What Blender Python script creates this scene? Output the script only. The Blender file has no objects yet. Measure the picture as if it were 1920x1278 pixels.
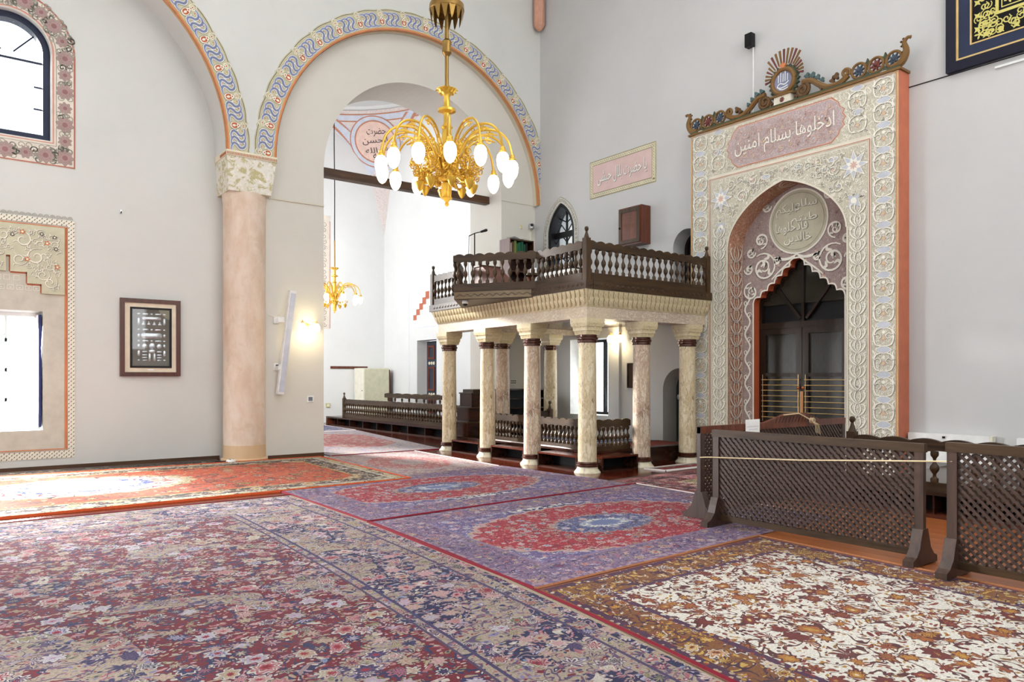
import bpy, bmesh, math, random
from math import sin, cos, pi, radians as rad, sqrt, atan2
from mathutils import Vector, Matrix
from mathutils.geometry import tessellate_polygon
random.seed(7)
SC = bpy.context.scene
COL = SC.collection
# ------------------------------------------------------------------ camera
cam = bpy.data.cameras.new('camera')
cam.sensor_width = 36.0
cam.lens = 36.0 * 1396 / 1920
cam.shift_y = 69 / 1920
cam.clip_start = 0.05
camo = bpy.data.objects.new('camera', cam)
COL.objects.link(camo)
camo.location = (0, 0, 1.6)
camo.rotation_euler = (rad(90), 0, rad(52.8 - 90))
SC.camera = camo
# ------------------------------------------------------------------ world: bright hazy daylight
wd = bpy.data.worlds.new('world')
SC.world = wd
wd.use_nodes = True
bgn = wd.node_tree.nodes['Background']
bgn.inputs[0].default_value = (0.93, 0.97, 1.0, 1)
bgn.inputs[1].default_value = 3.0
# ------------------------------------------------------------------ daylight at the windows and added fill light
LK = 0.25
def area(name, loc, look, sx, sy, power, color=(1, 1, 1), spread=180):
    l = bpy.data.lights.new(name, 'AREA')
    l.shape = 'RECTANGLE'; l.size = sx; l.size_y = sy; l.energy = power * LK; l.color = color
    l.spread = rad(spread)
    o = bpy.data.objects.new(name, l)
    COL.objects.link(o)
    o.location = loc
    o.rotation_euler = (Vector(look) - Vector(loc)).to_track_quat('-Z', 'Y').to_euler()
    return o
DAY = (0.93, 0.965, 1.0)
WARM = (1.0, 0.95, 0.88)
# added fill light at unseen openings in wall_back, wall_front and the ceiling
for y in (3.0, 7.5, 12.0):
    area('fill_back_opening', (-2.95, y, 5.6), (4, y, 4.6), 2.6, 5.0, 95, DAY)
for x in (1.0, 5.0, 9.0):
    area('fill_front_opening', (x, -1.45, 5.2), (x, 4, 4.4), 2.4, 5.0, 270 if x < 8 else 60, DAY)
area('fill_ceiling_opening', (4.6, 6.6, 12.9), (4.6, 6.6, 0), 8.0, 8.0, 760, (0.95, 0.975, 1.0))
# left wall: sky light at visible windows; the twin is an added unseen opening
area('daylight_left_window', (0.82, 15.56, 1.75), (1.5, 13.2, 0.0), 0.88, 1.9, 2500, (0.97, 0.98, 1.0), 130)
area('fill_left_twin_opening', (-1.25, 15.5, 1.75), (0.6, 12.4, 0.0), 0.88, 1.9, 3400, (0.97, 0.98, 1.0), 120)
area('daylight_left_upper_window', (0.82, 15.5, 6.9), (1.2, 11.0, 2.0), 1.0, 2.2, 200, DAY, 160)
# low hazy sun slanting in through the left wall's windows
sun = bpy.data.lights.new('sun', 'SUN'); sun.energy = 55.0; sun.angle = rad(16); sun.color = (1.0, 0.97, 0.93)
suno = bpy.data.objects.new('sun', sun); COL.objects.link(suno)
suno.rotation_euler = Vector((0.34, -1.0, -math.tan(rad(23)))).to_track_quat('-Z', 'Y').to_euler()
# side room: its own windows; the lamp under the closed dome is added fill
area('daylight_side_room', (5.05, 20.5, 5.0), (11, 21.0, 3.6), 5.0, 5.5, 2500, DAY)
area('fill_side_dome', (9.0, 20.6, 11.0), (9.3, 21.0, 0), 5.0, 5.0, 560, DAY)
area('daylight_under_gallery', (12.18, 12.6, 1.7), (9.0, 12.3, 0.8), 1.1, 1.6, 60, DAY)
vs = SC.view_settings
vs.view_transform = 'Standard'
vs.look = 'None'
vs.exposure = -0.52
vs.gamma = 1.0
vs.use_curve_mapping = False
SC.cycles.use_denoising = True
SC.cycles.max_bounces = 6
SC.cycles.diffuse_bounces = 3
SC.cycles.glossy_bounces = 3
SC.cycles.use_adaptive_sampling = True
SC.cycles.adaptive_threshold = 0.08
SC.cycles.adaptive_min_samples = 16
SC.cycles.sample_clamp_indirect = 8.0

# planes of the place (metres): X runs along the arch wall, Y along the portal wall
XW, XP, XN, XD = 11.81, 11.5, 11.95, 12.15
YT, YB, YL = 14.6, 14.4, 15.15
YP = 15.95
XS, YF = 13.1, 25.2

# ------------------------------------------------------------------ node helper
class NT:
    def __init__(s, name, rough=0.8, spec=0.3):
        s.m = bpy.data.materials.new(name); s.m.use_nodes = True
        s.t = s.m.node_tree; s.n = s.t.nodes; s.l = s.t.links
        s.b = s.n['Principled BSDF']
        s.b.inputs['Roughness'].default_value = rough
        s.b.inputs['Specular IOR Level'].default_value = spec
    def node(s, t, **k):
        x = s.n.new(t)
        for a, v in k.items(): setattr(x, a, v)
        return x
    def put(s, sock, v):
        if v is None: return
        if isinstance(v, bpy.types.NodeSocket): s.l.new(v, sock)
        else:
            if isinstance(v, (tuple, list)) and len(v) == 3 and sock.type == 'RGBA': v = (*v, 1)
            sock.default_value = v
    def math(s, op, a, b=None, c=None, clamp=False):
        x = s.node('ShaderNodeMath', operation=op, use_clamp=clamp)
        s.put(x.inputs[0], a)
        if b is not None: s.put(x.inputs[1], b)
        if c is not None: s.put(x.inputs[2], c)
        return x.outputs[0]
    def vmath(s, op, a, b=None):
        x = s.node('ShaderNodeVectorMath', operation=op)
        s.put(x.inputs[0], a)
        if b is not None: s.put(x.inputs[1], b)
        return x.outputs['Value'] if op in ('LENGTH', 'DOT_PRODUCT', 'DISTANCE') else x.outputs[0]
    def scale(s, a, f):
        x = s.node('ShaderNodeVectorMath', operation='SCALE')
        s.put(x.inputs[0], a); s.put(x.inputs['Scale'], f)
        return x.outputs[0]
    def mix(s, f, a, b, blend='MIX'):
        x = s.node('ShaderNodeMix', data_type='RGBA', blend_type=blend)
        s.put(x.inputs[0], f); s.put(x.inputs[6], a); s.put(x.inputs[7], b)
        return x.outputs[2]
    def noise(s, vec, scale, detail=3, rough=0.55, dist=0.0):
        x = s.node('ShaderNodeTexNoise')
        s.put(x.inputs['Vector'], vec); s.put(x.inputs['Scale'], scale)
        x.inputs['Detail'].default_value = detail; x.inputs['Roughness'].default_value = rough
        x.inputs['Distortion'].default_value = dist
        return x.outputs[0], x.outputs[1]
    def vor(s, vec, scale, feature='F1', rnd=1.0):
        x = s.node('ShaderNodeTexVoronoi', feature=feature)
        s.put(x.inputs['Vector'], vec); s.put(x.inputs['Scale'], scale)
        x.inputs['Randomness'].default_value = rnd
        return x.outputs
    def ramp(s, f, stops, interp='LINEAR'):
        x = s.node('ShaderNodeValToRGB')
        r = x.color_ramp; r.interpolation = interp
        while len(r.elements) < len(stops): r.elements.new(0.5)
        for e, (p, c) in zip(r.elements, stops):
            e.position = p; e.color = (*c, 1) if len(c) == 3 else c
        s.put(x.inputs[0], f)
        return x.outputs[0]
    def pal(s, f, cols):
        return s.ramp(f, [(i / len(cols), c) for i, c in enumerate(cols)], 'CONSTANT')
    def lt(s, a, b): return s.math('LESS_THAN', a, b)
    def gt(s, a, b): return s.math('GREATER_THAN', a, b)
    def obj(s): return s.node('ShaderNodeTexCoord').outputs['Object']
    def uv(s): return s.node('ShaderNodeTexCoord').outputs['UV']
    def sep(s, v):
        x = s.node('ShaderNodeSeparateXYZ'); s.put(x.inputs[0], v); return x.outputs
    def comb(s, x_, y_, z_=0.0):
        x = s.node('ShaderNodeCombineXYZ')
        s.put(x.inputs[0], x_); s.put(x.inputs[1], y_); s.put(x.inputs[2], z_); return x.outputs[0]
    def color(s, c): s.put(s.b.inputs['Base Color'], c)
    def bump(s, h, dist=0.01, strength=0.5):
        x = s.node('ShaderNodeBump'); x.inputs['Strength'].default_value = strength
        x.inputs['Distance'].default_value = dist
        s.put(x.inputs['Height'], h); s.l.new(x.outputs[0], s.b.inputs['Normal'])

def S(r, g=None, b=None):
    """sRGB 0..255 -> linear"""
    f = lambda c: (c / 255 / 12.92) if c / 255 <= 0.04045 else ((c / 255 + 0.055) / 1.055) ** 2.4
    return (f(r), f(g), f(b))

MATS = {}
def flat(name, col, rough=0.7, metal=0.0, spec=0.3, var=0.12, vscale=6.0):
    """plain coloured paint or enamel with a little uneven tone"""
    if name in MATS: return MATS[name]
    n = NT(name, rough, spec)
    f, _ = n.noise(n.obj(), vscale, 3)
    d = tuple(c * (1 - var) for c in col); u = tuple(min(1, c * (1 + var)) for c in col)
    n.color(n.mix(n.math('MULTIPLY_ADD', f, 1.6, -0.3, clamp=True), d, u))
    n.b.inputs['Metallic'].default_value = metal
    MATS[name] = n.m
    return n.m
def plaster(name, base, stain=None, amt=0.5):
    n = NT(name, 0.9, 0.15)
    p = n.obj()
    f1, _ = n.noise(p, 0.55, 5, 0.6)
    f2, _ = n.noise(p, 5.0, 5, 0.65)
    c = n.mix(n.math('MULTIPLY_ADD', f1, 2.2, -0.6, clamp=True), tuple(x * 0.90 for x in base), base)
    c = n.mix(n.math('MULTIPLY_ADD', f2, 1.0, -0.35, clamp=True), c, stain or (base[0], base[1] * 0.97, base[2] * 0.94))
    n.color(c)
    n.bump(f2, 0.006, 0.25)
    MATS[name] = n.m
    return n.m
def wood(name, dark, light, rough=0.35, axis='x', sc=1.0, spec=0.5):
    n = NT(name, rough, spec)
    p = n.obj()
    st = {'x': (1.2, 14, 14), 'y': (14, 1.2, 14), 'z': (14, 14, 1.2)}[axis]
    v = n.vmath('MULTIPLY', p, tuple(k * sc for k in st))
    f, _ = n.noise(v, 1.0, 5, 0.6, 0.6)
    g, _ = n.noise(p, 1.3, 2)
    c = n.ramp(f, [(0.25, dark), (0.7, light)])
    c = n.mix(n.math('MULTIPLY', g, 0.5), c, dark)
    n.color(c)
    n.bump(f, 0.004, 0.3)
    MATS[name] = n.m
    return n.m
def marble(name, base, vein, dark, scale=1.0, streak=1.0):
    n = NT(name, 0.38, 0.4)
    p = n.obj()
    v = n.vmath('MULTIPLY', p, (1, 1, 1 / streak))
    f1, _ = n.noise(v, 9 * scale, 6, 0.68, 1.2)
    f2, _ = n.noise(v, 22 * scale, 5, 0.6, 2.0)
    f3, _ = n.noise(p, 1.3 * scale, 3)
    c = n.ramp(f1, [(0.40, base), (0.52, vein), (0.66, base)])
    c = n.mix(n.math('MULTIPLY', n.math('MULTIPLY_ADD', f2, 6.0, -3.1, clamp=True), 0.9), c, dark)
    c = n.mix(n.math('MULTIPLY_ADD', f3, 1.6, -0.55, clamp=True), c, tuple(x * y for x, y in zip(base, (1.0, 0.93, 0.8))))
    n.color(c)
    n.bump(f2, 0.004, 0.3)
    MATS[name] = n.m
    return n.m

plaster('wall_plaster', S(214, 215, 212))
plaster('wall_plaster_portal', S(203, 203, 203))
plaster('side_plaster', S(232, 233, 233))
plaster('tympanum_plaster', S(214, 211, 203))
plaster('soffit_plaster', S(212, 206, 190))
plaster('reveal_plaster', S(205, 197, 184))
wood('walnut', S(34, 23, 13), S(86, 63, 39), 0.42, 'x', 1.0, 0.35)
wood('walnut_z', S(36, 24, 13), S(92, 67, 41), 0.42, 'z', 1.0, 0.35)
wood('walnut_y', S(34, 21, 13), S(84, 57, 37), 0.32, 'y')
wood('lattice_wood', S(36, 23, 18), S(86, 63, 52), 0.42, 'z')
wood('red_wood', S(60, 26, 14), S(128, 66, 40), 0.35, 'z')
wood('mahogany_floor', S(60, 22, 12), S(98, 42, 24), 0.16, 'y', 0.7)
wood('orange_boards', S(142, 80, 42), S(184, 108, 60), 0.3, 'y', 0.6)
wood('beam_wood', S(46, 26, 12), S(98, 62, 30), 0.5, 'x')
wood('door_wood', S(20, 12, 8), S(52, 35, 23), 0.4, 'z', 1.0, 0.3)
wood('box_wood', S(74, 34, 20), S(120, 62, 40), 0.4, 'z')
wood('frame_wood', S(52, 22, 14), S(96, 46, 30), 0.3, 'z')
wood('shelf_wood', S(36, 18, 12), S(70, 36, 24), 0.22, 'x')
marble('column_marble', S(222, 213, 190), S(188, 168, 130), S(112, 86, 58), 0.9, 3.0)
marble('column_marble_pink', S(216, 205, 188), S(160, 130, 110), S(84, 60, 50), 1.1, 3.0)
marble('beam_marble', S(216, 207, 188), S(182, 162, 146), S(140, 108, 96), 0.9, 0.5)
marble('capital_stone', S(216, 206, 176), S(200, 186, 148), S(156, 136, 100), 0.8, 1.0)
marble('base_stone', S(226, 220, 200), S(200, 192, 170), S(170, 160, 136), 0.5, 1.0)
flat('gold', S(226, 178, 52), 0.28, 0.85, 0.5)
flat('bronze', S(150, 118, 62), 0.4, 0.7, 0.5)
flat('dark_metal', S(26, 24, 24), 0.5, 0.2)
flat('black_paint', S(16, 16, 20), 0.5)
flat('white_paint', S(236, 236, 234), 0.5)
flat('cream_paint', S(226, 222, 206), 0.55)
flat('orange_paint', S(206, 128, 84), 0.8)
flat('terracotta', S(190, 112, 86), 0.8)
flat('ring_bronze', S(72, 36, 22), 0.25, 0.3, 0.5)
flat('steel', S(190, 190, 192), 0.3, 0.7)
flat('brass', S(222, 190, 128), 0.35, 0.6)
def glass_mat(name, tint=(1, 1, 1), rough=0.0, mixf=0.12):
    n = NT(name, rough)
    tr = n.node('ShaderNodeBsdfTransparent'); tr.inputs[0].default_value = (*tint, 1)
    gl = n.node('ShaderNodeBsdfGlossy'); gl.inputs['Roughness'].default_value = rough
    mx = n.node('ShaderNodeMixShader'); mx.inputs[0].default_value = mixf
    n.l.new(tr.outputs[0], mx.inputs[1]); n.l.new(gl.outputs[0], mx.inputs[2])
    n.l.new(mx.outputs[0], n.n['Material Output'].inputs[0])
    MATS[name] = n.m
    return n.m
glass_mat('clear_glass', (0.97, 0.99, 1.0), 0.02, 0.06)
def lamp_mat(name, col, strength):
    n = NT(name, 0.4)
    n.color(col)
    n.b.inputs['Emission Color'].default_value = (*col, 1)
    n.b.inputs['Emission Strength'].default_value = strength
    MATS[name] = n.m
lamp_mat('lit_glass', (1.0, 0.92, 0.68), 5.0)
M = lambda k: MATS[k] if isinstance(k, str) else k

# ------------------------------------------------------------------ mesh helper
class MB:
    def __init__(s): s.v = []; s.f = []
    def add(s, vs, fs):
        o = len(s.v); s.v += [tuple(v) for v in vs]; s.f += [tuple(i + o for i in f) for f in fs]; return s
    def box(s, a, b):
        x0, y0, z0 = (min(p, q) for p, q in zip(a, b)); x1, y1, z1 = (max(p, q) for p, q in zip(a, b))
        return s.add([(x0, y0, z0), (x1, y0, z0), (x1, y1, z0), (x0, y1, z0), (x0, y0, z1), (x1, y0, z1), (x1, y1, z1), (x0, y1, z1)],
                     [(0, 3, 2, 1), (4, 5, 6, 7), (0, 1, 5, 4), (1, 2, 6, 5), (2, 3, 7, 6), (3, 0, 4, 7)])
    def cbox(s, c, d): return s.box([p - q / 2 for p, q in zip(c, d)], [p + q / 2 for p, q in zip(c, d)])
    def lathe(s, prof, n=16, c=(0, 0, 0), cap=True, sq=None):
        vs, fs = [], []
        for r, z in prof:
            for k in range(n):
                a = 2 * pi * k / n
                vs.append((c[0] + r * cos(a), c[1] + r * sin(a), c[2] + z))
        for i in range(len(prof) - 1):
            for k in range(n):
                k2 = (k + 1) % n
                fs.append((i * n + k, i * n + k2, (i + 1) * n + k2, (i + 1) * n + k))
        if cap:
            fs.append(tuple(range(n - 1, -1, -1))); fs.append(tuple((len(prof) - 1) * n + k for k in range(n)))
        return s.add(vs, fs)
    def tube(s, pts, r, n=8, cap=True):
        pts = [Vector(p) for p in pts]; vs, fs = [], []
        rr = r if isinstance(r, (list, tuple)) else [r] * len(pts)
        up = Vector((0.01, 0.02, 1)).normalized(); prev = None
        for i, p in enumerate(pts):
            t = (pts[min(i + 1, len(pts) - 1)] - pts[max(i - 1, 0)]).normalized()
            if prev is None:
                a = t.cross(up)
                if a.length < 0.05: a = t.cross(Vector((1, 0, 0)))
                a.normalize()
            else:
                a = (prev - t * prev.dot(t)).normalized()
            prev = a; b = t.cross(a)
            for k in range(n):
                an = 2 * pi * k / n
                vs.append(p + (a * cos(an) + b * sin(an)) * rr[i])
        for i in range(len(pts) - 1):
            for k in range(n):
                k2 = (k + 1) % n
                fs.append((i * n + k, i * n + k2, (i + 1) * n + k2, (i + 1) * n + k))
        if cap:
            fs.append(tuple(range(n - 1, -1, -1))); fs.append(tuple((len(pts) - 1) * n + k for k in range(n)))
        return s.add(vs, fs)
    def prism(s, poly, P, h0, h1):
        """2D polygon(s) (first outer, rest holes) -> solid between h0 and h1 through P(u,v,h)"""
        loops = poly if isinstance(poly[0][0], (tuple, list)) else [poly]
        tri = tessellate_polygon([[Vector((p[0], p[1], 0)) for p in lp] for lp in loops])
        allp = [p for lp in loops for p in lp]; n = len(allp)
        vs = [P(u, v, h0) for u, v in allp] + [P(u, v, h1) for u, v in allp]
        fs = []
        for t in tri:
            fs.append(tuple(t)); fs.append(tuple(i + n for i in reversed(t)))
        o = 0
        for lp in loops:
            m = len(lp)
            for k in range(m):
                a, b = o + k, o + (k + 1) % m
                fs.append((a, b, b + n, a + n))
            o += m
        return s.add(vs, fs)
    def build(s, name, mat, parent=None, smooth=False, loc=None):
        me = bpy.data.meshes.new(name)
        me.from_pydata(s.v, [], s.f)
        bm = bmesh.new(); bm.from_mesh(me)
        bmesh.ops.recalc_face_normals(bm, faces=bm.faces)
        bm.to_mesh(me); bm.free()
        me.materials.append(M(mat))
        if smooth:
            me.polygons.foreach_set('use_smooth', [True] * len(me.polygons))
            try: me.set_sharp_from_angle(angle=rad(38))
            except Exception: pass
        o = bpy.data.objects.new(name, me)
        COL.objects.link(o)
        if parent is not None: o.parent = parent
        if loc is not None: o.location = loc
        return o
def tag(o, label=None, cat=None, group=None, kind=None):
    if label: o['label'] = label
    if cat: o['category'] = cat
    if group: o['group'] = group
    if kind: o['kind'] = kind
    return o
def thing(name, label, cat, loc=(0, 0, 0), rz=0.0, group=None):
    o = bpy.data.objects.new(name, None)
    COL.objects.link(o)
    o.location = loc; o.rotation_euler = (0, 0, rz); o.empty_display_size = 0.2
    return tag(o, label, cat, group)
def struct(o, label=None): return tag(o, label, None, None, 'structure')
def dup(o, parent, loc=None, rz=None, name=None):
    c = o.copy(); COL.objects.link(c); c.parent = parent
    if loc is not None: c.location = loc
    if rz is not None: c.rotation_euler = (0, 0, rz)
    for ch in list(o.children):
        d = ch.copy(); COL.objects.link(d); d.parent = c
        for g in list(ch.children):
            e = g.copy(); COL.objects.link(e); e.parent = d
    return c

# maps from 2D drawing to the planes of the place: u to the right as seen, v up, h out of the wall
def onYp(y): return lambda u, v, h: (u, y - h, v)                 # walls facing the camera along -Y, u = X
def onXp(x): return lambda u, v, h: (x - h, -u, v)                # walls facing -X, u = -Y
flatz = lambda z: (lambda u, v, h: (u, v, z + h))

def crom(pts, n=6, closed=False):
    P = [Vector((p[0], p[1])) for p in pts]; out = []
    m = len(P)
    rng = range(m) if closed else range(m - 1)
    for i in rng:
        if closed: p0, p1, p2, p3 = P[(i - 1) % m], P[i], P[(i + 1) % m], P[(i + 2) % m]
        else: p0, p1, p2, p3 = P[max(i - 1, 0)], P[i], P[i + 1], P[min(i + 2, m - 1)]
        for k in range(n):
            t = k / n
            out.append(0.5 * ((2 * p1) + (p2 - p0) * t + (2 * p0 - 5 * p1 + 4 * p2 - p3) * t * t + (3 * p1 - p0 - 3 * p2 + p3) * t ** 3))
    if not closed: out.append(P[-1])
    return [(p.x, p.y) for p in out]
def spiral(cx, cy, r0, r1, turns, a0=0.0, d=1, n=26):
    return [(cx + (r0 + (r1 - r0) * k / n) * cos(a0 + d * 2 * pi * turns * k / n), cy + (r0 + (r1 - r0) * k / n) * sin(a0 + d * 2 * pi * turns * k / n)) for k in range(n + 1)]
def circ(cx, cy, r, n=20, ry=None): return [(cx + r * cos(2 * pi * k / n), cy + (ry or r) * sin(2 * pi * k / n)) for k in range(n)]
def star(cx, cy, r, ri, n=8, a0=0.0):
    return [(cx + (r if k % 2 == 0 else ri) * cos(a0 + pi * k / n), cy + (r if k % 2 == 0 else ri) * sin(a0 + pi * k / n)) for k in range(2 * n)]
def petals(cx, cy, r, n=6, depth=0.28, a0=0.0, m=5):
    N = n * m
    return [(cx + r * (1 - depth + depth * cos(n * (2 * pi * k / N))) * cos(a0 + 2 * pi * k / N), cy + r * (1 - depth + depth * cos(n * (2 * pi * k / N))) * sin(a0 + 2 * pi * k / N)) for k in range(N)]

class Orn:
    """flat coloured ornament laid on a surface, one mesh per colour"""
    def __init__(s, P): s.P = P; s.m = {}; s.T = lambda u, v: (u, v)
    def mb(s, c): return s.m.setdefault(c, MB())
    def rib(s, pts, w, c, h=0.004, closed=False, taper=0.0):
        if closed: pts = list(pts) + [pts[0]]
        n = len(pts); vs = []; fs = []
        for i, p in enumerate(pts):
            if closed and i in (0, n - 1): a, b = pts[n - 2], pts[1]
            else: a, b = pts[max(i - 1, 0)], pts[min(i + 1, n - 1)]
            dx, dy = b[0] - a[0], b[1] - a[1]; L = sqrt(dx * dx + dy * dy) or 1e-6
            t = i / max(n - 1, 1)
            ww = w * 0.5 * (1 - taper * abs(2 * t - 1) ** 2)
            for sg in (1, -1):
                u, v = s.T(p[0] - dy / L * ww * sg, p[1] + dx / L * ww * sg)
                vs.append(s.P(u, v, h))
        for i in range(n - 1): fs.append((2 * i, 2 * i + 1, 2 * i + 3, 2 * i + 2))
        s.mb(c).add(vs, fs)
    def poly(s, pts, c, h=0.003):
        tri = tessellate_polygon([[Vector((p[0], p[1], 0)) for p in pts]])
        s.mb(c).add([s.P(*s.T(*p), h) for p in pts], [tuple(t) for t in tri])
    def fan(s, pts, c, h=0.003):
        cx = sum(p[0] for p in pts) / len(pts); cy = sum(p[1] for p in pts) / len(pts)
        n = len(pts)
        s.mb(c).add([s.P(*s.T(*p), h) for p in pts] + [s.P(*s.T(cx, cy), h)], [(k, (k + 1) % n, n) for k in range(n)])
    def flower(s, cx, cy, r, c, core, n=6, h=0.005, a0=0.0):
        s.fan(petals(cx, cy, r, n, 0.25, a0), c, h); s.fan(circ(cx, cy, r * 0.36, 8), core, h + 0.002)
    def build(s, parent, name='painted_ornament', **kw):
        out = []
        for c, mb in s.m.items():
            me = bpy.data.meshes.new(name); me.from_pydata(mb.v, [], mb.f); me.materials.append(M(c))
            o = bpy.data.objects.new(name, me); COL.objects.link(o); o.parent = parent
            o['kind'] = 'stuff'
            out.append(o)
        return out

# Arabic lettering: joined letter forms laid out right to left
AR = {'ا': 0xFE8D, 'آ': 0xFE81, 'ب': 0xFE8F, 'ة': 0xFE93, 'ت': 0xFE95, 'ث': 0xFE99, 'ج': 0xFE9D, 'ح': 0xFEA1, 'خ': 0xFEA5, 'د': 0xFEA9, 'ذ': 0xFEAB, 'ر': 0xFEAD,
      'ز': 0xFEAF, 'س': 0xFEB1, 'ش': 0xFEB5, 'ص': 0xFEB9, 'ض': 0xFEBD, 'ط': 0xFEC1, 'ظ': 0xFEC5, 'ع': 0xFEC9, 'غ': 0xFECD, 'ف': 0xFED1, 'ق': 0xFED5, 'ك': 0xFED9,
      'ل': 0xFEDD, 'م': 0xFEE1, 'ن': 0xFEE5, 'ه': 0xFEE9, 'و': 0xFEED, 'ى': 0xFEEF, 'ي': 0xFEF1}
RJ = set('اآدذرزوةى')
def shape_ar(t):
    out = []
    for i, c in enumerate(t):
        if c not in AR: out.append(c); continue
        prev = i > 0 and t[i - 1] in AR and t[i - 1] not in RJ
        nxt = i + 1 < len(t) and t[i + 1] in AR and c not in RJ
        k = (3 if nxt else 1) if prev else (2 if nxt else 0)
        out.append(chr(AR[c] + k))
    return ''.join(reversed(out))
def text2d(s, width=None, height=None, cx=0, cy=0, shear=0.0, bold=0.0):
    cu = bpy.data.curves.new('lettering', 'FONT'); cu.body = s; cu.resolution_u = 3; cu.offset = bold
    ob = bpy.data.objects.new('lettering', cu); COL.objects.link(ob)
    dg = bpy.context.evaluated_depsgraph_get()
    me = ob.evaluated_get(dg).to_mesh()
    vs = [(v.co.x + shear * v.co.y, v.co.y) for v in me.vertices]; fs = [tuple(p.vertices) for p in me.polygons]
    ob.evaluated_get(dg).to_mesh_clear()
    bpy.data.objects.remove(ob); bpy.data.curves.remove(cu)
    if not vs: return [], []
    x0, x1 = min(v[0] for v in vs), max(v[0] for v in vs); y0, y1 = min(v[1] for v in vs), max(v[1] for v in vs)
    sx = (width / (x1 - x0)) if width else None; sy = (height / (y1 - y0)) if height else None
    sx = sx or sy; sy = sy or sx
    return [(cx + (v[0] - (x0 + x1) / 2) * sx, cy + (v[1] - (y0 + y1) / 2) * sy) for v in vs], fs
def letter(orn, s, c, h=0.006, **kw):
    vs, fs = text2d(s, **kw)
    orn.mb(c).add([orn.P(*orn.T(*p), h) for p in vs], fs)

def arch_loop(x0, x1, z0, zs, n=40, rise=None, close=True):
    """opening outline: up the right side, over the arch, down the left (semi-circle or two-centred point)"""
    c, w = (x0 + x1) / 2, (x1 - x0) / 2
    pts = [(x1, z0)]
    if rise is None or abs(rise - w) < 1e-3:
        pts += [(c + w * cos(pi * k / n), zs + w * sin(pi * k / n)) for k in range(n + 1)]
    else:
        r = (w * w + rise * rise) / (2 * w); a1 = atan2(rise, r - w) if r > w else pi - atan2(rise, w - r)
        a1 = math.acos((r - w) / r)
        right = [(x1 - r + r * cos(a1 * k / (n // 2)), zs + r * sin(a1 * k / (n // 2))) for k in range(n // 2 + 1)]
        pts += right + [(2 * c - p[0], p[1]) for p in reversed(right[:-1])]
    pts.append((x0, z0))
    return pts
def rect(x0, z0, x1, z1): return [(x0, z0), (x1, z0), (x1, z1), (x0, z1)]
# ================================================================== STRUCTURE
fl = struct(MB().box((-3, -1.5, -0.12), (XS + 0.4, YF + 0.3, 0)).build('floor', 'mahogany_floor'))
pl0 = None
for k in range(12):                                   # orange boards laid by the screens
    x = 6.25 + k * 0.225
    if pl0 is None: pl0 = MB().box((0, -1.4, 0), (0.219, 6.2, 0.006)).build('floor_plank', 'orange_boards', fl, loc=(x, 0, 0))
    else: dup(pl0, fl, (x, 0, 0))
ZS = 5.9                                              # springing of the arches
CL, RL = 0.84, 3.36                                   # left blind arch: centre and radius
CR, RR = 8.44, 3.31                                   # right arch
CI, RI = 8.48, 2.28                                   # opening to the side room
def arc(c, r, a0, a1, n=48, z=ZS): return [(c + r * cos(a0 + (a1 - a0) * k / n), z + r * sin(a0 + (a1 - a0) * k / n)) for k in range(n + 1)]
front = [(XW, 13), (XW, ZS)] + arc(CR, RR, 0, pi) + arc(CL, RL, 0, pi) + [(CL - RL, 0), (-3, 0), (-3, 13)]
wl = struct(MB().prism(front, onYp(YB), 0, -(YT - YB)).build('wall_left', 'wall_plaster'))
back = [(4.9, 13), (4.9, 0), (4.55, 0), (4.55, ZS), (CL + RL, ZS)] + arc(CL, RL, 0, pi)[1:] + [(CL - RL, 0), (-3, 0), (-3, 13)]
MB().prism(back, onYp(YT), 0, -(YL - YT)).build('arch_reveal', 'wall_plaster', wl)
rw = [[(-3, 0), (5.0, 0), (5.0, 13), (-3, 13)], arch_loop(0.20, 1.44, 5.71, 7.22, 24), rect(0.32, 0.70, 1.32, 2.75), rect(-1.75, 0.70, -0.75, 2.75)]  # last rectangle: unseen twin opening added to let light in
MB().prism(rw, onYp(YL), 0, -0.55).build('recessed_wall', 'wall_plaster', wl)
ty = [(4.9, 0), (CI - RI, 0)] + list(reversed(arc(CI, RI, 0, pi))) + [(CI + RI, 0), (XS + 0.3, 0), (XS + 0.3, 13), (4.9, 13)]
MB().prism(ty, onYp(YT), 0, -(YP - YT)).build('tympanum', 'tympanum_plaster', wl)
MB().box((5.05, YT - 0.022, 5.13), (CI - RI, YT, 5.16)).build('impost_line', 'soffit_plaster', wl)
MB().box((CI + RI, YT - 0.012, 5.915), (XW, YT, 5.93)).build('impost_line', 'soffit_plaster', wl)
flat('tan_soffit', S(206, 150, 100), 0.85)
def soffit(c, r, y0, y1, mat, name):
    a = arc(c, r - 0.006, 0, pi)
    mb = MB(); n = len(a)
    mb.add([(p[0], y0, p[1]) for p in a] + [(p[0], y1, p[1]) for p in a], [(k, k + 1, n + k + 1, n + k) for k in range(n - 1)])
    return mb.build(name, mat, wl)
soffit(CR, RR, YB - 0.012, YB + 0.07, 'tan_soffit', 'arch_soffit'); soffit(CR, RR, YB + 0.07, YT, 'soffit_plaster', 'arch_soffit')
soffit(CL, RL, YB - 0.012, YB + 0.07, 'tan_soffit', 'arch_soffit')
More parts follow.
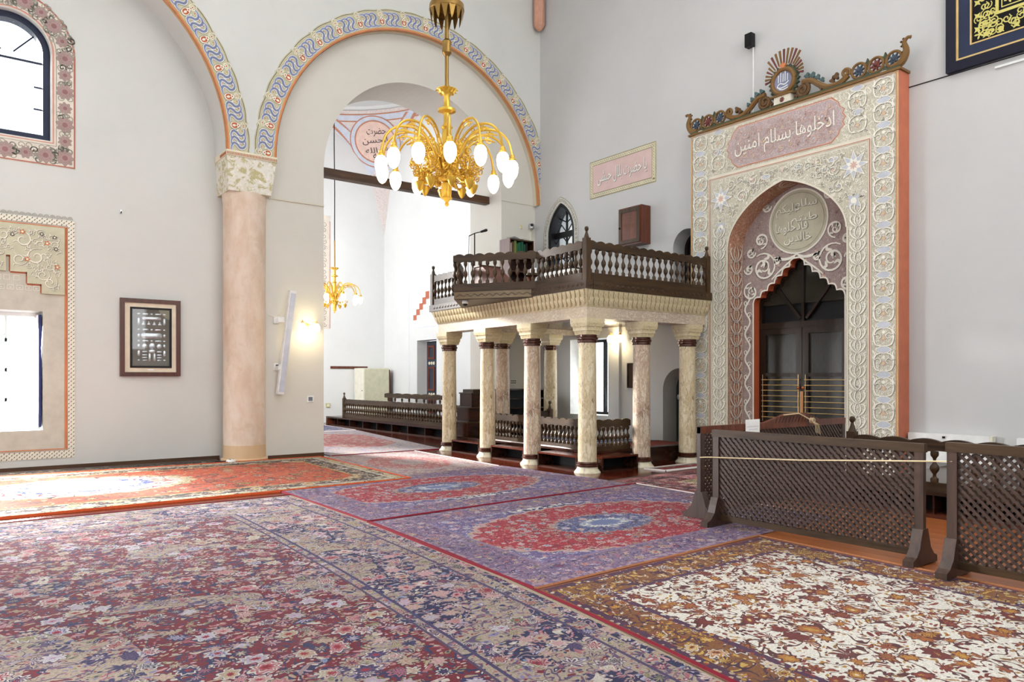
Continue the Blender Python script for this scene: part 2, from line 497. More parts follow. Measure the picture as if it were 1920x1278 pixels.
# portal wall
def ogive(y0, y1, z0, zs, rise, n=40):
    c, w = (y0 + y1) / 2, (y1 - y0) / 2; out = [(y1, z0)]
    for k in range(n + 1):
        a = pi * k / n; s = cos(a)
        out.append((c + w * s, zs + rise * (0.74 * sqrt(max(0, 1 - s * s)) + 0.26 * (1 - abs(s)))))
    return out + [(y0, z0)]
niche = ogive(-8.55, -6.27, 0, 4.02, 1.0)
pw = [[(-16.0, 0), (1.5, 0), (1.5, 13), (-16.0, 13)],
      ogive(-14.10, -13.12, 3.9, 5.1, 0.72, 24), rect(-13.27, 0.74, -11.91, 2.5),
      arch_loop(-10.12, -9.42, 3.1, 4.24, 20), arch_loop(-10.39, -9.52, 0.02, 1.36, 20), rect(-8.8, 0.0001, -6.0, 5.3)]
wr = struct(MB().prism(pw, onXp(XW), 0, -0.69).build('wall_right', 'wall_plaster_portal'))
# unseen walls behind the camera and ceiling, with openings added for fill light
bw = [[(1.5, 0), (-15.7, 0), (-15.7, 13), (1.5, 13)]] + [rect(-y - 1.3, 3.1, -y + 1.3, 8.1) for y in (3.0, 7.5, 12.0)]
struct(MB().prism(bw, onXp(-3.0), 0, 0.4).build('wall_back', 'wall_plaster'))
fw = [[(-3, 0), (XW + 0.6, 0), (XW + 0.6, 13), (-3, 13)]] + [rect(x - 1.2, 2.7, x + 1.2, 7.7) for x in (1.0, 5.0, 9.0)]
struct(MB().prism(fw, onYp(-1.5), 0, 0.4).build('wall_front', 'wall_plaster'))
ce = [[(-3.4, -1.9), (XW + 0.7, -1.9), (XW + 0.7, 15.7), (-3.4, 15.7)], rect(0.6, 2.6, 8.6, 10.6)]
cei = struct(MB().prism(ce, flatz(13), 0, 0.2).build('ceiling', 'wall_plaster'))
MB().box((0.5, 8.0, 12.95), (8.7, 8.14, 13.1)).build('opening_beam', 'beam_wood', cei)
# side room
sw = struct(MB().prism([(4.4, 0), (XS + 0.4, 0), (XS + 0.4, 13), (4.4, 13)], onYp(YF), 0, -0.4).build('wall_side_far', 'side_plaster'))
sr = [[(-YF - 0.2, 0), (-YP, 0), (-YP, 13), (-YF - 0.2, 13)], rect(-22.75, 0.3, -21.45, 2.9)]
swr = struct(MB().prism(sr, onXp(XS), 0, -0.5).build('wall_side_right', 'side_plaster'))
sl = [[(-YF - 0.2, 0), (-YP, 0), (-YP, 13), (-YF - 0.2, 13)], rect(-23.0, 2.2, -18.0, 7.8)]
struct(MB().prism(sl, onXp(4.9), 0, 0.4).build('wall_side_left', 'side_plaster'))
DC, DH, DZ = (9.0, 21.1), 4.1, 6.95
DR = DH * sqrt(2)
n = NT('pendentive_paint', 0.9, 0.1)
f, _ = n.noise(n.obj(), 26, 4, 0.6, 1.5)
n.color(n.ramp(f, [(0.40, S(196, 188, 190)), (0.50, S(232, 226, 222)), (0.62, S(206, 178, 168))]))
MATS['pendentive_paint'] = n.m
pm = MB()
for q in range(4):
    nu, nv = 20, 12; base = len(pm.v); vs = []; fs = []
    for i in range(nu + 1):
        a = q * pi / 2 + (pi / 2) * i / nu
        rm = DH / max(abs(cos(a)), abs(sin(a)))
        for j in range(nv + 1):
            r = DH + (rm - DH) * j / nv
            vs.append((DC[0] + r * cos(a), DC[1] + r * sin(a), DZ + sqrt(max(0, DR * DR - r * r))))
    for i in range(nu):
        for j in range(nv):
            k = i * (nv + 1) + j
            fs.append((k, k + 1, k + nv + 2, k + nv + 1))
    pm.add(vs, fs)
dome = struct(MB().lathe([(DH + 0.05, DZ + DH + 0.02), (DH - 0.06, DZ + DH + 0.12), (DH - 0.02, DZ + DH + 0.36), (DH - 0.14, DZ + DH + 0.42), (DH - 0.14, DZ + DH + 0.55)]
      + [(DH * cos(a), DZ + DH + 0.55 + DH * sin(a)) for a in [pi / 2 * k / 14 for k in range(14)]] + [(0.02, DZ + 2 * DH + 0.55)], 48, (DC[0], DC[1], 0), False).build('ceiling_side_dome', 'side_plaster', smooth=True))
pm.build('pendentive', 'pendentive_paint', dome, smooth=True)
struct(MB().prism([rect(4.4, 15.9, XS + 0.3, YF + 0.3), circ(DC[0], DC[1], DH - 0.1, 48)], flatz(11.75), 0, 0.2).build('ceiling_side_roof', 'side_plaster'))
# pendentive bands and medallion, painted on the curved corner above the tie beam
def pend(a, r, h):
    z = DZ + sqrt(max(0, DR * DR - r * r)); v = Vector((r * cos(a), r * sin(a), z - DZ)).normalized() * (DR - h)
    return (DC[0] + v.x, DC[1] + v.y, DZ + v.z)
PC_A, PC_R = pi / 4 + 0.0, DH + 0.72
cc = Vector((PC_R * cos(PC_A), PC_R * sin(PC_A), sqrt(DR * DR - PC_R * PC_R))).normalized()
e1 = Vector((0, 0, 1)).cross(cc).normalized() * -1.0; e2 = cc.cross(e1) * -1.0
if e2.z < 0: e2 = -e2
def pmap(u, v, h):
    p = (cc * DR + e1 * u + e2 * v).normalized() * (DR - h)
    return (DC[0] + p.x, DC[1] + p.y, DZ + p.z)
flat('pink_paint', S(226, 196, 184), 0.9); flat('rust_line', S(190, 132, 108), 0.9); flat('ink', S(74, 66, 70), 0.9); flat('pale_blue', S(200, 206, 220), 0.9); flat('pure_white', S(240, 240, 238), 0.8)
po = Orn(pmap)
po.rib(circ(0, 0, 0.85, 40), 0.16, 'pale_blue', 0.014, True); po.rib(circ(0, 0, 0.94, 40), 0.04, 'rust_line', 0.02, True)
po.rib(circ(0, 0, 0.55, 40), 0.40, 'pink_paint', 0.016, True); po.rib(circ(0, 0, 0.24, 24), 0.30, 'pink_paint', 0.016, True); po.fan(circ(0, 0, 0.12, 16), 'pink_paint', 0.016); po.rib(circ(0, 0, 0.76, 40), 0.05, 'rust_line', 0.024, True)
rnd = random.Random(5)
for s_, dx, dy, w_ in (('حضرت', 0.08, 0.34, 0.72), ('الحسن', -0.02, 0.04, 0.95), ('رضى', 0.28, -0.28, 0.4), ('الله', -0.22, -0.30, 0.44), ('عنه', 0.02, -0.52, 0.42)):
    letter(po, shape_ar(s_), 'ink', 0.034, width=w_, height=0.30 if w_ > 0.5 else 0.2, cx=dx, cy=dy)
po.build(dome, 'pendentive_medallion')
pb = Orn(lambda u, v, h: pend(u, v, h))
for off, w_, c in ((0.10, 0.03, 'rust_line'), (0.27, 0.03, 'rust_line'), (0.185, 0.13, 'pale_blue')):
    pb.rib([(pi / 2 * k / 60, DH + off) for k in range(1, 60)], w_, c, 0.012 if c == 'rust_line' else 0.008)
for sd in (0, 1):
    for off, w_, c, h in ((0.12, 0.05, 'rust_line', 0.012), (0.30, 0.04, 'rust_line', 0.012), (0.21, 0.13, 'pale_blue', 0.008)):
        pts = []
        for k in range(2, 58):
            a = (pi / 4) * k / 60 if sd == 0 else pi / 2 - (pi / 4) * k / 60
            rm = DH / max(cos(a), sin(a)) - off
            if rm > DH + 0.12: pts.append((a, rm))
        pb.rib(pts, w_ * (1.0), c, h)
pb.build(dome, 'pendentive_band')
# tie beam of the opening
MB().box((CI - RI - 0.1, 15.10, 5.92), (CI + RI, 15.30, 6.10)).build('tie_beam', 'beam_wood', wl)
# baseboards
struct(MB().box((-3, YL - 0.02, 0), (4.27, YL, 0.075)).build('baseboard_left', 'beam_wood'))
struct(MB().box((5.04, YT - 0.02, 0), (CI - RI, YT, 0.065)).build('baseboard_pier', 'beam_wood'))
struct(MB().box((4.9, YF - 0.02, 0), (10.5, YF, 0.1)).build('baseboard_side', 'beam_wood'))

# ------------------------------------------------------------------ corner column with its capital
n = NT('column_plaster', 0.75, 0.3)
p = n.obj(); z = n.sep(p)[2]
f1, _ = n.noise(p, 3.0, 5, 0.65); f2, _ = n.noise(n.vmath('MULTIPLY', p, (1.6, 1.6, 0.6)), 2.2, 6, 0.65)
c = n.ramp(f1, [(0.3, S(220, 198, 180)), (0.55, S(224, 208, 192)), (0.75, S(210, 184, 158))])
c = n.mix(n.math('MULTIPLY_ADD', f2, 2.2, -0.95, clamp=True), c, S(196, 164, 136))
c = n.mix(n.math('MULTIPLY', n.lt(z, 0.30), 0.75), c, S(208, 172, 128))
n.color(c); MATS['column_plaster'] = n.m
ct = thing('corner_column', 'tall pinkish plastered column carrying a painted capital between the two arches', 'column', (4.653, 14.80, 0))
MB().lathe([(0.44, 0), (0.44, 0.03), (0.405, 0.05), (0.40, 0.3), (0.40, 4.98), (0.415, 5.05), (0.415, 5.16)], 40).build('shaft', 'column_plaster', ct, smooth=True)
n = NT('capital_paint', 0.85, 0.2)
p = n.obj()
f1, _ = n.noise(p, 4.6, 4, 0.62, 1.6); f2, _ = n.noise(p, 9, 4, 0.6, 2.0)
c = n.ramp(f1, [(0.46, S(226, 222, 212)), (0.54, S(216, 208, 186)), (0.58, S(184, 176, 132)), (0.70, S(196, 188, 148))])
c = n.mix(n.math('MULTIPLY_ADD', f2, 6.0, -3.3, clamp=True), c, S(242, 240, 236))
n.color(c); n.bump(f1, 0.05, 0.7); MATS['capital_paint'] = n.m
cb = MB()
x0, x1 = -0.453, 0.477; yf = YB - 0.012 - 14.80
ring = []
for (sx0, sx1, sy, z) in ((-0.42, 0.39, yf + 0.03, 5.15), (-0.43, 0.41, yf + 0.015, 5.3), (-0.453, 0.477, yf, 5.78), (-0.453, 0.477, yf, 5.80)):
    ring.append([(sx0, sy, z), (sx1, sy, z), (sx1, 0.0, z), (sx0, 0.36, z)])
vs = [p for r in ring for p in r]; fs = [(0, 1, 2, 3), (12, 13, 14, 15)]
for i in range(3):
    for k in range(4): fs.append((4 * i + k, 4 * i + (k + 1) % 4, 4 * i + 4 + (k + 1) % 4, 4 * i + 4 + k))
cb.add(vs, fs); cb.build('capital', 'capital_paint', ct)
flat('cream_band', S(224, 214, 190), 0.85); flat('band_red', S(178, 118, 92), 0.85)
MB().box((x0 - 0.02, yf - 0.02, 5.80), (x1 + 0.02, 0.34, 5.90)).build('abacus', 'cream_band', ct)
dm = MB()
for k in range(34):
    x = x0 - 0.01 + k * 0.0283
    dm.box((x, yf - 0.028, 5.812), (x + 0.013, yf - 0.019, 5.862))
for k in range(14):
    y = yf + k * 0.028
    dm.box((x0 - 0.028, y, 5.812), (x0 - 0.019, y + 0.013, 5.862))
dm.build('dentil_row', 'band_red', ct)

# ------------------------------------------------------------------ painted arch bands
flat('olive_ground', S(200, 194, 164), 0.88); flat('cream_line', S(236, 230, 214), 0.85); flat('blue_paint', S(138, 150, 188), 0.85)
flat('rust_paint', S(190, 104, 72), 0.85); flat('outline_paint', S(104, 100, 88), 0.88); flat('tan_paint', S(208, 170, 118), 0.85)
def arch_band(c, r, th0, th1, name):
    def PM(s_, t, h):
        a = th0 + s_; rr = r + t
        return (c + rr * cos(a), YB - h, ZS + rr * sin(a))
    o = Orn(PM)
    tot = th1 - th0; nu = max(1, round(tot * (r + 0.2) / 0.55)); U = tot / nu; k_ = 1 / (r + 0.2)
    W = 0.40
    outer = []
    N = nu * 12
    for k in range(N + 1):
        ph = (k / 12.0) % 1.0
        outer.append(W + 0.035 * abs(sin(pi * ph)) + (0.03 if abs(ph - 0.0) < 0.05 else 0))
    mb = MB(); vs = []; fs = []
    for k in range(N + 1):
        s_ = tot * k / N
        vs += [PM(s_, 0, 0.012), PM(s_, outer[k], 0.012), PM(s_, outer[k], 0.0)]
    for k in range(N): fs += [(3 * k, 3 * k + 1, 3 * k + 4, 3 * k + 3), (3 * k + 1, 3 * k + 2, 3 * k + 5, 3 * k + 4)]
    mb.add(vs, fs); plate = mb.build(name, 'olive_ground', wl)
    o.rib([(tot * k / 160, 0.016) for k in range(161)], 0.032, 'orange_paint', 0.015)
    o.rib([(tot * k / 160, 0.045) for k in range(161)], 0.018, 'tan_paint', 0.015)
    # ribbons are drawn in a metric strip: s in metres / k_
    o.T = lambda u, v: (u * k_, v)
    L = U / k_
    for i in range(nu):
        s0 = i * L
        edge = [(s0 + L * k / 10, W + 0.022 * abs(sin(pi * k / 10)) - 0.012) for k in range(11)]
        o.rib(edge, 0.012, 'outline_paint', 0.016)
        # three bold blue S scrolls with cream rims sweeping across the band
        for j in range(3):
            c_ = s0 + L * (0.19 + 0.215 * j)
            pts = crom([(c_ - 0.10, 0.082), (c_ - 0.02, 0.080), (c_ + 0.045, 0.125), (c_ + 0.02, 0.185), (c_ - 0.035, 0.235), (c_ - 0.03, 0.30), (c_ + 0.03, 0.342), (c_ + 0.10, 0.335)], 4)
            o.rib(pts, 0.092, 'outline_paint', 0.0165 + 0.0002 * j, taper=0.5); o.rib(pts, 0.078, 'cream_line', 0.018 + 0.0002 * j, taper=0.5); o.rib(pts, 0.050, 'blue_paint', 0.020, taper=0.6)
            o.rib(pts[6:-6], 0.008, 'outline_paint', 0.0215)
            o.fan(circ(c_ + 0.062, 0.215, 0.016, 8), 'cream_line', 0.0195); o.fan(circ(c_ + 0.05, 0.29, 0.010, 6), 'rust_paint', 0.0195)
        # palmette
        px, py = s0 + L * 0.895, 0.165
        tear = [(px, py + 0.10), (px + 0.055, py + 0.025), (px + 0.048, py - 0.05), (px, py - 0.075), (px - 0.048, py - 0.05), (px - 0.055, py + 0.025)]
        big = crom(tear, 4, True)
        o.fan([(px + (p[0] - px) * 1.24, py + (p[1] - py) * 1.22) for p in big], 'outline_paint', 0.021)
        o.fan([(px + (p[0] - px) * 1.12, py + (p[1] - py) * 1.12) for p in big], 'cream_line', 0.0225)
        for sg in (-1, 1):
            o.rib(crom([(px + sg * 0.004, py - 0.055), (px + sg * 0.036, py - 0.02), (px + sg * 0.030, py + 0.035), (px + sg * 0.006, py + 0.02)], 4), 0.032, 'rust_paint', 0.024, taper=0.5)
        o.fan(circ(px, py + 0.068, 0.014, 8), 'rust_paint', 0.024)
        o.fan(star(px, 0.325, 0.045, 0.02, 4, pi / 4), 'cream_line', 0.0215); o.fan(circ(px, 0.325, 0.014, 8), 'rust_paint', 0.023)
        o.rib(crom([(px - 0.06, 0.372), (px, 0.405), (px + 0.06, 0.372)], 4), 0.014, 'cream_line', 0.0215)
        for sg in (-1, 1): o.rib(crom([(px + sg * 0.01, 0.275), (px + sg * 0.05, 0.30), (px + sg * 0.045, 0.345)], 4), 0.014, 'cream_line', 0.0222)
    o.build(plate, 'band_ornament')
arch_band(CR, RR, 0.0, pi, 'arch_band')
arch_band(CL, RL, 0.0, pi * 0.62, 'arch_band')
# corner corbel high up between the arch wall and the portal wall
flat('corbel_pink', S(206, 156, 134), 0.85)
cp = MB()
cp.lathe([(0.02, 0), (0.07, 0.03), (0.13, 0.12), (0.14, 0.16), (0.14, 0.86), (0.16, 0.88)], 8)
co = cp.build('corner_corbel', 'corbel_pink', loc=(XW - 0.165, YB - 0.165, 10.15)); tag(co, 'slim pink painted corbel high in the corner beside the decorated arch', 'corbel')
co2 = MB().lathe([(0.165, 0.86), (0.155, 0.89), (0.155, 2.85), (0.155, 2.85)], 8).build('upper_shaft', 'wall_plaster', co)
# ================================================================== LEFT WALL
PL = onYp(YL)
# ---- upper arched window
w1 = struct(MB().prism([arch_loop(0.20, 1.44, 5.71, 7.22, 32), arch_loop(0.31, 1.33, 5.82, 7.22, 32)], PL, -0.12, -0.34).build('window_1', flat('blue_black', S(34, 40, 62), 0.45)))
mb = MB()
mb.box((0.31, YL + 0.2, 7.07), (1.33, YL + 0.23, 7.10))
for z in (6.28, 6.66): mb.box((1.20, YL + 0.2, z - 0.011), (1.33, YL + 0.23, z + 0.011)); mb.box((0.31, YL + 0.2, z - 0.011), (0.44, YL + 0.23, z + 0.011))
for a in (0.72, pi - 0.72):
    mb.tube([(0.82 + 0.12 * cos(a), YL + 0.215, 7.14 + 0.1 * sin(a)), (0.82 + 0.51 * cos(a), YL + 0.215, 7.20 + 0.51 * sin(a))], 0.012, 6)
mb.build('glazing_bar', 'blue_black', w1)
MB().prism(arch_loop(0.31, 1.33, 5.82, 7.22, 24), PL, -0.235, -0.243).build('pane', 'clear_glass', w1)
# painted surround
flat('surround_ground', S(224, 214, 202), 0.88); flat('rose_paint', S(178, 146, 144), 0.88); flat('rose_deep', S(150, 112, 112), 0.88)
flat('grey_line', S(150, 144, 134), 0.88); flat('leaf_grey', S(176, 172, 158), 0.88); flat('salmon_line', S(206, 150, 136), 0.88); flat('brick_line', S(176, 112, 98), 0.88)
sur = MB().prism([arch_loop(-0.17, 1.81, 5.28, 7.22, 40), arch_loop(0.19, 1.45, 5.70, 7.22, 40)], PL, 0.0, 0.01).build('window_surround', 'surround_ground', wl)
o = Orn(PL)
o.rib(arch_loop(-0.155, 1.795, 5.295, 7.22, 40), 0.03, 'brick_line', 0.012, True)
o.rib(arch_loop(0.165, 1.475, 5.675, 7.22, 40), 0.028, 'salmon_line', 0.012, True)
o.rib(arch_loop(0.12, 1.52, 5.63, 7.22, 40), 0.012, 'grey_line', 0.012, True)
path = [(1.65, 5.45 + 0.29 * k) for k in range(7)] + [(0.82 + 0.83 * cos(a), 7.22 + 0.83 * sin(a)) for a in [0.32 * k for k in range(1, 10)]] + [(1.65 - 0.29 * k, 5.45) for k in range(1, 6)]
rn = random.Random(3)
for i, (x, z) in enumerate(path):
    big = i % 2 == 0
    r = 0.130 if big else 0.10
    o.fan(petals(x, z, r * 1.13, 8, 0.12, i * 0.3, 8), 'grey_line', 0.0125)
    o.fan(petals(x, z, r, 8, 0.13, i * 0.3, 8), 'rose_paint', 0.014); o.fan(circ(x, z, r * 0.34, 10), 'rose_deep', 0.016); o.rib(circ(x, z, r * 0.62, 16), 0.007, 'grey_line', 0.0155, True)
    for k in range(8):
        a = i * 0.3 + k * pi / 4
        o.rib([(x + r * 0.4 * cos(a), z + r * 0.4 * sin(a)), (x + r * 0.85 * cos(a), z + r * 0.85 * sin(a))], 0.008, 'grey_line', 0.0165)
    for k in range(16):
        a = rn.uniform(0, 2 * pi)
        sp = spiral(x + 0.15 * cos(a), z + 0.13 * sin(a), 0.065, 0.012, 1.2, a + pi, rn.choice((-1, 1)), 14)
        ok = all((abs(p[0] - 0.82) < 0.96 and abs(p[0] - 0.82) > 0.70) or p[1] < 5.62 or p[1] > 7.22 for p in sp)
        if ok and all(5.31 < p[1] for p in sp):
            o.rib(sp, 0.016, 'leaf_grey', 0.0130); o.rib(sp, 0.006, 'grey_line', 0.0136)
o.build(sur, 'surround_ornament')
# ---- lower window in its stuccoed field
w2 = struct(MB().prism([rect(0.32, 0.70, 1.32, 2.75), rect(0.37, 0.76, 1.26, 2.68)], PL, -0.44, -0.52).build('window_2', 'white_paint'))
mb = MB()
flat('grille_overexposed', S(214, 226, 222), 0.6)  # bars coloured pale to stand in for overexposed light washing them out
for z in (1.22, 1.74, 2.26): mb.box((0.37, YL + 0.46, z - 0.03), (1.26, YL + 0.49, z + 0.03))
for z0 in (0.76, 1.25, 1.77, 2.29):
    for x0 in (0.37, 0.815):
        for (xa, za, xb, zb) in ((0, 0.08, 0.08, 0), (0.365, 0, 0.445, 0.08), (0, 0.37, 0.08, 0.45), (0.365, 0.45, 0.445, 0.37)):
            mb.tube([(x0 + xa, YL + 0.475, z0 + za), (x0 + xb, YL + 0.475, z0 + zb)], 0.014, 6)
mb.box((0.80, YL + 0.46, 0.76), (0.83, YL + 0.49, 2.68))
mb.build('grille', 'grille_overexposed', w2)
MB().box((0.37, YL + 0.50, 0.76), (1.26, YL + 0.506, 2.68)).build('pane', 'clear_glass', w2)
MB().box((1.255, YL + 0.04, 0.75), (1.295, YL + 0.42, 2.69)).build('shutter', 'white_paint', w2)
mb = MB()
for z0, z1 in ((0.85, 1.4), (1.5, 2.05), (2.15, 2.6)): mb.box((1.25, YL + 0.1, z0), (1.256, YL + 0.36, z1))
mb.build('shutter_panel', flat('pale_blue_white', S(226, 232, 240), 0.5), w2)
MB().box((1.258, YL + 0.012, 0.75), (1.298, YL + 0.045, 2.69)).build('shutter_edge', flat('navy_paint', S(36, 42, 96), 0.5), w2)
flat('stucco_beige', S(198, 194, 182), 0.9); flat('stucco_field', S(200, 197, 172), 0.9)
fld = MB().prism([rect(-0.04, 0.34, 1.68, 4.25), rect(0.32, 0.70, 1.32, 2.75)], PL, 0.0, 0.008).build('stucco_field', 'stucco_beige', wl)
step = [(1.64, 3.05), (1.64, 4.21), (0.0, 4.21), (0.0, 3.05), (0.34, 3.05), (0.34, 3.2), (0.55, 3.2), (0.55, 3.40), (0.80, 3.40), (0.80, 3.66), (0.84, 3.66), (0.84, 3.40), (1.09, 3.40), (1.09, 3.21), (1.30, 3.21), (1.30, 3.05)]
step = [(1.64, 3.05), (1.64, 4.21), (0.0, 4.21), (0.0, 3.05), (0.34, 3.05), (0.34, 3.21), (0.55, 3.21), (0.55, 3.40), (0.80, 3.40), (0.80, 3.67), (0.84, 3.67), (0.84, 3.40), (1.09, 3.40), (1.09, 3.21), (1.30, 3.21), (1.30, 3.05)]
rel = MB().prism([(1.64, 3.05), (1.64, 4.21), (0.0, 4.21), (0.0, 3.05), (0.34, 3.05), (0.34, 3.21), (0.55, 3.21), (0.55, 3.40), (0.79, 3.40), (0.79, 3.67), (0.85, 3.67), (0.85, 3.40), (1.09, 3.40), (1.09, 3.21), (1.30, 3.21), (1.30, 3.05)], PL, 0.008, 0.055).build('stepped_relief', 'stucco_field', fld)
o = Orn(PL)
# orange line, braided border, scalloped crest
o.rib(rect(-0.02, 0.36, 1.66, 4.23), 0.04, 'orange_paint', 0.012, True)
o.rib(rect(-0.045, 0.335, 1.685, 4.255), 0.012, 'brick_line', 0.014, True)
for (a, b, c_, d) in ((1.69, 0.33, 1.80, 4.26), (-0.16, 0.33, -0.05, 4.26), (-0.16, 4.26, 1.80, 4.36), (-0.16, 0.20, 1.80, 0.33)): o.poly(rect(a, b, c_, d), 'cream_line', 0.011)
def lozenges(x0, z0, x1, z1, st=0.047):
    nx, nz = max(1, round((x1 - x0) / st)), max(1, round((z1 - z0) / st))
    for i in range(nx):
        for j in range(nz):
            x, z = x0 + (i + 0.5) * (x1 - x0) / nx, z0 + (j + 0.5) * (z1 - z0) / nz
            if (i + j) % 2: continue
            o.poly([(x - 0.013, z - 0.018), (x + 0.006, z - 0.006), (x + 0.013, z + 0.018), (x - 0.006, z + 0.006)], 'outline_paint', 0.013)
lozenges(1.69, 0.34, 1.80, 4.25, 0.036); lozenges(-0.16, 4.26, 1.80, 4.36, 0.036); lozenges(-0.16, 0.2, 1.80, 0.33, 0.036)
for k in range(22):
    x = -0.12 + k * 0.088
    o.rib([(x + 0.036 * cos(a), 4.375 + 0.05 * sin(a)) for a in [pi * j / 8 for j in range(9)]], 0.012, 'leaf_grey', 0.012)
    o.rib(circ(x, 4.39, 0.014, 8), 0.007, 'leaf_grey', 0.012, True)
# orange lining of the steps
for (xa, za, xb, zb) in ((0.79, 3.67, 0.85, 3.67), (0.85, 3.40, 1.09, 3.40), (1.09, 3.21, 1.30, 3.21)):
    o.rib([(xa, za - 0.012), (xb, za - 0.012)], 0.03, 'terracotta', 0.012)
for (x, za, zb) in ((0.85, 3.40, 3.67), (1.09, 3.21, 3.40), (1.30, 3.05, 3.21)):
    o.rib([(x - 0.008, za), (x - 0.008, zb)], 0.02, 'terracotta', 0.012)
# raised arabesque scrolls
rn = random.Random(11)
def in_rel(x, z):
    if not (0.03 < x < 1.61 and 3.08 < z < 4.18): return False
    x = abs(x - 0.82)
    return not ((x < 0.05 and z < 3.70) or (x < 0.30 and z < 3.44) or (x < 0.51 and z < 3.25))
placed = []
for tries in range(900):
    x, z, r = rn.uniform(0.05, 1.6), rn.uniform(3.1, 4.17), rn.choice((0.15, 0.11, 0.075, 0.05))
    if any((x - a) ** 2 + (z - b) ** 2 < (0.72 * (r + c_)) ** 2 for a, b, c_ in placed): continue
    if not all(in_rel(x + r * cos(a), z + r * sin(a)) for a in (0, 1, 2, 3, 4, 5, 6)): continue
    placed.append((x, z, r))
    a0, d = rn.uniform(0, 6.28), rn.choice((-1, 1))
    sp = spiral(x, z, r, r * 0.18, 1.35, a0, d, 24)
    o.rib([(p[0] + 0.006, p[1] - 0.007) for p in sp], r * 0.16 + 0.006, 'grey_line', 0.0575, taper=0.6)
    o.rib(sp, r * 0.15, 'cream_line', 0.060, taper=0.7)
    for k in (5, 10, 15):
        p = sp[k]; q = sp[k + 1]; a = atan2(q[1] - p[1], q[0] - p[0]) + d * -0.9
        L = r * 0.55
        e = [(p[0], p[1]), (p[0] + L * 0.6 * cos(a), p[1] + L * 0.6 * sin(a)), (p[0] + L * cos(a - d * 0.6), p[1] + L * sin(a - d * 0.6))]
        if all(in_rel(*t) for t in e):
            o.rib([(t[0] + 0.005, t[1] - 0.006) for t in crom(e, 4)], 0.02, 'grey_line', 0.0576, taper=0.6); o.rib(crom(e, 4), 0.014, 'cream_line', 0.0605, taper=0.6)
for (x, z) in ((1.02, 4.08), (1.38, 3.92), (1.09, 3.62), (1.53, 3.52), (0.62, 3.62), (0.3, 3.9)):
    o.flower(x, z, 0.05, 'orange_paint', 'cream_line', 5, 0.064)
for (x, z) in ((0.88, 4.02), (1.3, 4.07), (1.49, 4.03), (1.51, 3.83), (0.5, 4.02)):
    o.flower(x, z, 0.042, 'outline_paint', 'cream_line', 8, 0.064)
o.build(rel, 'stucco_ornament')
# low square-lettered relief under the steps
o = Orn(PL)
for k in range(9): o.rib([(0.62 + 0.02 * k, 3.46), (0.62 + 0.02 * k, 3.6)], 0.008, 'cream_line', 0.014)
for x in (0.42, 0.55, 0.68, 0.81, 0.94, 1.07, 1.18):
    o.rib(rect(x, 3.10, x + 0.09, 3.17), 0.012, 'cream_line', 0.014, True); o.rib([(x + 0.03, 3.13), (x + 0.06, 3.13)], 0.012, 'cream_line', 0.014)
for x in (0.64, 0.76, 0.9): o.rib(rect(x, 3.26, x + 0.08, 3.34), 0.011, 'cream_line', 0.014, True)
o.build(fld, 'stucco_lettering')

# ---- framed plaques on the wall
fr = thing('framed_plaques', 'wooden frame with silver plaques on a taupe ground, hanging beside the column', 'picture', (3.025, YL, 2.345))
Pf = lambda u, v, h: (u, -h, v)
MB().prism([rect(-0.515, -0.715, 0.515, 0.715), rect(-0.44, -0.64, 0.44, 0.64)], Pf, 0, 0.07).build('frame', 'frame_wood', fr)
MB().prism([rect(-0.44, -0.64, 0.44, 0.64), rect(-0.345, -0.555, 0.355, 0.555)], Pf, 0.0, 0.04).build('mat_board', flat('mat_cream', S(226, 212, 190), 0.8), fr)
MB().prism([rect(-0.35, -0.56, 0.36, 0.56), rect(-0.315, -0.525, 0.325, 0.525)], Pf, 0.0, 0.055).build('inner_frame', 'dark_metal', fr)
MB().prism(rect(-0.32, -0.53, 0.33, 0.53), Pf, 0.0, 0.012).build('backing', flat('taupe', S(110, 100, 88), 0.8), fr)
flat('silver', S(212, 212, 214), 0.25, 0.75, 0.5)
sil = []
def plaque(u, v, w_, h_):
    m_ = MB(); n_ = 12
    pts = []
    r = min(w_, h_) / 2
    for k in range(n_ * 2):
        a = 2 * pi * k / (n_ * 2)
        pts.append((cos(a) * r + (w_ / 2 - r) * (1 if cos(a) > 0 else -1), sin(a) * r + (h_ / 2 - r) * (1 if sin(a) > 0 else -1)))
    vs = [(p[0], 0, p[1]) for p in pts] + [(p[0] * 0.82, -0.014, p[1] * 0.82) for p in pts] + [(p[0] * 0.4, -0.02, p[1] * 0.4) for p in pts]
    N = len(pts); fs = []
    for r_ in range(2):
        for k in range(N): fs.append((r_ * N + k, r_ * N + (k + 1) % N, (r_ + 1) * N + (k + 1) % N, (r_ + 1) * N + k))
    fs.append(tuple(2 * N + k for k in range(N)))
    m_.add(vs, fs); m_.build('silver_plaque', 'silver', fr, True, (u, -0.012, v))
rows = [(0.44, ((-0.20, .06), (-0.085, .12), (0.02, .05), (0.13, .12), (0.24, .06)), .035), (0.15, ((-0.20, .05), (-0.085, .12), (0.02, .05), (0.13, .12), (0.24, .05)), .035),
        (-0.06, ((-0.20, .05), (-0.085, .12), (0.02, .05), (0.13, .12), (0.24, .05)), .035), (-0.42, ((-0.20, .05), (0.24, .05)), .035)]
for v, it, h_ in rows:
    for u, w_ in it: plaque(u, v, w_, h_)
plaque(0.02, 0.36, 0.32, 0.06); plaque(0.02, 0.04, 0.36, 0.10)
for u in (-0.12, -0.03, 0.065, 0.16): plaque(u, 0.25, 0.07, 0.045); plaque(u, 0.285, 0.035, 0.04)
for u in (-0.20, 0.24): plaque(u, 0.30, 0.045, 0.14); plaque(u, 0.04, 0.05, 0.075); plaque(u, -0.15, 0.05, 0.07); plaque(u, -0.29, 0.05, 0.12)
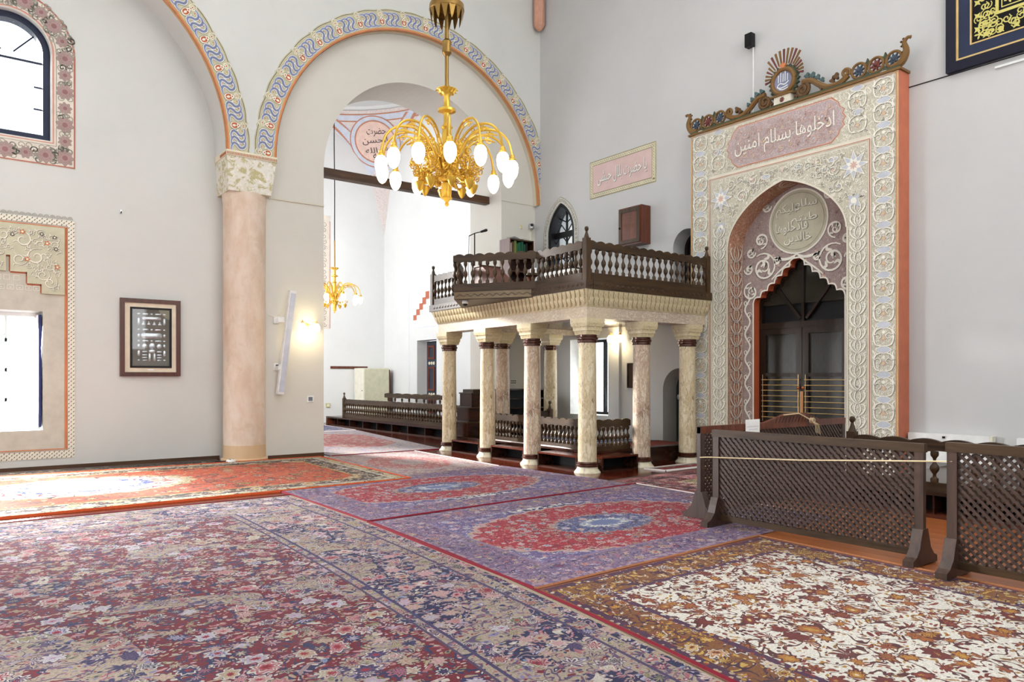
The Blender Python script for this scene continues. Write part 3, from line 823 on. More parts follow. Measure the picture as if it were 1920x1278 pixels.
for u in (-0.10, 0.15): plaque(u, -0.155, 0.10, 0.10); plaque(u, -0.26, 0.10, 0.03); plaque(u, -0.32, 0.10, 0.03); plaque(u, -0.37, 0.10, 0.03); plaque(u, -0.42, 0.09, 0.025)
plaque(0.025, -0.15, 0.11, 0.12); plaque(0.025, -0.25, 0.12, 0.07); plaque(-0.015, -0.36, 0.045, 0.15); plaque(0.07, -0.36, 0.045, 0.15)
MB().prism(rect(-0.05, -0.605, 0.05, -0.585), Pf, 0.04, 0.044).build('name_plate', 'pure_white', fr)
MB().prism(rect(-0.345, -0.555, 0.355, 0.555), Pf, 0.046, 0.05).build('glass_pane', 'clear_glass', fr)
hk = thing('wall_hook', 'tiny grey hook high on the plain wall above the framed plaques', 'hook', (2.53, YL, 4.6))
MB().cbox((0, -0.012, 0.03), (0.035, 0.024, 0.07)).build('plate', 'steel', hk)
MB().tube([(0, -0.02, 0.02), (0, -0.05, 0.0), (0, -0.06, 0.03)], 0.008, 6).build('prong', 'dark_metal', hk)
# power strip coiled at the foot of the column
pp = thing('extension_lead', 'white extension socket with cable on the floor at the column foot', 'cable', (4.26, 14.36, 0.012))
MB().lathe([(0.085, 0), (0.09, 0.02), (0.08, 0.05), (0.03, 0.055)], 16).build('reel', 'white_paint', pp, True)
mb = MB()
for k in range(3): mb.lathe([(0.018, 0.052), (0.018, 0.058)], 8, (0.042 * cos(2.1 * k), 0.042 * sin(2.1 * k), 0))
mb.build('socket', 'dark_metal', pp)
MB().tube([(0.09, 0, 0.02), (0.02, 0.13, 0.012), (-0.12, 0.16, 0.012), (-0.22, 0.24, 0.012)], 0.009, 6).build('cable', 'dark_metal', pp)

# ---- column loudspeaker leaning on its brackets, pier face
sp = thing('column_loudspeaker', 'long slim white column loudspeaker tilted on the pier beside the column', 'loudspeaker', (5.35, YT, 2.3))
mb = MB(); mb.box((-0.065, -0.05, -1.03), (0.065, 0.05, 1.03))
body = mb.build('housing', 'white_paint', sp); body.location = (0, -0.16, 0); body.rotation_euler = (rad(3), rad(6.1), 0)
g = MB().box((-0.045, -0.058, -0.98), (0.06, -0.05, 0.98)).build('grille', flat('print_and_shade_grey', S(196, 200, 212), 0.6), sp); g.location = (0, -0.16, 0); g.rotation_euler = (rad(3), rad(6.1), 0)  # bluish shading of the speaker's front put into this plate's colour
for z in (-0.48, 0.45):
    MB().box((-0.16, -0.15, z - 0.05), (-0.13 + 0.1, -0.13, z + 0.05)).build('bracket_arm', 'white_paint', sp)
    MB().box((-0.2, -0.02, z - 0.07), (-0.1, 0.0, z + 0.07)).build('bracket_plate', 'white_paint', sp)
MB().box((-0.16, -0.15, -0.46), (-0.14, 0.0, -0.44)).build('bracket_bolt', 'dark_metal', sp)
MB().tube([(-0.05, -0.1, 0.62), (-0.2, -0.03, 0.5), (-0.30, -0.02, 0.55)], 0.006, 6).build('cable', 'cream_paint', sp)
sws = thing('wall_switch', 'small dark grey wall switch low on the pier below the twin lamp', 'switch', (5.91, YT, 1.17))
MB().cbox((0, -0.006, 0), (0.14, 0.012, 0.13)).build('plate', 'white_paint', sws)
MB().cbox((0, -0.014, 0), (0.085, 0.01, 0.08)).build('rocker', flat('slate', S(110, 116, 124), 0.5), sws)

def sconce(label, P, rz, power):
    t = thing('wall_lamp', label, 'lamp', P, rz, None)
    MB().lathe([(0.06, 0), (0.055, 0.02), (0.02, 0.03)], 14).build('backplate', 'brass', t, True).rotation_euler = (rad(90), 0, 0)
    for sx in (-0.15, 0.15):
        a = MB().tube([(0, -0.02, 0), (sx * 0.5, -0.12, 0.03), (sx, -0.16, 0.10), (sx, -0.16, 0.07)], 0.008, 8).build('arm', 'brass', t, True)
        MB().lathe([(0.012, 0.075), (0.03, 0.06), (0.034, 0.035)], 12, (sx, -0.16, 0)).build('socket_cap', 'brass', t, True)
        MB().lathe([(0.034, 0.035), (0.06, -0.01), (0.07, -0.07), (0.06, -0.11), (0.03, -0.13)], 16, (sx, -0.16, 0)).build('glass_shade', 'lit_glass', t, True)
    l = bpy.data.lights.new('wall_lamp_light', 'POINT'); l.energy = power; l.color = (1.0, 0.82, 0.48); l.shadow_soft_size = 0.12
    lo = bpy.data.objects.new('wall_lamp_light', l); COL.objects.link(lo); lo.parent = t; lo.location = (0, -0.30, -0.10)
    return t
sconce('lit twin wall lamp on the pale pier between loudspeaker and opening', (5.83, YT, 2.66), 0, 22)
# ================================================================== PORTAL
flat('portal_cream', S(222, 215, 198), 0.88, var=0.06); flat('portal_ground', S(200, 194, 174), 0.9, var=0.12, vscale=14); flat('portal_white', S(240, 236, 224), 0.85)
flat('portal_shade', S(150, 143, 126), 0.9); flat('portal_blue', S(194, 197, 206), 0.88); flat('portal_pink', S(214, 180, 168), 0.88); flat('portal_yellow', S(214, 202, 140), 0.88)
flat('mauve_ground', S(176, 158, 154), 0.9); flat('mauve_deep', S(138, 116, 112), 0.9); flat('niche_brown', S(176, 124, 98), 0.9); flat('niche_grey', S(214, 198, 184), 0.9)
flat('cartouche_mauve', S(190, 172, 172), 0.9)
def filigree(name, base, light, dark, sc):
    """dense low-relief tendrils painted tone on tone"""
    n = NT(name, 0.9, 0.15); p = n.obj()
    f, _ = n.noise(p, sc, 2, 0.5, 1.4); g, _ = n.noise(n.vmath('ADD', p, (3.1, 1.7, 5.3)), sc * 1.5, 1, 0.5, 1.0); h, _ = n.noise(p, 1.6, 3)
    c = n.mix(n.math('MULTIPLY_ADD', h, 1.6, -0.4, clamp=True), tuple(x * 0.9 for x in base), base)
    a = n.math('ABSOLUTE', n.math('SUBTRACT', f, 0.5)); b = n.math('ABSOLUTE', n.math('SUBTRACT', g, 0.5))
    c = n.mix(n.lt(a, 0.042), c, dark); c = n.mix(n.lt(b, 0.034), c, dark)
    c = n.mix(n.lt(a, 0.026), c, light); c = n.mix(n.lt(b, 0.020), c, light)
    n.color(c); n.bump(n.math('MAXIMUM', n.lt(a, 0.03), n.lt(b, 0.025)), 0.004, 0.4)
    MATS[name] = n.m
filigree('portal_ground', S(202, 196, 176), S(228, 223, 208), S(168, 161, 142), 9.0)
filigree('cartouche_mauve', S(186, 168, 168), S(206, 190, 186), S(166, 146, 148), 12.0)
filigree('mauve_ground', S(168, 148, 145), S(188, 170, 166), S(146, 124, 121), 14.0)
filigree('niche_brown', S(178, 126, 100), S(196, 160, 138), S(150, 100, 80), 9.0)
CY = -7.425
flat('portal_plain', S(196, 191, 168), 0.9, var=0.1, vscale=10); flat_plain = 'portal_plain'
PF = onXp(XP)
pt = thing('portal', 'tall painted entrance portal with cream arabesques and pointed niche, terracotta side', 'portal', (0, 0, 0))
body = MB().prism([rect(-9.40, 0, -5.45, 6.27), niche], PF, 0, -(XW - XP)).build('body', 'portal_cream', pt)
MB().box((XP + 0.002, 5.438, 0), (XW, 5.45, 6.27)).build('side_face', 'terracotta', pt)
MB().box((XP + 0.002, 9.40, 0), (XW, 9.412, 6.27)).build('side_face', 'portal_cream', pt)
lin = MB(); nn = len(niche)
nch = [(CY + (u - CY) * 0.994, v - 0.006 if v > 1 else v) for u, v in niche]
lin.add([PF(u, v, 0.0) for u, v in nch] + [PF(u, v, -(XN - XP)) for u, v in nch], [(k, k + 1, nn + k + 1, nn + k) for k in range(nn - 1)])
lin.build('niche_reveal', 'niche_brown', pt)
def circle_unit(o, cx, cz, w, H, col, s=1.0):
    for sg in (-1, 1):
        c1 = crom([(cx + sg * 0.02 * s, cz + 0.16 * s), (cx + sg * 0.13 * s, cz + 0.12 * s), (cx + sg * 0.165 * s, cz), (cx + sg * 0.13 * s, cz - 0.12 * s), (cx + sg * 0.03 * s, cz - 0.15 * s)], 4)
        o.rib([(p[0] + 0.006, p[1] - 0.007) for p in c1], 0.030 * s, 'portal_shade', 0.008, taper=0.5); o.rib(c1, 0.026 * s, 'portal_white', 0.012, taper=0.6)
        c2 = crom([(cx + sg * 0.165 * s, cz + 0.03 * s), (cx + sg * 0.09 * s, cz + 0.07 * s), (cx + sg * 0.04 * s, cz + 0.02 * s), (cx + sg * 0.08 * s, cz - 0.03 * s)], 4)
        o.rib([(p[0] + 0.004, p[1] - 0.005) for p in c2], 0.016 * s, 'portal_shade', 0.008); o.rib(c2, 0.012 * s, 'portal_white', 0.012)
        c3 = crom([(cx + sg * 0.19 * s, cz + 0.20 * s), (cx + sg * 0.15 * s, cz + 0.14 * s), (cx + sg * 0.19 * s, cz + 0.05 * s)], 4)
        o.rib(c3, 0.020 * s, 'portal_white', 0.011, taper=0.7)
    o.flower(cx, cz - 0.02 * s, 0.05 * s, col, 'portal_yellow', 6, 0.010)
    o.fan([(cx + 0.03 * s * cos(a), cz + (0.085 + 0.03 * sin(a)) * s) for a in [k * pi / 4 for k in range(8)]], 'portal_white', 0.010)
def blue_lens(o, cx, cz, s=1.0, c='portal_blue'):
    o.fan(crom([(cx - 0.13 * s, cz), (cx - 0.05 * s, cz + 0.045 * s), (cx, cz + 0.06 * s), (cx + 0.05 * s, cz + 0.045 * s), (cx + 0.13 * s, cz), (cx + 0.05 * s, cz - 0.045 * s), (cx, cz - 0.06 * s), (cx - 0.05 * s, cz - 0.045 * s)], 3, True), c, 0.008)
    for sg in (-1, 1): o.rib(crom([(cx - 0.14 * s, cz), (cx - 0.05 * s, cz + sg * 0.055 * s), (cx + 0.05 * s, cz + sg * 0.055 * s), (cx + 0.14 * s, cz)], 4), 0.010, 'portal_white', 0.010)
def tulip(o, cx, cz, s=1.0, a='portal_white', b='portal_shade', lift=0.0):
    for sg in (-1, 1):
        l1 = crom([(cx, cz - 0.13 * s), (cx + sg * 0.09 * s, cz - 0.07 * s), (cx + sg * 0.145 * s, cz + 0.03 * s), (cx + sg * 0.10 * s, cz + 0.10 * s)], 4)
        l2 = crom([(cx, cz - 0.11 * s), (cx + sg * 0.055 * s, cz - 0.03 * s), (cx + sg * 0.05 * s, cz + 0.06 * s), (cx + sg * 0.01 * s, cz + 0.13 * s)], 4)
        for l, w_ in ((l1, 0.030), (l2, 0.022)):
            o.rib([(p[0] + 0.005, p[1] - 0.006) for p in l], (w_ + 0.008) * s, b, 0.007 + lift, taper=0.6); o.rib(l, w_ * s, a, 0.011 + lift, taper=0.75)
        o.rib(crom([(cx + sg * 0.15 * s, cz - 0.10 * s), (cx + sg * 0.12 * s, cz - 0.14 * s), (cx + sg * 0.16 * s, cz - 0.17 * s)], 3), 0.016 * s, a, 0.011 + lift, taper=0.5)
    o.rib([(cx, cz - 0.05 * s), (cx, cz + 0.05 * s)], 0.02 * s, a, 0.011 + lift, taper=0.8)
o = Orn(PF)
# grounds of the strips
o.poly(rect(-9.37, 0.02, -8.98, 6.2), 'portal_ground', 0.003); o.poly(rect(-5.86, 0.02, -5.49, 6.2), 'portal_ground', 0.003)
o.poly(rect(-8.90, 0.02, -8.58, 5.29), 'portal_ground', 0.003); o.poly(rect(-6.24, 0.02, -5.93, 5.29), 'portal_ground', 0.003)
o.poly(rect(-8.98, 5.40, -5.86, 6.2), 'portal_ground', 0.003)
sp_ = [(-8.58, 5.29), (-8.58, 4.02)] + [p for p in reversed(niche[1:-1])] + [(-6.24, 4.02), (-6.24, 5.29)]
o.poly(sp_, 'portal_ground', 0.003)
H = 0.385
for cx in (-9.175, -5.675):
    for k in range(16):
        cz = 0.30 + k * H
        if cz > 6.1: break
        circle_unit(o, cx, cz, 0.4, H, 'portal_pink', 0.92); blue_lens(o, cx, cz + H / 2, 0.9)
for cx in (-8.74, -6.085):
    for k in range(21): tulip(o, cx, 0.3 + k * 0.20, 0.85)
# small curls between the big motifs
for (ua, ub, va, vb, sd) in ((-9.36, -8.99, 0.1, 6.15, 31), (-5.85, -5.50, 0.1, 6.15, 32), (-8.90, -8.60, 0.1, 5.2, 33), (-6.22, -5.94, 0.1, 5.2, 34)):
    rq = random.Random(sd)
    for _ in range(int((vb - va) * 34)):
        x, z, r = rq.uniform(ua + 0.04, ub - 0.04), rq.uniform(va, vb), rq.uniform(0.02, 0.04)
        sp = spiral(x, z, r, 0.006, 1.2, rq.random() * 6.28, rq.choice((-1, 1)), 10)
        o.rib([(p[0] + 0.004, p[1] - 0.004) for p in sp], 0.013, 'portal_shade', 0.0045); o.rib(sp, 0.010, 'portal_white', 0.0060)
# orange frame
fr_ = [(-8.945, 0.0), (-8.945, 5.335), (-5.89, 5.335), (-5.89, 0.0)]
o.rib(fr_, 0.05, 'portal_cream', 0.012); o.rib(fr_, 0.018, 'rust_paint', 0.014)
o.rib([(-9.385, 0), (-9.385, 6.255), (-5.465, 6.255), (-5.465, 0)], 0.03, 'tan_paint', 0.012)
o.rib([(-9.37, 0), (-9.37, 6.235), (-5.48, 6.235), (-5.48, 0)], 0.01, 'rust_line', 0.013)
o.rib(niche[1:-1], 0.03, 'portal_cream', 0.012)
for u in (-8.565, -6.255): o.rib([(u, 0), (u, 4.02)], 0.025, 'portal_cream', 0.012)
# stars and scrolls of the spandrels
def inside_niche(u, v, m=0.06):
    s_ = min(1, abs(u - CY) / 1.14)
    return abs(u - CY) < 1.14 + m and v < 4.02 + 1.0 * (0.74 * sqrt(max(0, 1 - s_ * s_)) + 0.26 * (1 - s_)) + m
for cx, cz in ((-6.15, 4.98), (-8.70, 4.93)):
    o.fan(star(cx, cz, 0.27, 0.13, 8), 'portal_white', 0.009); o.fan(star(cx, cz, 0.21, 0.11, 8), 'portal_blue', 0.0105); o.fan(star(cx, cz, 0.14, 0.08, 8, 0.39), 'portal_white', 0.012)
    o.rib(star(cx, cz, 0.27, 0.13, 8), 0.008, 'portal_shade', 0.0125, True); o.flower(cx, cz, 0.07, 'portal_pink', 'portal_pink', 8, 0.0135)
for cx, cz in ((-6.15, 4.42), (-8.70, 4.4)):
    o.fan(star(cx, cz, 0.15, 0.06, 4, 0.78), 'portal_blue', 0.009); o.fan(circ(cx, cz, 0.05, 10), 'portal_white', 0.011)
for cx, cz in ((-7.425, 5.2), (-6.8, 5.18), (-8.05, 5.16)):
    o.flower(cx, cz, 0.055, 'portal_pink', 'portal_white', 6, 0.010); blue_lens(o, cx + 0.3, cz - 0.02, 0.7)
rn = random.Random(21)
placed = [(-6.15, 4.98, 0.3), (-8.70, 4.93, 0.3), (-6.15, 4.42, 0.15), (-8.7, 4.4, 0.15)]
def fill(o, u0, v0, u1, v1, ok, radii, n, seed, a='portal_white', b='portal_shade', h=0.009, placed=None):
    rn = random.Random(seed); placed = placed if placed is not None else []
    for _ in range(n):
        x, z, r = rn.uniform(u0, u1), rn.uniform(v0, v1), rn.choice(radii)
        if any((x - p) ** 2 + (z - q) ** 2 < (0.78 * (r + s_)) ** 2 for p, q, s_ in placed): continue
        if not all(ok(x + r * cos(t), z + r * sin(t)) for t in (0, 0.8, 1.6, 2.4, 3.1, 3.9, 4.7, 5.5)): continue
        placed.append((x, z, r))
        d = rn.choice((-1, 1)); sp = spiral(x, z, r, r * 0.15, 1.4, rn.uniform(0, 6.28), d, 22)
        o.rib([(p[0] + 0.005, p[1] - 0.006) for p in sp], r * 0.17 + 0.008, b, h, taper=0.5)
        o.rib(sp, r * 0.17 + 0.002, a, h + 0.003, taper=0.7)
        if r > 0.06:
            c_ = rn.choice(('portal_pink', 'portal_blue', 'portal_yellow'))
            o.fan(circ(x, z, r * 0.2, 8), c_, h + 0.004)
        for k in (4, 9, 14):
            p, q = sp[k], sp[k + 1]; t = atan2(q[1] - p[1], q[0] - p[0]) - d * 0.9; L = r * 0.6
            e = crom([p, (p[0] + L * 0.6 * cos(t), p[1] + L * 0.6 * sin(t)), (p[0] + L * cos(t - d * 0.7), p[1] + L * sin(t - d * 0.7))], 3)
            if all(ok(*w_) for w_ in e): o.rib(e, 0.012 + r * 0.06, a, h + 0.003, taper=0.6)
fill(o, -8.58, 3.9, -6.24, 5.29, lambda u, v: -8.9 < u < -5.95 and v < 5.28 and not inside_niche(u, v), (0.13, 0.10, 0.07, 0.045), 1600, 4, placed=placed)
# top band: cartouche and side roundels
for cx in (-6.09, -8.76):
    for cz in (5.62, 6.0): circle_unit(o, cx, cz, 0.4, H, 'portal_pink', 0.85); blue_lens(o, cx, cz + 0.19, 0.8)
CZ = 5.80
def cart(e=0.0):
    W_, h_ = 1.12 + e, 0.345 + e
    half = [(W_, 0.0), (W_ - 0.05, 0.07), (W_ - 0.02, 0.13), (W_ - 0.10, 0.19), (W_ - 0.12, 0.26), (W_ - 0.24, h_)]
    q = half + [(-p[0], p[1]) for p in reversed(half)]
    return [(CY + p[0], CZ + p[1]) for p in q] + [(CY + p[0], CZ - p[1]) for p in reversed(q[1:-1])]
o.poly(cart(0.03), 'rust_line', 0.006); o.poly(cart(0.012), 'portal_pink', 0.008); o.poly(cart(), 'cartouche_mauve', 0.010)
fill(o, CY - 1.1, CZ - 0.33, CY + 1.1, CZ + 0.33, lambda u, v: abs(u - CY) < 0.98 and abs(v - CZ) < 0.31, (0.09, 0.065, 0.045, 0.03), 700, 9, 'portal_pink', 'mauve_ground', 0.012)
letter(o, shape_ar('ادخلوها بسلام امنين'), 'portal_white', 0.020, width=1.92, height=0.38, cx=CY, cy=CZ - 0.04, bold=0.0)
fill(o, -8.98, 5.4, -5.88, 6.2, lambda u, v: -8.96 < u < -5.9 and 5.42 < v < 6.19 and (abs(u - CY) > 1.2 or abs(v - CZ) > 0.37 or abs(u - CY) > 0.93 and abs(v - CZ) > 0.27), (0.08, 0.055, 0.035), 900, 13, placed=[(-6.09, 5.62, .16), (-6.09, 6.0, .16), (-8.76, 5.62, .16), (-8.76, 6.0, .16)])
o.build(pt, 'arabesque')
# niche: left reveal with a leaf chain
PJ = lambda u, v, h: (XP + u, 8.538 - h, v)
o = Orn(PJ)
for k in range(17): tulip(o, 0.22, 0.3 + k * 0.225, 1.15, 'niche_grey', 'mauve_deep', 0.0)
for u in (0.04, 0.41): o.rib([(u, 0), (u, 4.1)], 0.014, 'niche_grey', 0.004)
o.build(pt, 'reveal_ornament')
# arch soffit leaf chain
def PA(u, v, h):
    s_ = cos(v); c_, w_ = CY, 1.128 - h
    return (XP + u, -(c_ - w_ * s_), 4.02 + (1.0 - h) * (0.74 * sqrt(max(0, 1 - s_ * s_)) + 0.26 * (1 - abs(s_))))
o = Orn(PA); o.T = lambda u, v: (u, v * 0.78)
for k in range(6): tulip(o, 0.22, 0.25 + k * 0.34, 1.15, 'niche_grey', 'mauve_deep', 0.0)
o.build(pt, 'reveal_ornament')
# niche back with the lobed door opening
def lobed(w_, zs, za, n=6):
    half = []
    for i in range(n):
        t0, t1 = i / n, (i + 1) / n
        f = lambda t: (w_ * (1 - t), zs + (za - zs) * (0.82 * t + 0.18 * t * t))
        a, b = f(t0), f(t1)
        dx, dz = b[0] - a[0], b[1] - a[1]; L = sqrt(dx * dx + dz * dz); nx, nz = -dz / L * -1, dx / L * -1
        for k in range(5):
            t = k / 5
            bul = 0.30 * L * sin(pi * t) * (1 if True else 0)
            half.append((a[0] + dx * t + nx * bul, a[1] + dz * t + nz * bul))
    half.append((0, za))
    return half
hf = lobed(0.89, 2.98, 3.72)
dl = [(CY + 0.89, 0.0)] + [(CY + p[0], p[1]) for p in hf] + [(CY - p[0], p[1]) for p in reversed(hf[:-1])] + [(CY - 0.89, 0.0)]
PN = onXp(XN)
outer = [(CY + 1.25, 0.0)] + [dl[0]] + dl[1:-1] + [dl[-1]] + [(CY - 1.25, 0.0), (CY - 1.25, 5.15), (CY + 1.25, 5.15)]
MB().prism(outer, PN, 0, -0.10).build('niche_back', 'mauve_ground', pt)
lin = MB(); nn = len(dl)
dli = [(CY + (u - CY) * 0.992, v - 0.006 if v > 0.1 else v) for u, v in dl]
lin.add([PN(u, v, 0.006) for u, v in dli] + [PN(u, v, -0.17) for u, v in dli], [(k, k + 1, nn + k + 1, nn + k) for k in range(nn - 1)])
lin.build('door_reveal', flat('red_reveal', S(182, 88, 54), 0.8), pt)
o = Orn(PN)
o.rib(dl, 0.028, 'portal_white', 0.008)
o.fan(circ(CY + 0.02, 4.36, 0.575, 48), 'portal_white', 0.010); o.fan(circ(CY + 0.02, 4.36, 0.545, 48), flat_plain, 0.014); o.rib(circ(CY + 0.02, 4.36, 0.50, 48), 0.01, 'portal_shade', 0.016, True)
for s_, dx, dz, w_, h_ in (('سلام', 0.18, 0.27, 0.42, 0.2), ('عليكم', -0.17, 0.22, 0.46, 0.22), ('طبتم', 0.14, 0.02, 0.5, 0.2), ('فادخلوها', -0.10, -0.10, 0.62, 0.22), ('خالدين', 0.02, -0.30, 0.52, 0.2)):
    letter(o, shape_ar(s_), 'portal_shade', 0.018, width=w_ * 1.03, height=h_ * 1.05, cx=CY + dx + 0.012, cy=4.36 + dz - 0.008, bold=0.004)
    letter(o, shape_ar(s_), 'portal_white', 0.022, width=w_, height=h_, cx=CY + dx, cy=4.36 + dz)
def bigscroll(cx, cz, r, d, a0, turns=1.5):
    sp = spiral(cx, cz, r, r * 0.2, turns, a0, d, 34)
    o.rib(sp, 0.036, 'portal_white', 0.016, taper=0.4)
    for k in (3, 9, 15, 21):
        p, q = sp[k], sp[k + 1]; t = atan2(q[1] - p[1], q[0] - p[0]) + d * 0.9
        L = r * 0.42
        o.rib(crom([p, (p[0] + L * 0.6 * cos(t), p[1] + L * 0.6 * sin(t)), (p[0] + L * cos(t + d * 0.9), p[1] + L * sin(t + d * 0.9))], 4), 0.05 * r / 0.25, 'portal_white', 0.014, taper=0.8)
    o.rib([(cx + 0.02 * cos(a0), cz), (cx + 0.05, cz + 0.08), (cx + 0.02, cz + 0.02)], 0.04, 'portal_white', 0.016, taper=0.5)
for sg in (-1, 1):
    bigscroll(CY + sg * 0.66, 3.62, 0.27, sg, pi / 2 - sg * 0.6, 1.7)
    bigscroll(CY + sg * 0.72, 4.12, 0.15, -sg, -pi / 2, 1.4)
    bigscroll(CY + sg * 0.93, 3.20, 0.17, -sg, pi / 2, 1.4)
    bigscroll(CY + sg * 0.60, 4.72, 0.10, sg, 0, 1.3)
    bigscroll(CY + sg * 0.38, 3.88 - 0.18, 0.075, -sg, 0, 1.3)
    bigscroll(CY + sg * 0.98, 3.62, 0.10, -sg, pi, 1.3)
    bigscroll(CY + sg * 0.93, 3.92, 0.10, sg, 0, 1.3)
    o.rib(crom([(CY, 3.78), (CY + sg * 0.15, 3.72), (CY + sg * 0.32, 3.73), (CY + sg * 0.45, 3.78)], 5), 0.05, 'portal_white', 0.016, taper=0.6)
    o.rib(crom([(CY + sg * 0.03, 3.74), (CY + sg * 0.2, 3.62), (CY + sg * 0.36, 3.50), (CY + sg * 0.5, 3.38)], 5), 0.03, 'portal_white', 0.016, taper=0.4)
    # slim strip beside the door
    wave = [(CY + sg * (1.01 + 0.055 * sin(z * 2 * pi / 0.46)), z) for z in [0.1 + 0.04 * k for k in range(76)]]
    o.rib(wave, 0.032, 'portal_white', 0.014)
    for k in range(13):
        z = 0.2 + k * 0.23; s2 = 1 if k % 2 else -1
        o.rib(spiral(CY + sg * 1.01 + 0.035 * s2, z + 0.04, 0.055, 0.012, 1.2, 0, s2, 12), 0.018, 'portal_white', 0.0145, taper=0.4)
fill(o, CY - 1.0, 3.0, CY + 1.0, 4.9, lambda u, v: False, (0.05,), 1, 2)
rn = random.Random(8)
for _ in range(260):
    u, v = CY + rn.uniform(-1.1, 1.1), rn.uniform(0.2, 4.9)
    if abs(u - CY) < 0.93 and v < 3.72 - 0.85 * abs(u - CY): continue
    if not inside_niche(u, v, -0.05): continue
    c_ = rn.choice(('mauve_deep', 'mauve_deep', 'portal_pink', 'cartouche_mauve'))
    o.fan(petals(u, v, rn.uniform(0.02, 0.04), 5, 0.3, rn.random() * 6), c_, 0.005)
    o.rib(crom([(u, v), (u + rn.uniform(-.06, .06), v + 0.04), (u + rn.uniform(-.08, .08), v + 0.08)], 3), 0.010, 'mauve_deep', 0.004)
o.build(pt, 'niche_ornament')

# ---- the double door
d1 = MB()
Pd = onXp(XD)
fin = [(CY + (u - CY) * 0.93, v - 0.045 if v > 0.1 else v) for u, v in dl]
fro = [(u, v) for u, v in dl]
ring_ = MB(); nn = len(dl)
d1.prism([[(CY + 0.95, 0.0), (CY + 0.95, 3.85), (CY - 0.95, 3.85), (CY - 0.95, 0.0)], [(u, max(v, 0.02)) for u, v in fin]], Pd, 0.03, -0.06)
door = struct(d1.build('door_1', 'door_wood'))
MB().prism(rect(CY - 0.86, 2.50, CY + 0.86, 2.61), Pd, 0.05, -0.06).build('transom_bar', 'door_wood', door)
MB().prism(rect(CY - 0.025, 2.6, CY + 0.025, 3.7), Pd, 0.02, -0.05).build('mullion', 'door_wood', door)
for sg in (-1, 1):
    mb = MB(); a, b = (CY + sg * 0.06, 2.66), (CY + sg * 0.50, 3.22)
    w_ = 0.022
    mb.prism([(a[0] - w_, a[1] + w_ * sg * 0.7), (a[0] + w_, a[1] - w_ * sg * 0.7), (b[0] + w_, b[1] - w_ * sg * 0.7), (b[0] - w_, b[1] + w_ * sg * 0.7)], Pd, 0.015, -0.04)
    mb.build('glazing_bar', 'door_wood', door)
n = NT('dark_glass', 0.10, 0.5); n.color(S(52, 48, 40)); MATS['dark_glass'] = n.m
n = NT('frosted_dark', 0.3, 0.25)
f, _ = n.noise(n.vmath('MULTIPLY', n.obj(), (1, 60, 8)), 1.0, 2); n.color(n.ramp(f, [(0.3, S(38, 37, 33)), (0.7, S(50, 48, 43))])); MATS['frosted_dark'] = n.m
MB().prism([(u, v) for u, v in fin if v > 2.4] , Pd, -0.025, -0.035).build('fanlight_pane', 'dark_glass', door)
for sg, (ua, ub) in ((-1, (CY - 0.86, CY - 0.005)), (1, (CY + 0.005, CY + 0.86))):
    holes = [rect(ua + 0.12, 0.85, ub - 0.12, 1.62), rect(ua + 0.12, 1.69, ub - 0.12, 2.39), rect(ua + 0.12, 0.14, ub - 0.12, 0.66)]
    leaf = MB().prism([rect(ua, 0.02, ub, 2.5)] + holes, Pd, 0.04, -0.03).build('leaf', 'door_wood', door)
    MB().prism(holes[0], Pd, 0.0, -0.01).build('pane', 'frosted_dark', leaf)
    MB().prism(holes[1], Pd, 0.0, -0.01).build('pane', 'frosted_dark', leaf)
    MB().prism(holes[2], Pd, 0.02, -0.01).build('wood_panel', 'red_wood', leaf)
    for k in range(8):
        z = 0.88 + k * 0.098
        MB().tube([Pd(ua + 0.06, z, 0.075), Pd(ub - 0.035, z, 0.075)], 0.0085, 6).build('brass_rod', 'brass', leaf)
    for u in (ua + 0.08, ub - 0.05): MB().tube([Pd(u, 0.80, 0.075), Pd(u, 1.66, 0.075)], 0.006, 6).build('brass_upright', 'brass', leaf)
    kx = CY + sg * 0.045
    MB().lathe([(0.005, -0.03), (0.022, -0.02), (0.03, 0), (0.022, 0.02), (0.005, 0.03)], 12, Pd(kx, 1.42, 0.09)).build('knob', flat('copper', S(190, 116, 70), 0.3, 0.7), leaf, True)
MB().prism(rect(CY - 0.03, 0.75, CY + 0.03, 1.36), Pd, 0.06, 0.03).build('astragal', flat('amber_wood', S(176, 118, 50), 0.35), door)
MB().box((12.22, 6.0, 0), (12.3, 8.8, 4.2)).build('lobby_dark_sheet', 'black_paint', door)  # black sheet standing in for the darkness of the unlit lobby

# ---- carved crest on the portal
flat('crest_brown', S(98, 72, 44), 0.55); flat('crest_gold', S(120, 88, 48), 0.5); flat('crest_teal', S(78, 98, 98), 0.6); flat('crest_red', S(112, 60, 54), 0.6); flat('crest_blue', S(70, 80, 94), 0.6); flat('crest_green', S(70, 76, 56), 0.6); flat('enamel_blue', S(128, 134, 160), 0.6)
cr = thing('carved_crest', 'carved gilt and painted wooden crest with roundels, scrolls and rayed medallion above portal', 'crest', (XP + 0.06, 7.425, 6.27))
Pc = lambda u, v, h: (-h, -u, v)
MB().prism(rect(-2.02, 0.0, 2.02, 0.035), Pc, 0.10, -0.22).build('base_rail', 'crest_gold', cr)
MB().prism(rect(-1.99, 0.035, 1.99, 0.075), Pc, 0.07, -0.02).build('base_board', 'crest_green', cr)
def Tb(pts, r, name, mat, n=7): 
    return MB().tube([Pc(u, v, 0.02) for u, v in pts], r, n).build(name, mat, cr, True)
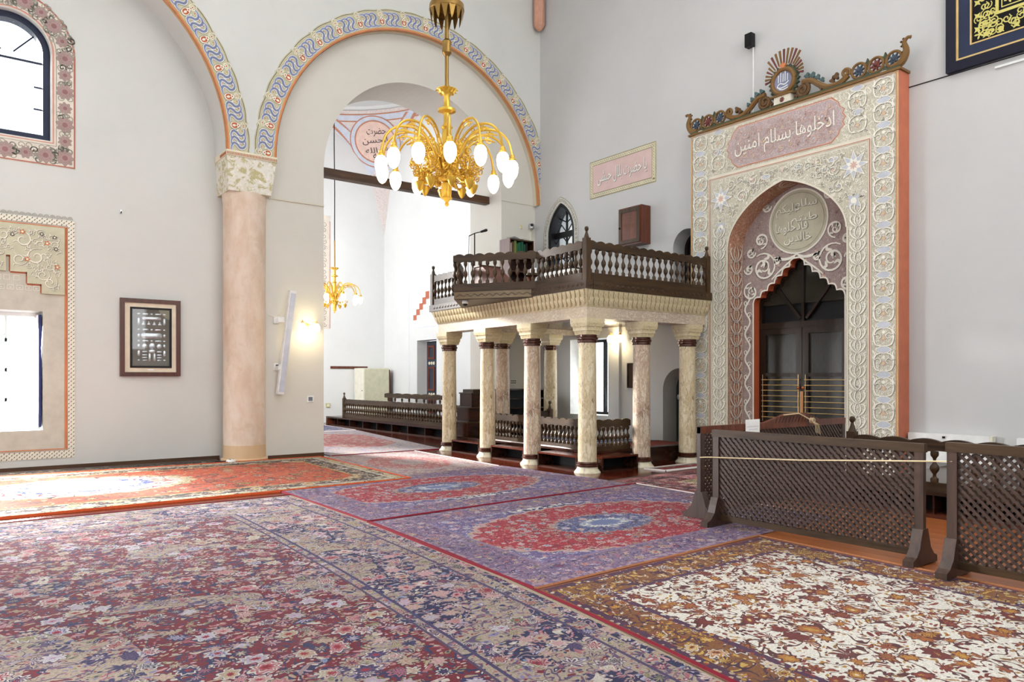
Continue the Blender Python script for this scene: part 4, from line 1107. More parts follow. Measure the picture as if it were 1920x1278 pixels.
for k, u in enumerate((-1.885, -1.61, -1.335, 1.335, 1.61, 1.885)):
    col = 'crest_red' if k in (1, 4) else 'crest_blue'
    rg = MB().tube([Pc(p[0], p[1], 0.02) for p in circ(u, 0.205, 0.115, 24)] + [Pc(u + 0.115, 0.205, 0.02)], 0.022, 7, False).build('roundel', 'crest_gold', cr, True)
    MB().prism(star(u, 0.205, 0.112, 0.045, 8, 0.2), Pc, 0.03, -0.005).build('rosette', col, rg)
    MB().lathe([(0.03, 0), (0.025, 0.02), (0.005, 0.03)], 10).build('boss', col, rg).matrix_local = Matrix.Translation(Pc(u, 0.205, 0.03)) @ Matrix.Rotation(rad(-90), 4, 'Y')
for k, u in enumerate((-1.75, -1.47, 1.47, 1.75)):
    MB().prism([(u - 0.06, 0.26), (u - 0.07, 0.32), (u - 0.025, 0.30), (u, 0.36), (u + 0.025, 0.30), (u + 0.07, 0.32), (u + 0.06, 0.26), (u, 0.2)], Pc, 0.02, -0.02).build('leaf_tuft', 'crest_green', cr)
    MB().prism([(u - 0.05, 0.07), (u, 0.15), (u + 0.05, 0.07)], Pc, 0.03, -0.02).build('leaf_tuft', 'crest_green', cr)
for sg in (-1, 1):
    horn = crom([(sg * 1.86, 0.08), (sg * 2.0, 0.12), (sg * 2.07, 0.26), (sg * 2.04, 0.40), (sg * 2.09, 0.46), (sg * 2.14, 0.45)], 5)
    MB().tube([Pc(u, v, 0.02) for u, v in horn], [0.05, 0.052, 0.054, 0.056, 0.058, 0.058, 0.057, 0.056, 0.055, 0.053, 0.05, 0.048, 0.045, 0.042, 0.04, 0.036, 0.033, 0.03, 0.027, 0.025, 0.025, 0.025, 0.024, 0.024, 0.03, 0.02][:len(horn)], 8).build('horn', 'crest_gold', cr, True)
    for k in range(4):
        p = horn[10 + k * 3]
        MB().lathe([(0.006, 0), (0.022, 0.015), (0.006, 0.035)], 8).build('crocket', 'crest_brown', cr).location = Pc(p[0] - sg * 0.05, p[1] - 0.01, 0.02)
    Tb(spiral(sg * 0.36, 0.20, 0.13, 0.02, 1.8, pi / 2, -sg, 30), 0.034, 'volute', 'crest_brown')
    Tb(crom([(sg * 0.36, 0.33), (sg * 0.52, 0.31), (sg * 0.66, 0.20), (sg * 0.82, 0.11), (sg * 1.02, 0.11), (sg * 1.16, 0.19)], 6), 0.048, 'scroll_arm', 'crest_gold')
    Tb(spiral(sg * 1.12, 0.24, 0.075, 0.015, 1.4, -0.6 if sg > 0 else pi + 0.6, sg, 22), 0.026, 'volute', 'crest_gold')
    for k, (u, v, s2) in enumerate(((0.44, 0.37, 1.3), (0.54, 0.35, 1.3), (0.63, 0.29, 1.2), (0.71, 0.23, 1.0), (0.95, 0.19, 1.5), (0.89, 0.15, 1.2))):
        MB().prism(petals(sg * u, v + 0.035 * s2, 0.042 * s2, 3, 0.25, pi / 2 - sg * 0.5), Pc, 0.035, -0.015).build('leaf_lobe', 'crest_teal' if k < 4 else 'crest_brown', cr)
    for k in range(5):
        u = 0.70 + 0.05 * k
        MB().prism(petals(sg * u, 0.115 - 0.008 * k, 0.034, 3, 0.3, -pi / 2), Pc, 0.05, 0).build('leaf_lobe', 'crest_brown', cr)
    for k in range(3):
        MB().prism(petals(sg * (0.25 + 0.04 * k), 0.14 + 0.03 * k, 0.05, 4, 0.3, k), Pc, 0.03, -0.01).build('leaf_lobe', 'crest_brown', cr)
MB().prism(rect(-0.16, 0.07, 0.16, 0.20), Pc, 0.07, -0.04).build('pedestal', 'portal_cream', cr)
MB().prism(petals(0, 0.135, 0.05, 8, 0.25), Pc, 0.08, 0.07).build('pedestal_rosette', 'crest_red', cr)
MB().prism(rect(-0.21, 0.20, 0.21, 0.235), Pc, 0.09, -0.04).build('pedestal_cap', 'crest_gold', cr)
MB().prism(petals(0, 0.46, 0.30, 22, 0.07), Pc, 0.02, -0.03).build('medallion_rim', 'crest_green', cr)
MB().tube([Pc(p[0], p[1], 0.03) for p in circ(0, 0.46, 0.205, 32)] + [Pc(0.205, 0.46, 0.03)], 0.04, 8, False).build('medallion_ring', 'crest_gold', cr, True)
MB().prism(circ(0, 0.46, 0.185, 32), Pc, 0.035, 0.0).build('medallion_disc', 'enamel_blue', cr)
o = Orn(Pc)
for k, (x, h_) in enumerate(((-0.09, 0.16), (-0.045, 0.2), (0.0, 0.17), (0.04, 0.21), (0.085, 0.15))): o.rib([(x, 0.45), (x + 0.004, 0.42 + h_)], 0.014, 'pure_white', 0.04)
o.rib(crom([(0.11, 0.44), (0.03, 0.40), (-0.06, 0.43), (-0.11, 0.38), (-0.03, 0.35), (0.09, 0.37)], 5), 0.016, 'pure_white', 0.04)
o.rib(crom([(0.10, 0.33), (0.0, 0.315), (-0.08, 0.34)], 5), 0.014, 'pure_white', 0.04)
o.build(cr, 'medallion_script')
for k in range(19):
    a = rad(-6 + 192 * k / 18)
    if 35 < math.degrees(a) < 145 or True:
        r0, r1 = 0.25, 0.46 if 40 < math.degrees(a) < 140 else 0.37
        zc = 0.56
        p, q = (r0 * cos(a), zc + r0 * sin(a) * 0.8), (r1 * cos(a), zc + r1 * sin(a))
        nx, nz = -sin(a), cos(a)
        MB().prism([(p[0] + nx * 0.009, p[1] + nz * 0.009), (p[0] - nx * 0.009, p[1] - nz * 0.009), (q[0] - nx * 0.018, q[1] - nz * 0.018), (q[0] + nx * 0.018, q[1] + nz * 0.018)], Pc, 0.02, 0.0).build('ray', 'crest_gold' if k % 3 else 'crest_red', cr)
MB().prism(petals(0, 0.72, 0.07, 5, 0.25, pi / 2), Pc, 0.06, 0).build('palmette', 'orange_paint', cr)

# ---- portal wall: inscription panel, box, pointed window, doors, framed panel
insc = thing('inscription_panel', 'pink painted inscription panel with a braided yellow border high on the wall', 'wall panel', (XW, 11.575, 6.125))
Pi = lambda u, v, h: (-h, -u, v)
flat('panel_pink', S(214, 186, 182), 0.9, var=0.08, vscale=4); flat('braid_yellow', S(206, 194, 150), 0.9); flat('braid_line', S(136, 132, 112), 0.9)
MB().prism(rect(-1.005, -0.425, 1.005, 0.425), Pi, 0.0, 0.008).build('border', 'braid_yellow', insc)
MB().prism(rect(-0.89, -0.315, 0.89, 0.315), Pi, 0.008, 0.012).build('ground', 'panel_pink', insc)
o = Orn(Pi)
o.rib(rect(-0.995, -0.415, 0.995, 0.415), 0.014, 'braid_line', 0.010, True); o.rib(rect(-0.893, -0.318, 0.893, 0.318), 0.012, 'braid_line', 0.0135, True)
for (v, ) in ((0.367,), (-0.367,)):
    for ph in (0, pi): o.rib([(-0.98 + 1.96 * k / 160, v + 0.03 * sin(k * 0.62 + ph)) for k in range(161)], 0.014, 'cream_line', 0.011)
    for k in range(31): o.fan(circ(-0.96 + k * 0.0637, v, 0.011, 6), 'braid_line', 0.0105)
for u in (0.943, -0.943):
    for ph in (0, pi): o.rib([(u + 0.03 * sin(k * 0.62 + ph), -0.36 + 0.72 * k / 60) for k in range(61)], 0.014, 'cream_line', 0.011)
    for k in range(11): o.fan(circ(u, -0.33 + k * 0.066, 0.011, 6), 'braid_line', 0.0105)
letter(o, shape_ar('يا حضرت بلال حبشى'), 'braid_line', 0.015, width=1.5, height=0.34, cx=0.01, cy=-0.01)
letter(o, shape_ar('يا حضرت بلال حبشى'), 'pure_white', 0.018, width=1.5, height=0.34, cx=0, cy=0)
o.build(insc, 'inscription')
bx = thing('wall_cabinet', 'small carved brown wooden cabinet hung on the wall below the pink inscription', 'cabinet', (XW, 11.06, 4.42))
MB().box((-0.28, -0.33, 0), (0, 0.33, 0.80)).build('case', 'box_wood', bx)
dr = MB().box((-0.30, -0.30, 0.03), (-0.28, 0.30, 0.77)).build('door', 'box_wood', bx)
MB().prism([rect(-0.30, 0.03, 0.30, 0.77), rect(-0.22, 0.11, 0.22, 0.69)], lambda u, v, h: (-0.30 - h, -u, v), 0, 0.012).build('door_frame', 'walnut_z', dr)
o = Orn(lambda u, v, h: (-0.30 - h, -u, v))
for k in range(5): o.rib([(-0.06 + 0.04 * k, 0.46), (-0.12 + 0.04 * k, 0.34)], 0.008, 'crest_gold', 0.004)
o.rib([(-0.16, 0.6), (0.1, 0.58)], 0.006, 'crest_gold', 0.004); o.rib([(0.14, 0.65), (0.14, 0.2)], 0.006, 'crest_gold', 0.004)
o.build(dr, 'carving')
MB().lathe([(0.012, -0.02), (0.02, 0), (0.012, 0.02)], 8, (-0.32, 0.27, 0.38)).build('door_knob', 'dark_metal', dr)
# pointed window above the gallery
Pw = onXp(XW)
w3 = struct(MB().prism([ogive(-14.10, -13.12, 3.9, 5.1, 0.72, 28), ogive(-14.0, -13.22, 4.0, 5.1, 0.62, 28)], Pw, -0.02, -0.30).build('window_3', 'black_paint'))
mb = MB(); PX = XW + 0.20
mb.box((PX - 0.03, 13.22, 5.02), (PX + 0.03, 14.0, 5.16)); mb.box((PX - 0.02, 13.59, 4.0), (PX + 0.02, 13.63, 5.72))
for y0 in (13.22, 13.61):
    for z0 in (4.0, 4.52): 
        for (a, b, c_, d_) in ((0, 0.12, 0.12, 0), (0.27, 0, 0.39, 0.12), (0, 0.38, 0.12, 0.5), (0.27, 0.5, 0.39, 0.38)):
            mb.tube([(PX, y0 + a, z0 + b), (PX, y0 + c_, z0 + d_)], 0.015, 6)
    mb.tube([(PX, y0, 4.51), (PX, y0 + 0.39, 4.51)], 0.016, 6)
    mb.tube([(PX, y0 + 0.05, 5.18), (PX, y0 + 0.195, 5.34), (PX, y0 + 0.34, 5.18)], 0.015, 6)
mb.tube([(PX, 13.35, 5.5), (PX, 13.61, 5.38), (PX, 13.87, 5.5)], 0.015, 6)
mb.build('glazing_bar', 'black_paint', w3)
MB().prism(ogive(-14.0, -13.22, 4.0, 5.1, 0.62, 28), Pw, -0.21, -0.218).build('pane', 'clear_glass', w3)
sg3 = MB().prism([ogive(-14.24, -12.98, 3.8, 5.1, 0.87, 36), ogive(-14.10, -13.12, 3.85, 5.1, 0.72, 36)], Pw, 0.0, 0.012).build('window_surround', flat('surround_grey', S(206, 204, 194), 0.9), wr)
o = Orn(Pw)
oc = ogive(-14.17, -13.05, 3.85, 5.1, 0.795, 60)
zz = []
L = 0
full = [(oc[0][0], 3.9 + 0.05 * k) for k in range(25)] + oc[1:-1] + [(oc[-1][0], 5.1 - 0.05 * k) for k in range(25)]
for i, p in enumerate(full):
    if i % 2 == 0: o.rib(spiral(p[0], p[1], 0.036, 0.008, 1.1, i, 1 if i % 4 else -1, 10), 0.010, 'outline_paint', 0.0135)
o.rib(ogive(-14.235, -12.985, 3.81, 5.1, 0.86, 40), 0.012, 'grey_line', 0.0135)
o.build(sg3, 'surround_ornament')
# window below the gallery, white reveals
w4 = struct(MB().prism([rect(-13.27, 0.74, -11.91, 2.5), rect(-13.19, 0.80, -11.99, 2.44)], Pw, -0.45, -0.55).build('window_4', 'dark_metal'))
MB().prism(rect(-12.62, 0.8, -12.56, 2.44), Pw, -0.46, -0.54).build('mullion', 'dark_metal', w4)
MB().prism(rect(-13.19, 0.8, -11.99, 2.44), Pw, -0.50, -0.505).build('pane', 'clear_glass', w4)
mb = MB()
mb.prism([rect(-13.275, 0.735, -11.905, 2.505), rect(-13.262, 0.748, -11.918, 2.492)], Pw, 0.004, -0.44)
mb.build('reveal_lining', 'white_paint', w4)
# stair doors
flat('door_green', S(48, 58, 52), 0.5)
d2 = struct(MB().prism(arch_loop(-10.39, -9.52, 0.02, 1.36, 20), Pw, -0.42, -0.48).build('door_2', 'door_green'))
for z0, z1 in ((0.4, 0.95), (1.05, 1.5)): MB().prism([rect(-10.2, z0, -9.7, z1), rect(-10.14, z0 + 0.06, -9.76, z1 - 0.06)], Pw, -0.40, -0.42).build('panel_moulding', 'red_wood', d2)
MB().lathe([(0.02, -0.05), (0.03, 0), (0.02, 0.05)], 8, (XW + 0.38, 10.30, 1.2)).build('handle', 'steel', d2)
d3 = struct(MB().prism(arch_loop(-10.12, -9.42, 3.1, 4.24, 20), Pw, -0.40, -0.46).build('door_3', 'black_paint'))
MB().prism([arch_loop(-10.12, -9.42, 3.1, 4.24, 20), arch_loop(-10.05, -9.49, 3.1001, 4.24, 20)], Pw, -0.36, -0.40).build('door_frame', 'door_wood', d3)
dp = thing('dark_picture', 'small dark framed panel on the lit wall beneath the gallery', 'picture', (XW, 11.29, 1.65))
MB().prism([rect(-0.10, -0.27, 0.10, 0.27), rect(-0.075, -0.245, 0.075, 0.245)], Pi, 0, 0.03).build('frame', 'shelf_wood', dp)
MB().prism(rect(-0.075, -0.245, 0.075, 0.245), Pi, 0, 0.012).build('panel', flat('dark_brown_cloth', S(58, 44, 34), 0.8), dp)
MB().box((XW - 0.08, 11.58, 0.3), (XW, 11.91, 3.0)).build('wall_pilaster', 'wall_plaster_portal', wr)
sconce('lit twin wall lamp glowing beneath the gallery beside the white window', (XW, 11.62, 2.50), rad(90) * -1, 30)
# small loudspeaker with its white cable above the portal
ls = thing('small_loudspeaker', 'small black loudspeaker high on the wall above the crest, white cable below', 'loudspeaker', (XW, 8.24, 7.66))
MB().box((-0.14, -0.07, 0), (-0.02, 0.07, 0.24)).build('cabinet', 'black_paint', ls)
MB().box((-0.148, -0.06, 0.01), (-0.14, 0.06, 0.23)).build('grille', 'dark_metal', ls)
MB().box((-0.02, -0.02, 0.08), (0, 0.02, 0.16)).build('bracket', 'dark_metal', ls)
MB().tube([(-0.02, -0.03, 0.02), (-0.012, -0.03, -0.4), (-0.012, -0.03, -1.36)], 0.013, 6).build('cable', 'white_paint', ls)
bf = thing('calligraphy_frame', 'large black and navy frame with gilded ornament, top corner beside the portal', 'picture', (XW, 3.6, 7.0))
for (a, b, h, m_, nm) in ((1.275, 1.14, 0.09, 'navy', 'outer_frame'), (1.14, 1.11, 0.075, 'brass', 'gilt_edge'), (1.11, 0.96, 0.055, 'navy2', 'inner_moulding'), (0.96, 0.94, 0.06, 'brass', 'gilt_edge')):
    m2 = {'navy': flat('navy_black', S(24, 24, 42), 0.35), 'navy2': flat('navy_cloth', S(40, 48, 74), 0.7)}.get(m_, m_)
    MB().prism([rect(-a, -a + 0.355, a, a + 0.355), rect(-b, -b + 0.355, b, b + 0.355)], Pi, 0.0, h).build(nm, m2, bf)
MB().prism(rect(-0.95, -0.6, 0.95, 1.3), Pi, 0.0, 0.03).build('black_ground', flat('black_velvet', S(12, 12, 16), 0.8), bf)
flat('gilt_paint', S(206, 196, 112), 0.5)
o = Orn(Pi)
for (a, w_) in ((0.62, 0.06), (0.56, 0.02)): o.rib(rect(-a, -a + 0.355, a, a + 0.355), w_, 'gilt_paint', 0.036, True)
rn = random.Random(2)
for side in range(4):
    for k in range(9):
        t = -0.76 + k * 0.19
        for j in range(5):
            off = 0.76 + rn.uniform(-0.1, 0.1); tt = t + rn.uniform(-.09, .09)
            u, v = ((tt, -off), (off, tt), (tt, off), (-off, tt))[side]
            o.rib(spiral(u, v + 0.355, 0.06, 0.012, 1.3, rn.random() * 6, rn.choice((-1, 1)), 14), 0.018, 'gilt_paint', 0.036 + 0.001 * j, taper=0.4)
        u, v = ((t, -0.87), (0.87, t), (t, 0.87), (-0.87, t))[side]
        o.fan(star(u, v + 0.355, 0.06, 0.025, 4, 0.78), 'gilt_paint', 0.037)
for sx in (-1, 1):
    for sz in (-1, 1): o.fan(petals(sx * 0.84, sz * 0.84 + 0.355, 0.075, 5, 0.4, 0.6), 'gilt_paint', 0.038); o.fan(petals(sx * 0.47, sz * 0.47 + 0.355, 0.07, 4, 0.4, 0.3), 'gilt_paint', 0.038)
o.build(bf, 'gilt_ornament')
cd = MB(); cd.tube([(XW - 0.008, 5.44, 6.07), (XW - 0.008, 3.4, 6.06)], 0.008, 6); tag(cd.build('wall_cable', 'dark_metal'), 'thin cable running along the wall under the black gilded frame', 'cable')
tr = MB().box((XW - 0.03, 3.2, 5.96), (XW, 4.25, 5.99)).build('cable_duct', 'white_paint'); tag(tr, 'short white cable duct below the large black gilded frame', 'duct')
# ================================================================== MUEZZIN GALLERY
def capital_mesh(r=0.15, h=0.27, w=0.205):
    mb = MB()
    def sq(wb, z): return [(-wb, -wb, z), (wb, -wb, z), (wb, wb, z), (-wb, wb, z)]
    lv = [(0.150, 0), (0.158, 0.06), (0.172, 0.065), (0.176, 0.13), (0.192, 0.135), (w, 0.19), (w, h)]
    vs = [p for wb, z in lv for p in sq(wb, z)]; fs = [(3, 2, 1, 0), tuple(4 * (len(lv) - 1) + k for k in range(4))]
    for i in range(len(lv) - 1):
        for k in range(4): fs.append((4 * i + k, 4 * i + (k + 1) % 4, 4 * i + 4 + (k + 1) % 4, 4 * i + 4 + k))
    mb.add(vs, fs)
    for q in range(4):                                  # rows of little stalactite cells
        R = Matrix.Rotation(q * pi / 2, 3, 'Z')
        for row, (n_, z0, z1, d0, d1) in enumerate(((6, -0.012, 0.055, 0.148, 0.165), (5, 0.055, 0.125, 0.163, 0.182), (1, 0.10, 0.185, 0.178, 0.206))):
            span = 0.30 + row * 0.03
            for k in range(n_):
                c = (-span / 2 + span * (k + 0.5) / n_) if n_ > 1 else 0
                hw = span / n_ * 0.40 if n_ > 1 else 0.045
                pts = [(c - hw, -d1, z1), (c + hw, -d1, z1), (c + hw, -d0 + 0.02, z1), (c - hw, -d0 + 0.02, z1), (c - hw * 0.6, -d0 - 0.004, z0 + 0.02), (c + hw * 0.6, -d0 - 0.004, z0 + 0.02), (c, -d0 + 0.004, z0)]
                mb.add([R @ Vector(p) for p in pts], [(0, 1, 5, 4), (1, 2, 5), (3, 0, 4), (4, 5, 6), (0, 3, 2, 1)])
    return mb
def gallery_column(proto, name, label, loc, mat):
    t = thing(name, label, 'column', loc, 0, 'marble columns of the gallery')
    if proto is None:
        MB().lathe([(0.225, 0), (0.225, 0.015), (0.18, 0.07), (0.172, 0.10)], 24).build('plinth', 'base_stone', t, True)
        MB().lathe([(0.172, 0.10), (0.195, 0.115), (0.195, 0.135), (0.18, 0.15), (0.188, 0.165), (0.165, 0.19)], 24).build('base_ring', 'ring_bronze', t, True)
        MB().lathe([(0.160, 0.19), (0.155, 1.2), (0.146, 2.19)], 28).build('shaft', mat, t, True)
        MB().lathe([(0.158, 2.19), (0.165, 2.20), (0.163, 2.235), (0.18, 2.25), (0.18, 2.275), (0.163, 2.29), (0.165, 2.325)], 24).build('neck_ring', 'ring_bronze', t, True)
        c = capital_mesh().build('capital', 'capital_stone', t); c.location = (0, 0, 2.325)
    else:
        for ch in list(proto.children):
            c = ch.copy()
            if ch.name.startswith('shaft'):
                c.data = ch.data.copy(); c.data.materials.clear(); c.data.materials.append(M(mat))
            COL.objects.link(c); c.parent = t
    return t
COLS = [((8.62, 9.25, 0), 'nearest corner column of the gallery, pale yellowish marble', 'column_marble'),
        ((9.94, 9.25, 0), 'reddish veined gallery column beside the corner column, towards the portal', 'column_marble_pink'),
        ((11.20, 9.25, 0), 'gallery column standing against the painted portal', 'column_marble'),
        ((8.67, 10.80, 0), 'brown-flecked gallery column, second in the long row from the corner', 'column_marble_pink'),
        ((8.76, 12.36, 0), 'grey and ochre stained gallery column, third in the long row', 'column_marble'),
        ((8.85, 13.95, 0), 'yellow gallery column ending the long row near the side room', 'column_marble'),
        ((9.80, 13.25, 0), 'grey-brown column of the gallery back row behind the third column', 'column_marble_pink'),
        ((11.18, 13.25, 0), 'warm lit column of the gallery back row near the wall', 'column_marble')]
p0 = None
for loc, lab, m_ in COLS:
    t = gallery_column(p0, 'marble_column', lab, loc, m_)
    if 'back row' in lab: t.location = (loc[0], loc[1], 0.30); t.scale = (1, 1, 0.884)
    if p0 is None: p0 = t
gl = thing('gallery', 'raised muezzin gallery with marble beam, stalactite cornice and dark floor fascia', 'gallery', (0, 0, 0))
BX, BY, BE, BZ = 8.43, 9.06, 14.14, 2.595           # outer faces of the beams
SK = 0.05                                            # the long side runs slightly off square
LX = lambda y, off=0.0: BX + off + SK * (y - BY)
skew = lambda x0, x1, y0, y1: [(LX(y0, x0), y0), (LX(y0, x1), y0), (LX(y1, x1), y1), (LX(y1, x0), y1)]
SA = rad(-90) - math.atan(SK)
mb = MB()
mb.prism(skew(0, 0.38, BY, BE), flatz(BZ), 0, 0.19).build('marble_beam', 'beam_marble', gl)
MB().box((BX + 0.38, BY, BZ), (11.49, BY + 0.38, BZ + 0.19)).build('marble_beam', 'beam_marble', gl)
MB().box((9.2, 13.06, BZ), (11.78, 13.44, BZ + 0.19)).build('marble_beam', 'beam_marble', gl)
MB().box((BX + 0.38, BY + 0.38, BZ + 0.12), (11.78, BE, BZ + 0.2)).build('soffit_boards', 'shelf_wood', gl)
# flared cornice with two rows of cells
cz0, cz1 = BZ + 0.19, 3.06
core = MB()
core.add([(BX - 0.01, BY - 0.01, cz0), (11.49, BY - 0.01, cz0), (11.49, BE, cz0), (LX(BE, -0.01), BE + 0.01, cz0), (BX - 0.13, BY - 0.13, cz1), (11.49, BY - 0.13, cz1), (11.49, BE, cz1), (LX(BE, -0.13), BE + 0.10, cz1)],
         [(0, 3, 2, 1), (4, 5, 6, 7), (0, 1, 5, 4), (1, 2, 6, 5), (2, 3, 7, 6), (3, 0, 4, 7)])
core.build('cornice', 'capital_stone', gl)
cell = MB()
cw = 0.052
cell.add([(-cw, -0.05, 0.13), (cw, -0.05, 0.13), (cw, 0.03, 0.13), (-cw, 0.03, 0.13), (-cw * 0.75, -0.03, 0.06), (cw * 0.75, -0.03, 0.06), (0, 0.0, 0.0), (-cw * .7, 0.04, 0.03), (cw * .7, 0.04, 0.03)],
         [(0, 1, 5, 4), (4, 5, 6), (0, 4, 7, 3), (1, 2, 8, 5), (4, 6, 7), (5, 8, 6), (0, 3, 2, 1)])
c0 = None
def cells(n, f, z):
    global c0
    for k in range(n):
        loc, rz = f((k + 0.5) / n)
        if c0 is None:
            c0 = cell.build('cornice_cell', 'capital_stone', gl); c0.location = (*loc, z); c0.rotation_euler = (0, 0, rz)
        else:
            c = c0.copy(); COL.objects.link(c); c.parent = gl; c.location = (*loc, z); c.rotation_euler = (0, 0, rz)
nL, nR = 44, 27
cells(nR, lambda t: ((BX - 0.03 + t * (11.49 - BX + 0.03), BY - 0.045), 0), cz0 + 0.015)
cells(nL, lambda t: ((LX(BY - 0.03 + t * (BE - BY + 0.06), -0.045), BY - 0.03 + t * (BE - BY + 0.06)), SA), cz0 + 0.015)
cells(nR, lambda t: ((BX - 0.09 + t * (11.49 - BX + 0.09), BY - 0.09), 0), cz0 + 0.135)
cells(nL, lambda t: ((LX(BY - 0.08 + t * (BE - BY + 0.13), -0.09), BY - 0.08 + t * (BE - BY + 0.13)), SA), cz0 + 0.135)
# floor fascia with its lozenge strip
FX, FY, FE = BX - 0.16, BY - 0.16, BE + 0.14
MB().prism(skew(-0.16, 0.0, FY, FE), flatz(3.06), 0, 0.14).build('fascia', 'walnut_y', gl)
MB().box((FX + 0.16, FY, 3.06), (11.49, FY + 0.16, 3.20)).build('fascia', 'walnut', gl)
MB().prism([(FX + 0.15, FY + 0.16), (11.79, FY + 0.16), (11.79, 14.36), (LX(14.36, -0.01), 14.36)], flatz(3.10), 0, 0.09).build('floor_boards', 'shelf_wood', gl)
lz0 = None
lz = MB().add([(-0.05, 0, 0.012), (0.02, 0, 0.034), (0.05, 0, -0.012), (-0.02, 0, -0.034), (0, -0.012, 0)], [(0, 1, 4), (1, 2, 4), (2, 3, 4), (3, 0, 4)])
for k in range(26):
    loc = (FX + 0.10 + k * 0.123, FY - 0.001, 3.13)
    if lz0 is None: lz0 = lz.build('carved_lozenge', 'walnut', gl); lz0.location = loc
    else: c = lz0.copy(); COL.objects.link(c); c.parent = gl; c.location = loc
for k in range(42):
    c = lz0.copy(); COL.objects.link(c); c.parent = gl; c.location = (LX(FY + 0.1 + k * 0.123, -0.161), FY + 0.1 + k * 0.123, 3.13); c.rotation_euler = (0, 0, SA)

# turned balusters and waved rails
BAL = [(0.034, 0), (0.036, 0.10), (0.034, 0.14), (0.016, 0.19), (0.014, 0.26), (0.020, 0.30), (0.036, 0.38), (0.042, 0.45), (0.038, 0.53), (0.022, 0.60), (0.014, 0.66), (0.013, 0.74), (0.020, 0.80), (0.034, 0.86), (0.036, 0.92), (0.034, 1.0)]
def bal_mesh(h, s=1.0): return MB().lathe([(r * s, z * h) for r, z in BAL], 10)
_bal = {}
def balustrade(name, label, p, q, zb, h, n, posts=(1, 1), group=None, ball=True, s=1.0, base_h=0.13, rail_h=0.12, wl_=0.21):
    p, q = Vector(p), Vector(q); d = q - p; L = d.length
    t = thing(name, label, 'balustrade', (p.x, p.y, zb), atan2(d.y, d.x), group)
    MB().box((0, -0.028, 0), (L, 0.028, base_h)).build('bottom_rail', 'walnut', t)
    nw = max(2, round(L / wl_)); top = []
    N = nw * 8
    zt = h - 0.035
    for k in range(N + 1):
        top.append((L * k / N, zt + 0.035 * abs(sin(pi * k / 8.0)) ** 0.8))
    bot = [(L * k / N, zt - rail_h + 0.018 * abs(sin(pi * k / 8.0 + pi / 2))) for k in range(N, -1, -1)]
    MB().prism(top + bot, lambda u, v, hh: (u, hh, v), -0.028, 0.028).build('top_rail', 'walnut', t)
    hb = zt - rail_h - base_h + 0.012
    key = (round(hb, 3), s)
    for k in range(n):
        x = L * (k + 0.5) / n
        if key not in _bal:
            b = bal_mesh(hb, s).build('baluster', 'walnut_z', t, True); _bal[key] = b
        else:
            b = _bal[key].copy(); COL.objects.link(b); b.parent = t
        b.location = (x, 0, base_h - 0.003)
    for on, x in zip(posts, (0, L)):
        if not on: continue
        po = MB().box((x - 0.05, -0.05, 0), (x + 0.05, 0.05, h + 0.03)).build('post', 'walnut_z', t)
        MB().lathe([(0.048, 0), (0.042, 0.02), (0.020, 0.09), (0.017, 0.11), (0.03, 0.125), (0.036, 0.15), (0.03, 0.178), (0.008, 0.19)], 12, (x, 0, h + 0.03)).build('finial', 'walnut_z', po, True)
    return t
RZ, RH = 3.20, 0.66
balustrade('balcony_railing', 'dark turned balcony railing facing the portal, from corner post to portal', (FX + 0.07, FY + 0.07, 0), (11.42, FY + 0.07, 0), RZ, RH, 20)
balustrade('balcony_railing', 'short dark balcony railing between the corner post and the jutting bay', (FX + 0.07, FY + 0.15, 0), (LX(10.34, -0.09), 10.34, 0), RZ, RH, 10, (0, 0))
balustrade('balcony_railing', 'dark balcony railing at the far end beyond the jutting bay', (LX(12.95, -0.09), 12.95, 0), (LX(FE, -0.09), FE - 0.06, 0), RZ, RH, 8, (0, 1))
A, B, C_ = (LX(10.34, -0.09), 10.34), (7.50, 11.64), (LX(12.95, -0.09), 12.95)
balustrade('bay_railing', 'railing of the jutting bay on the side facing the rugs', (*A, 0), (*B, 0), RZ, RH + 0.02, 11, (0, 0))
balustrade('bay_railing', 'railing of the jutting bay on the side facing the window', (*B, 0), (*C_, 0), RZ, RH + 0.02, 11, (0, 0))
bay = thing('balcony_bay', 'triangular wooden bay jutting from the gallery with a carved zigzag edge', 'balcony', (0, 0, 0))
MB().prism([A, B, C_], flatz(3.04), 0.0, 0.16).build('bay_floor', 'walnut', bay)
flat('bay_gilt', S(104, 84, 54), 0.25, 0.2, 0.6)
for (P1, P2) in ((A, B), (B, C_)):
    d = Vector((P2[0] - P1[0], P2[1] - P1[1])); L = d.length; an = atan2(d.y, d.x)
    e = MB().box((0, 0.0, 0.015), (L, 0.012, 0.145)).build('bay_edge', 'bay_gilt', bay); e.location = (*P1, 3.04); e.rotation_euler = (0, 0, an)
    zg = MB(); N = 44
    vs = []
    for k in range(N + 1):
        z = 0.08 + 0.022 * (1 if k % 4 == 1 else -1 if k % 4 == 3 else 0)
        vs += [(L * k / N, 0.0145, z - 0.008), (L * k / N, 0.0145, z + 0.008), (L * k / N, -0.0145, z - 0.008), (L * k / N, -0.0145, z + 0.008)]
    zg.add(vs, [(4 * k, 4 * k + 4, 4 * k + 5, 4 * k + 1) for k in range(N)])
    z_ = zg.build('zigzag', 'walnut', bay); z_.location = (*P1, 3.04); z_.rotation_euler = (0, 0, an)
    lp = MB().box((0, -0.01, 0.145), (L, 0.02, 0.17)).build('bay_lip', 'walnut', bay); lp.location = (*P1, 3.04); lp.rotation_euler = (0, 0, an)
dc = thing('dome_camera', 'small white dome camera under the tip of the jutting bay', 'camera', (7.72, 11.62, 2.94))
MB().lathe([(0.055, 0.10), (0.06, 0.06), (0.05, 0.045)], 16).build('housing', 'white_paint', dc, True)
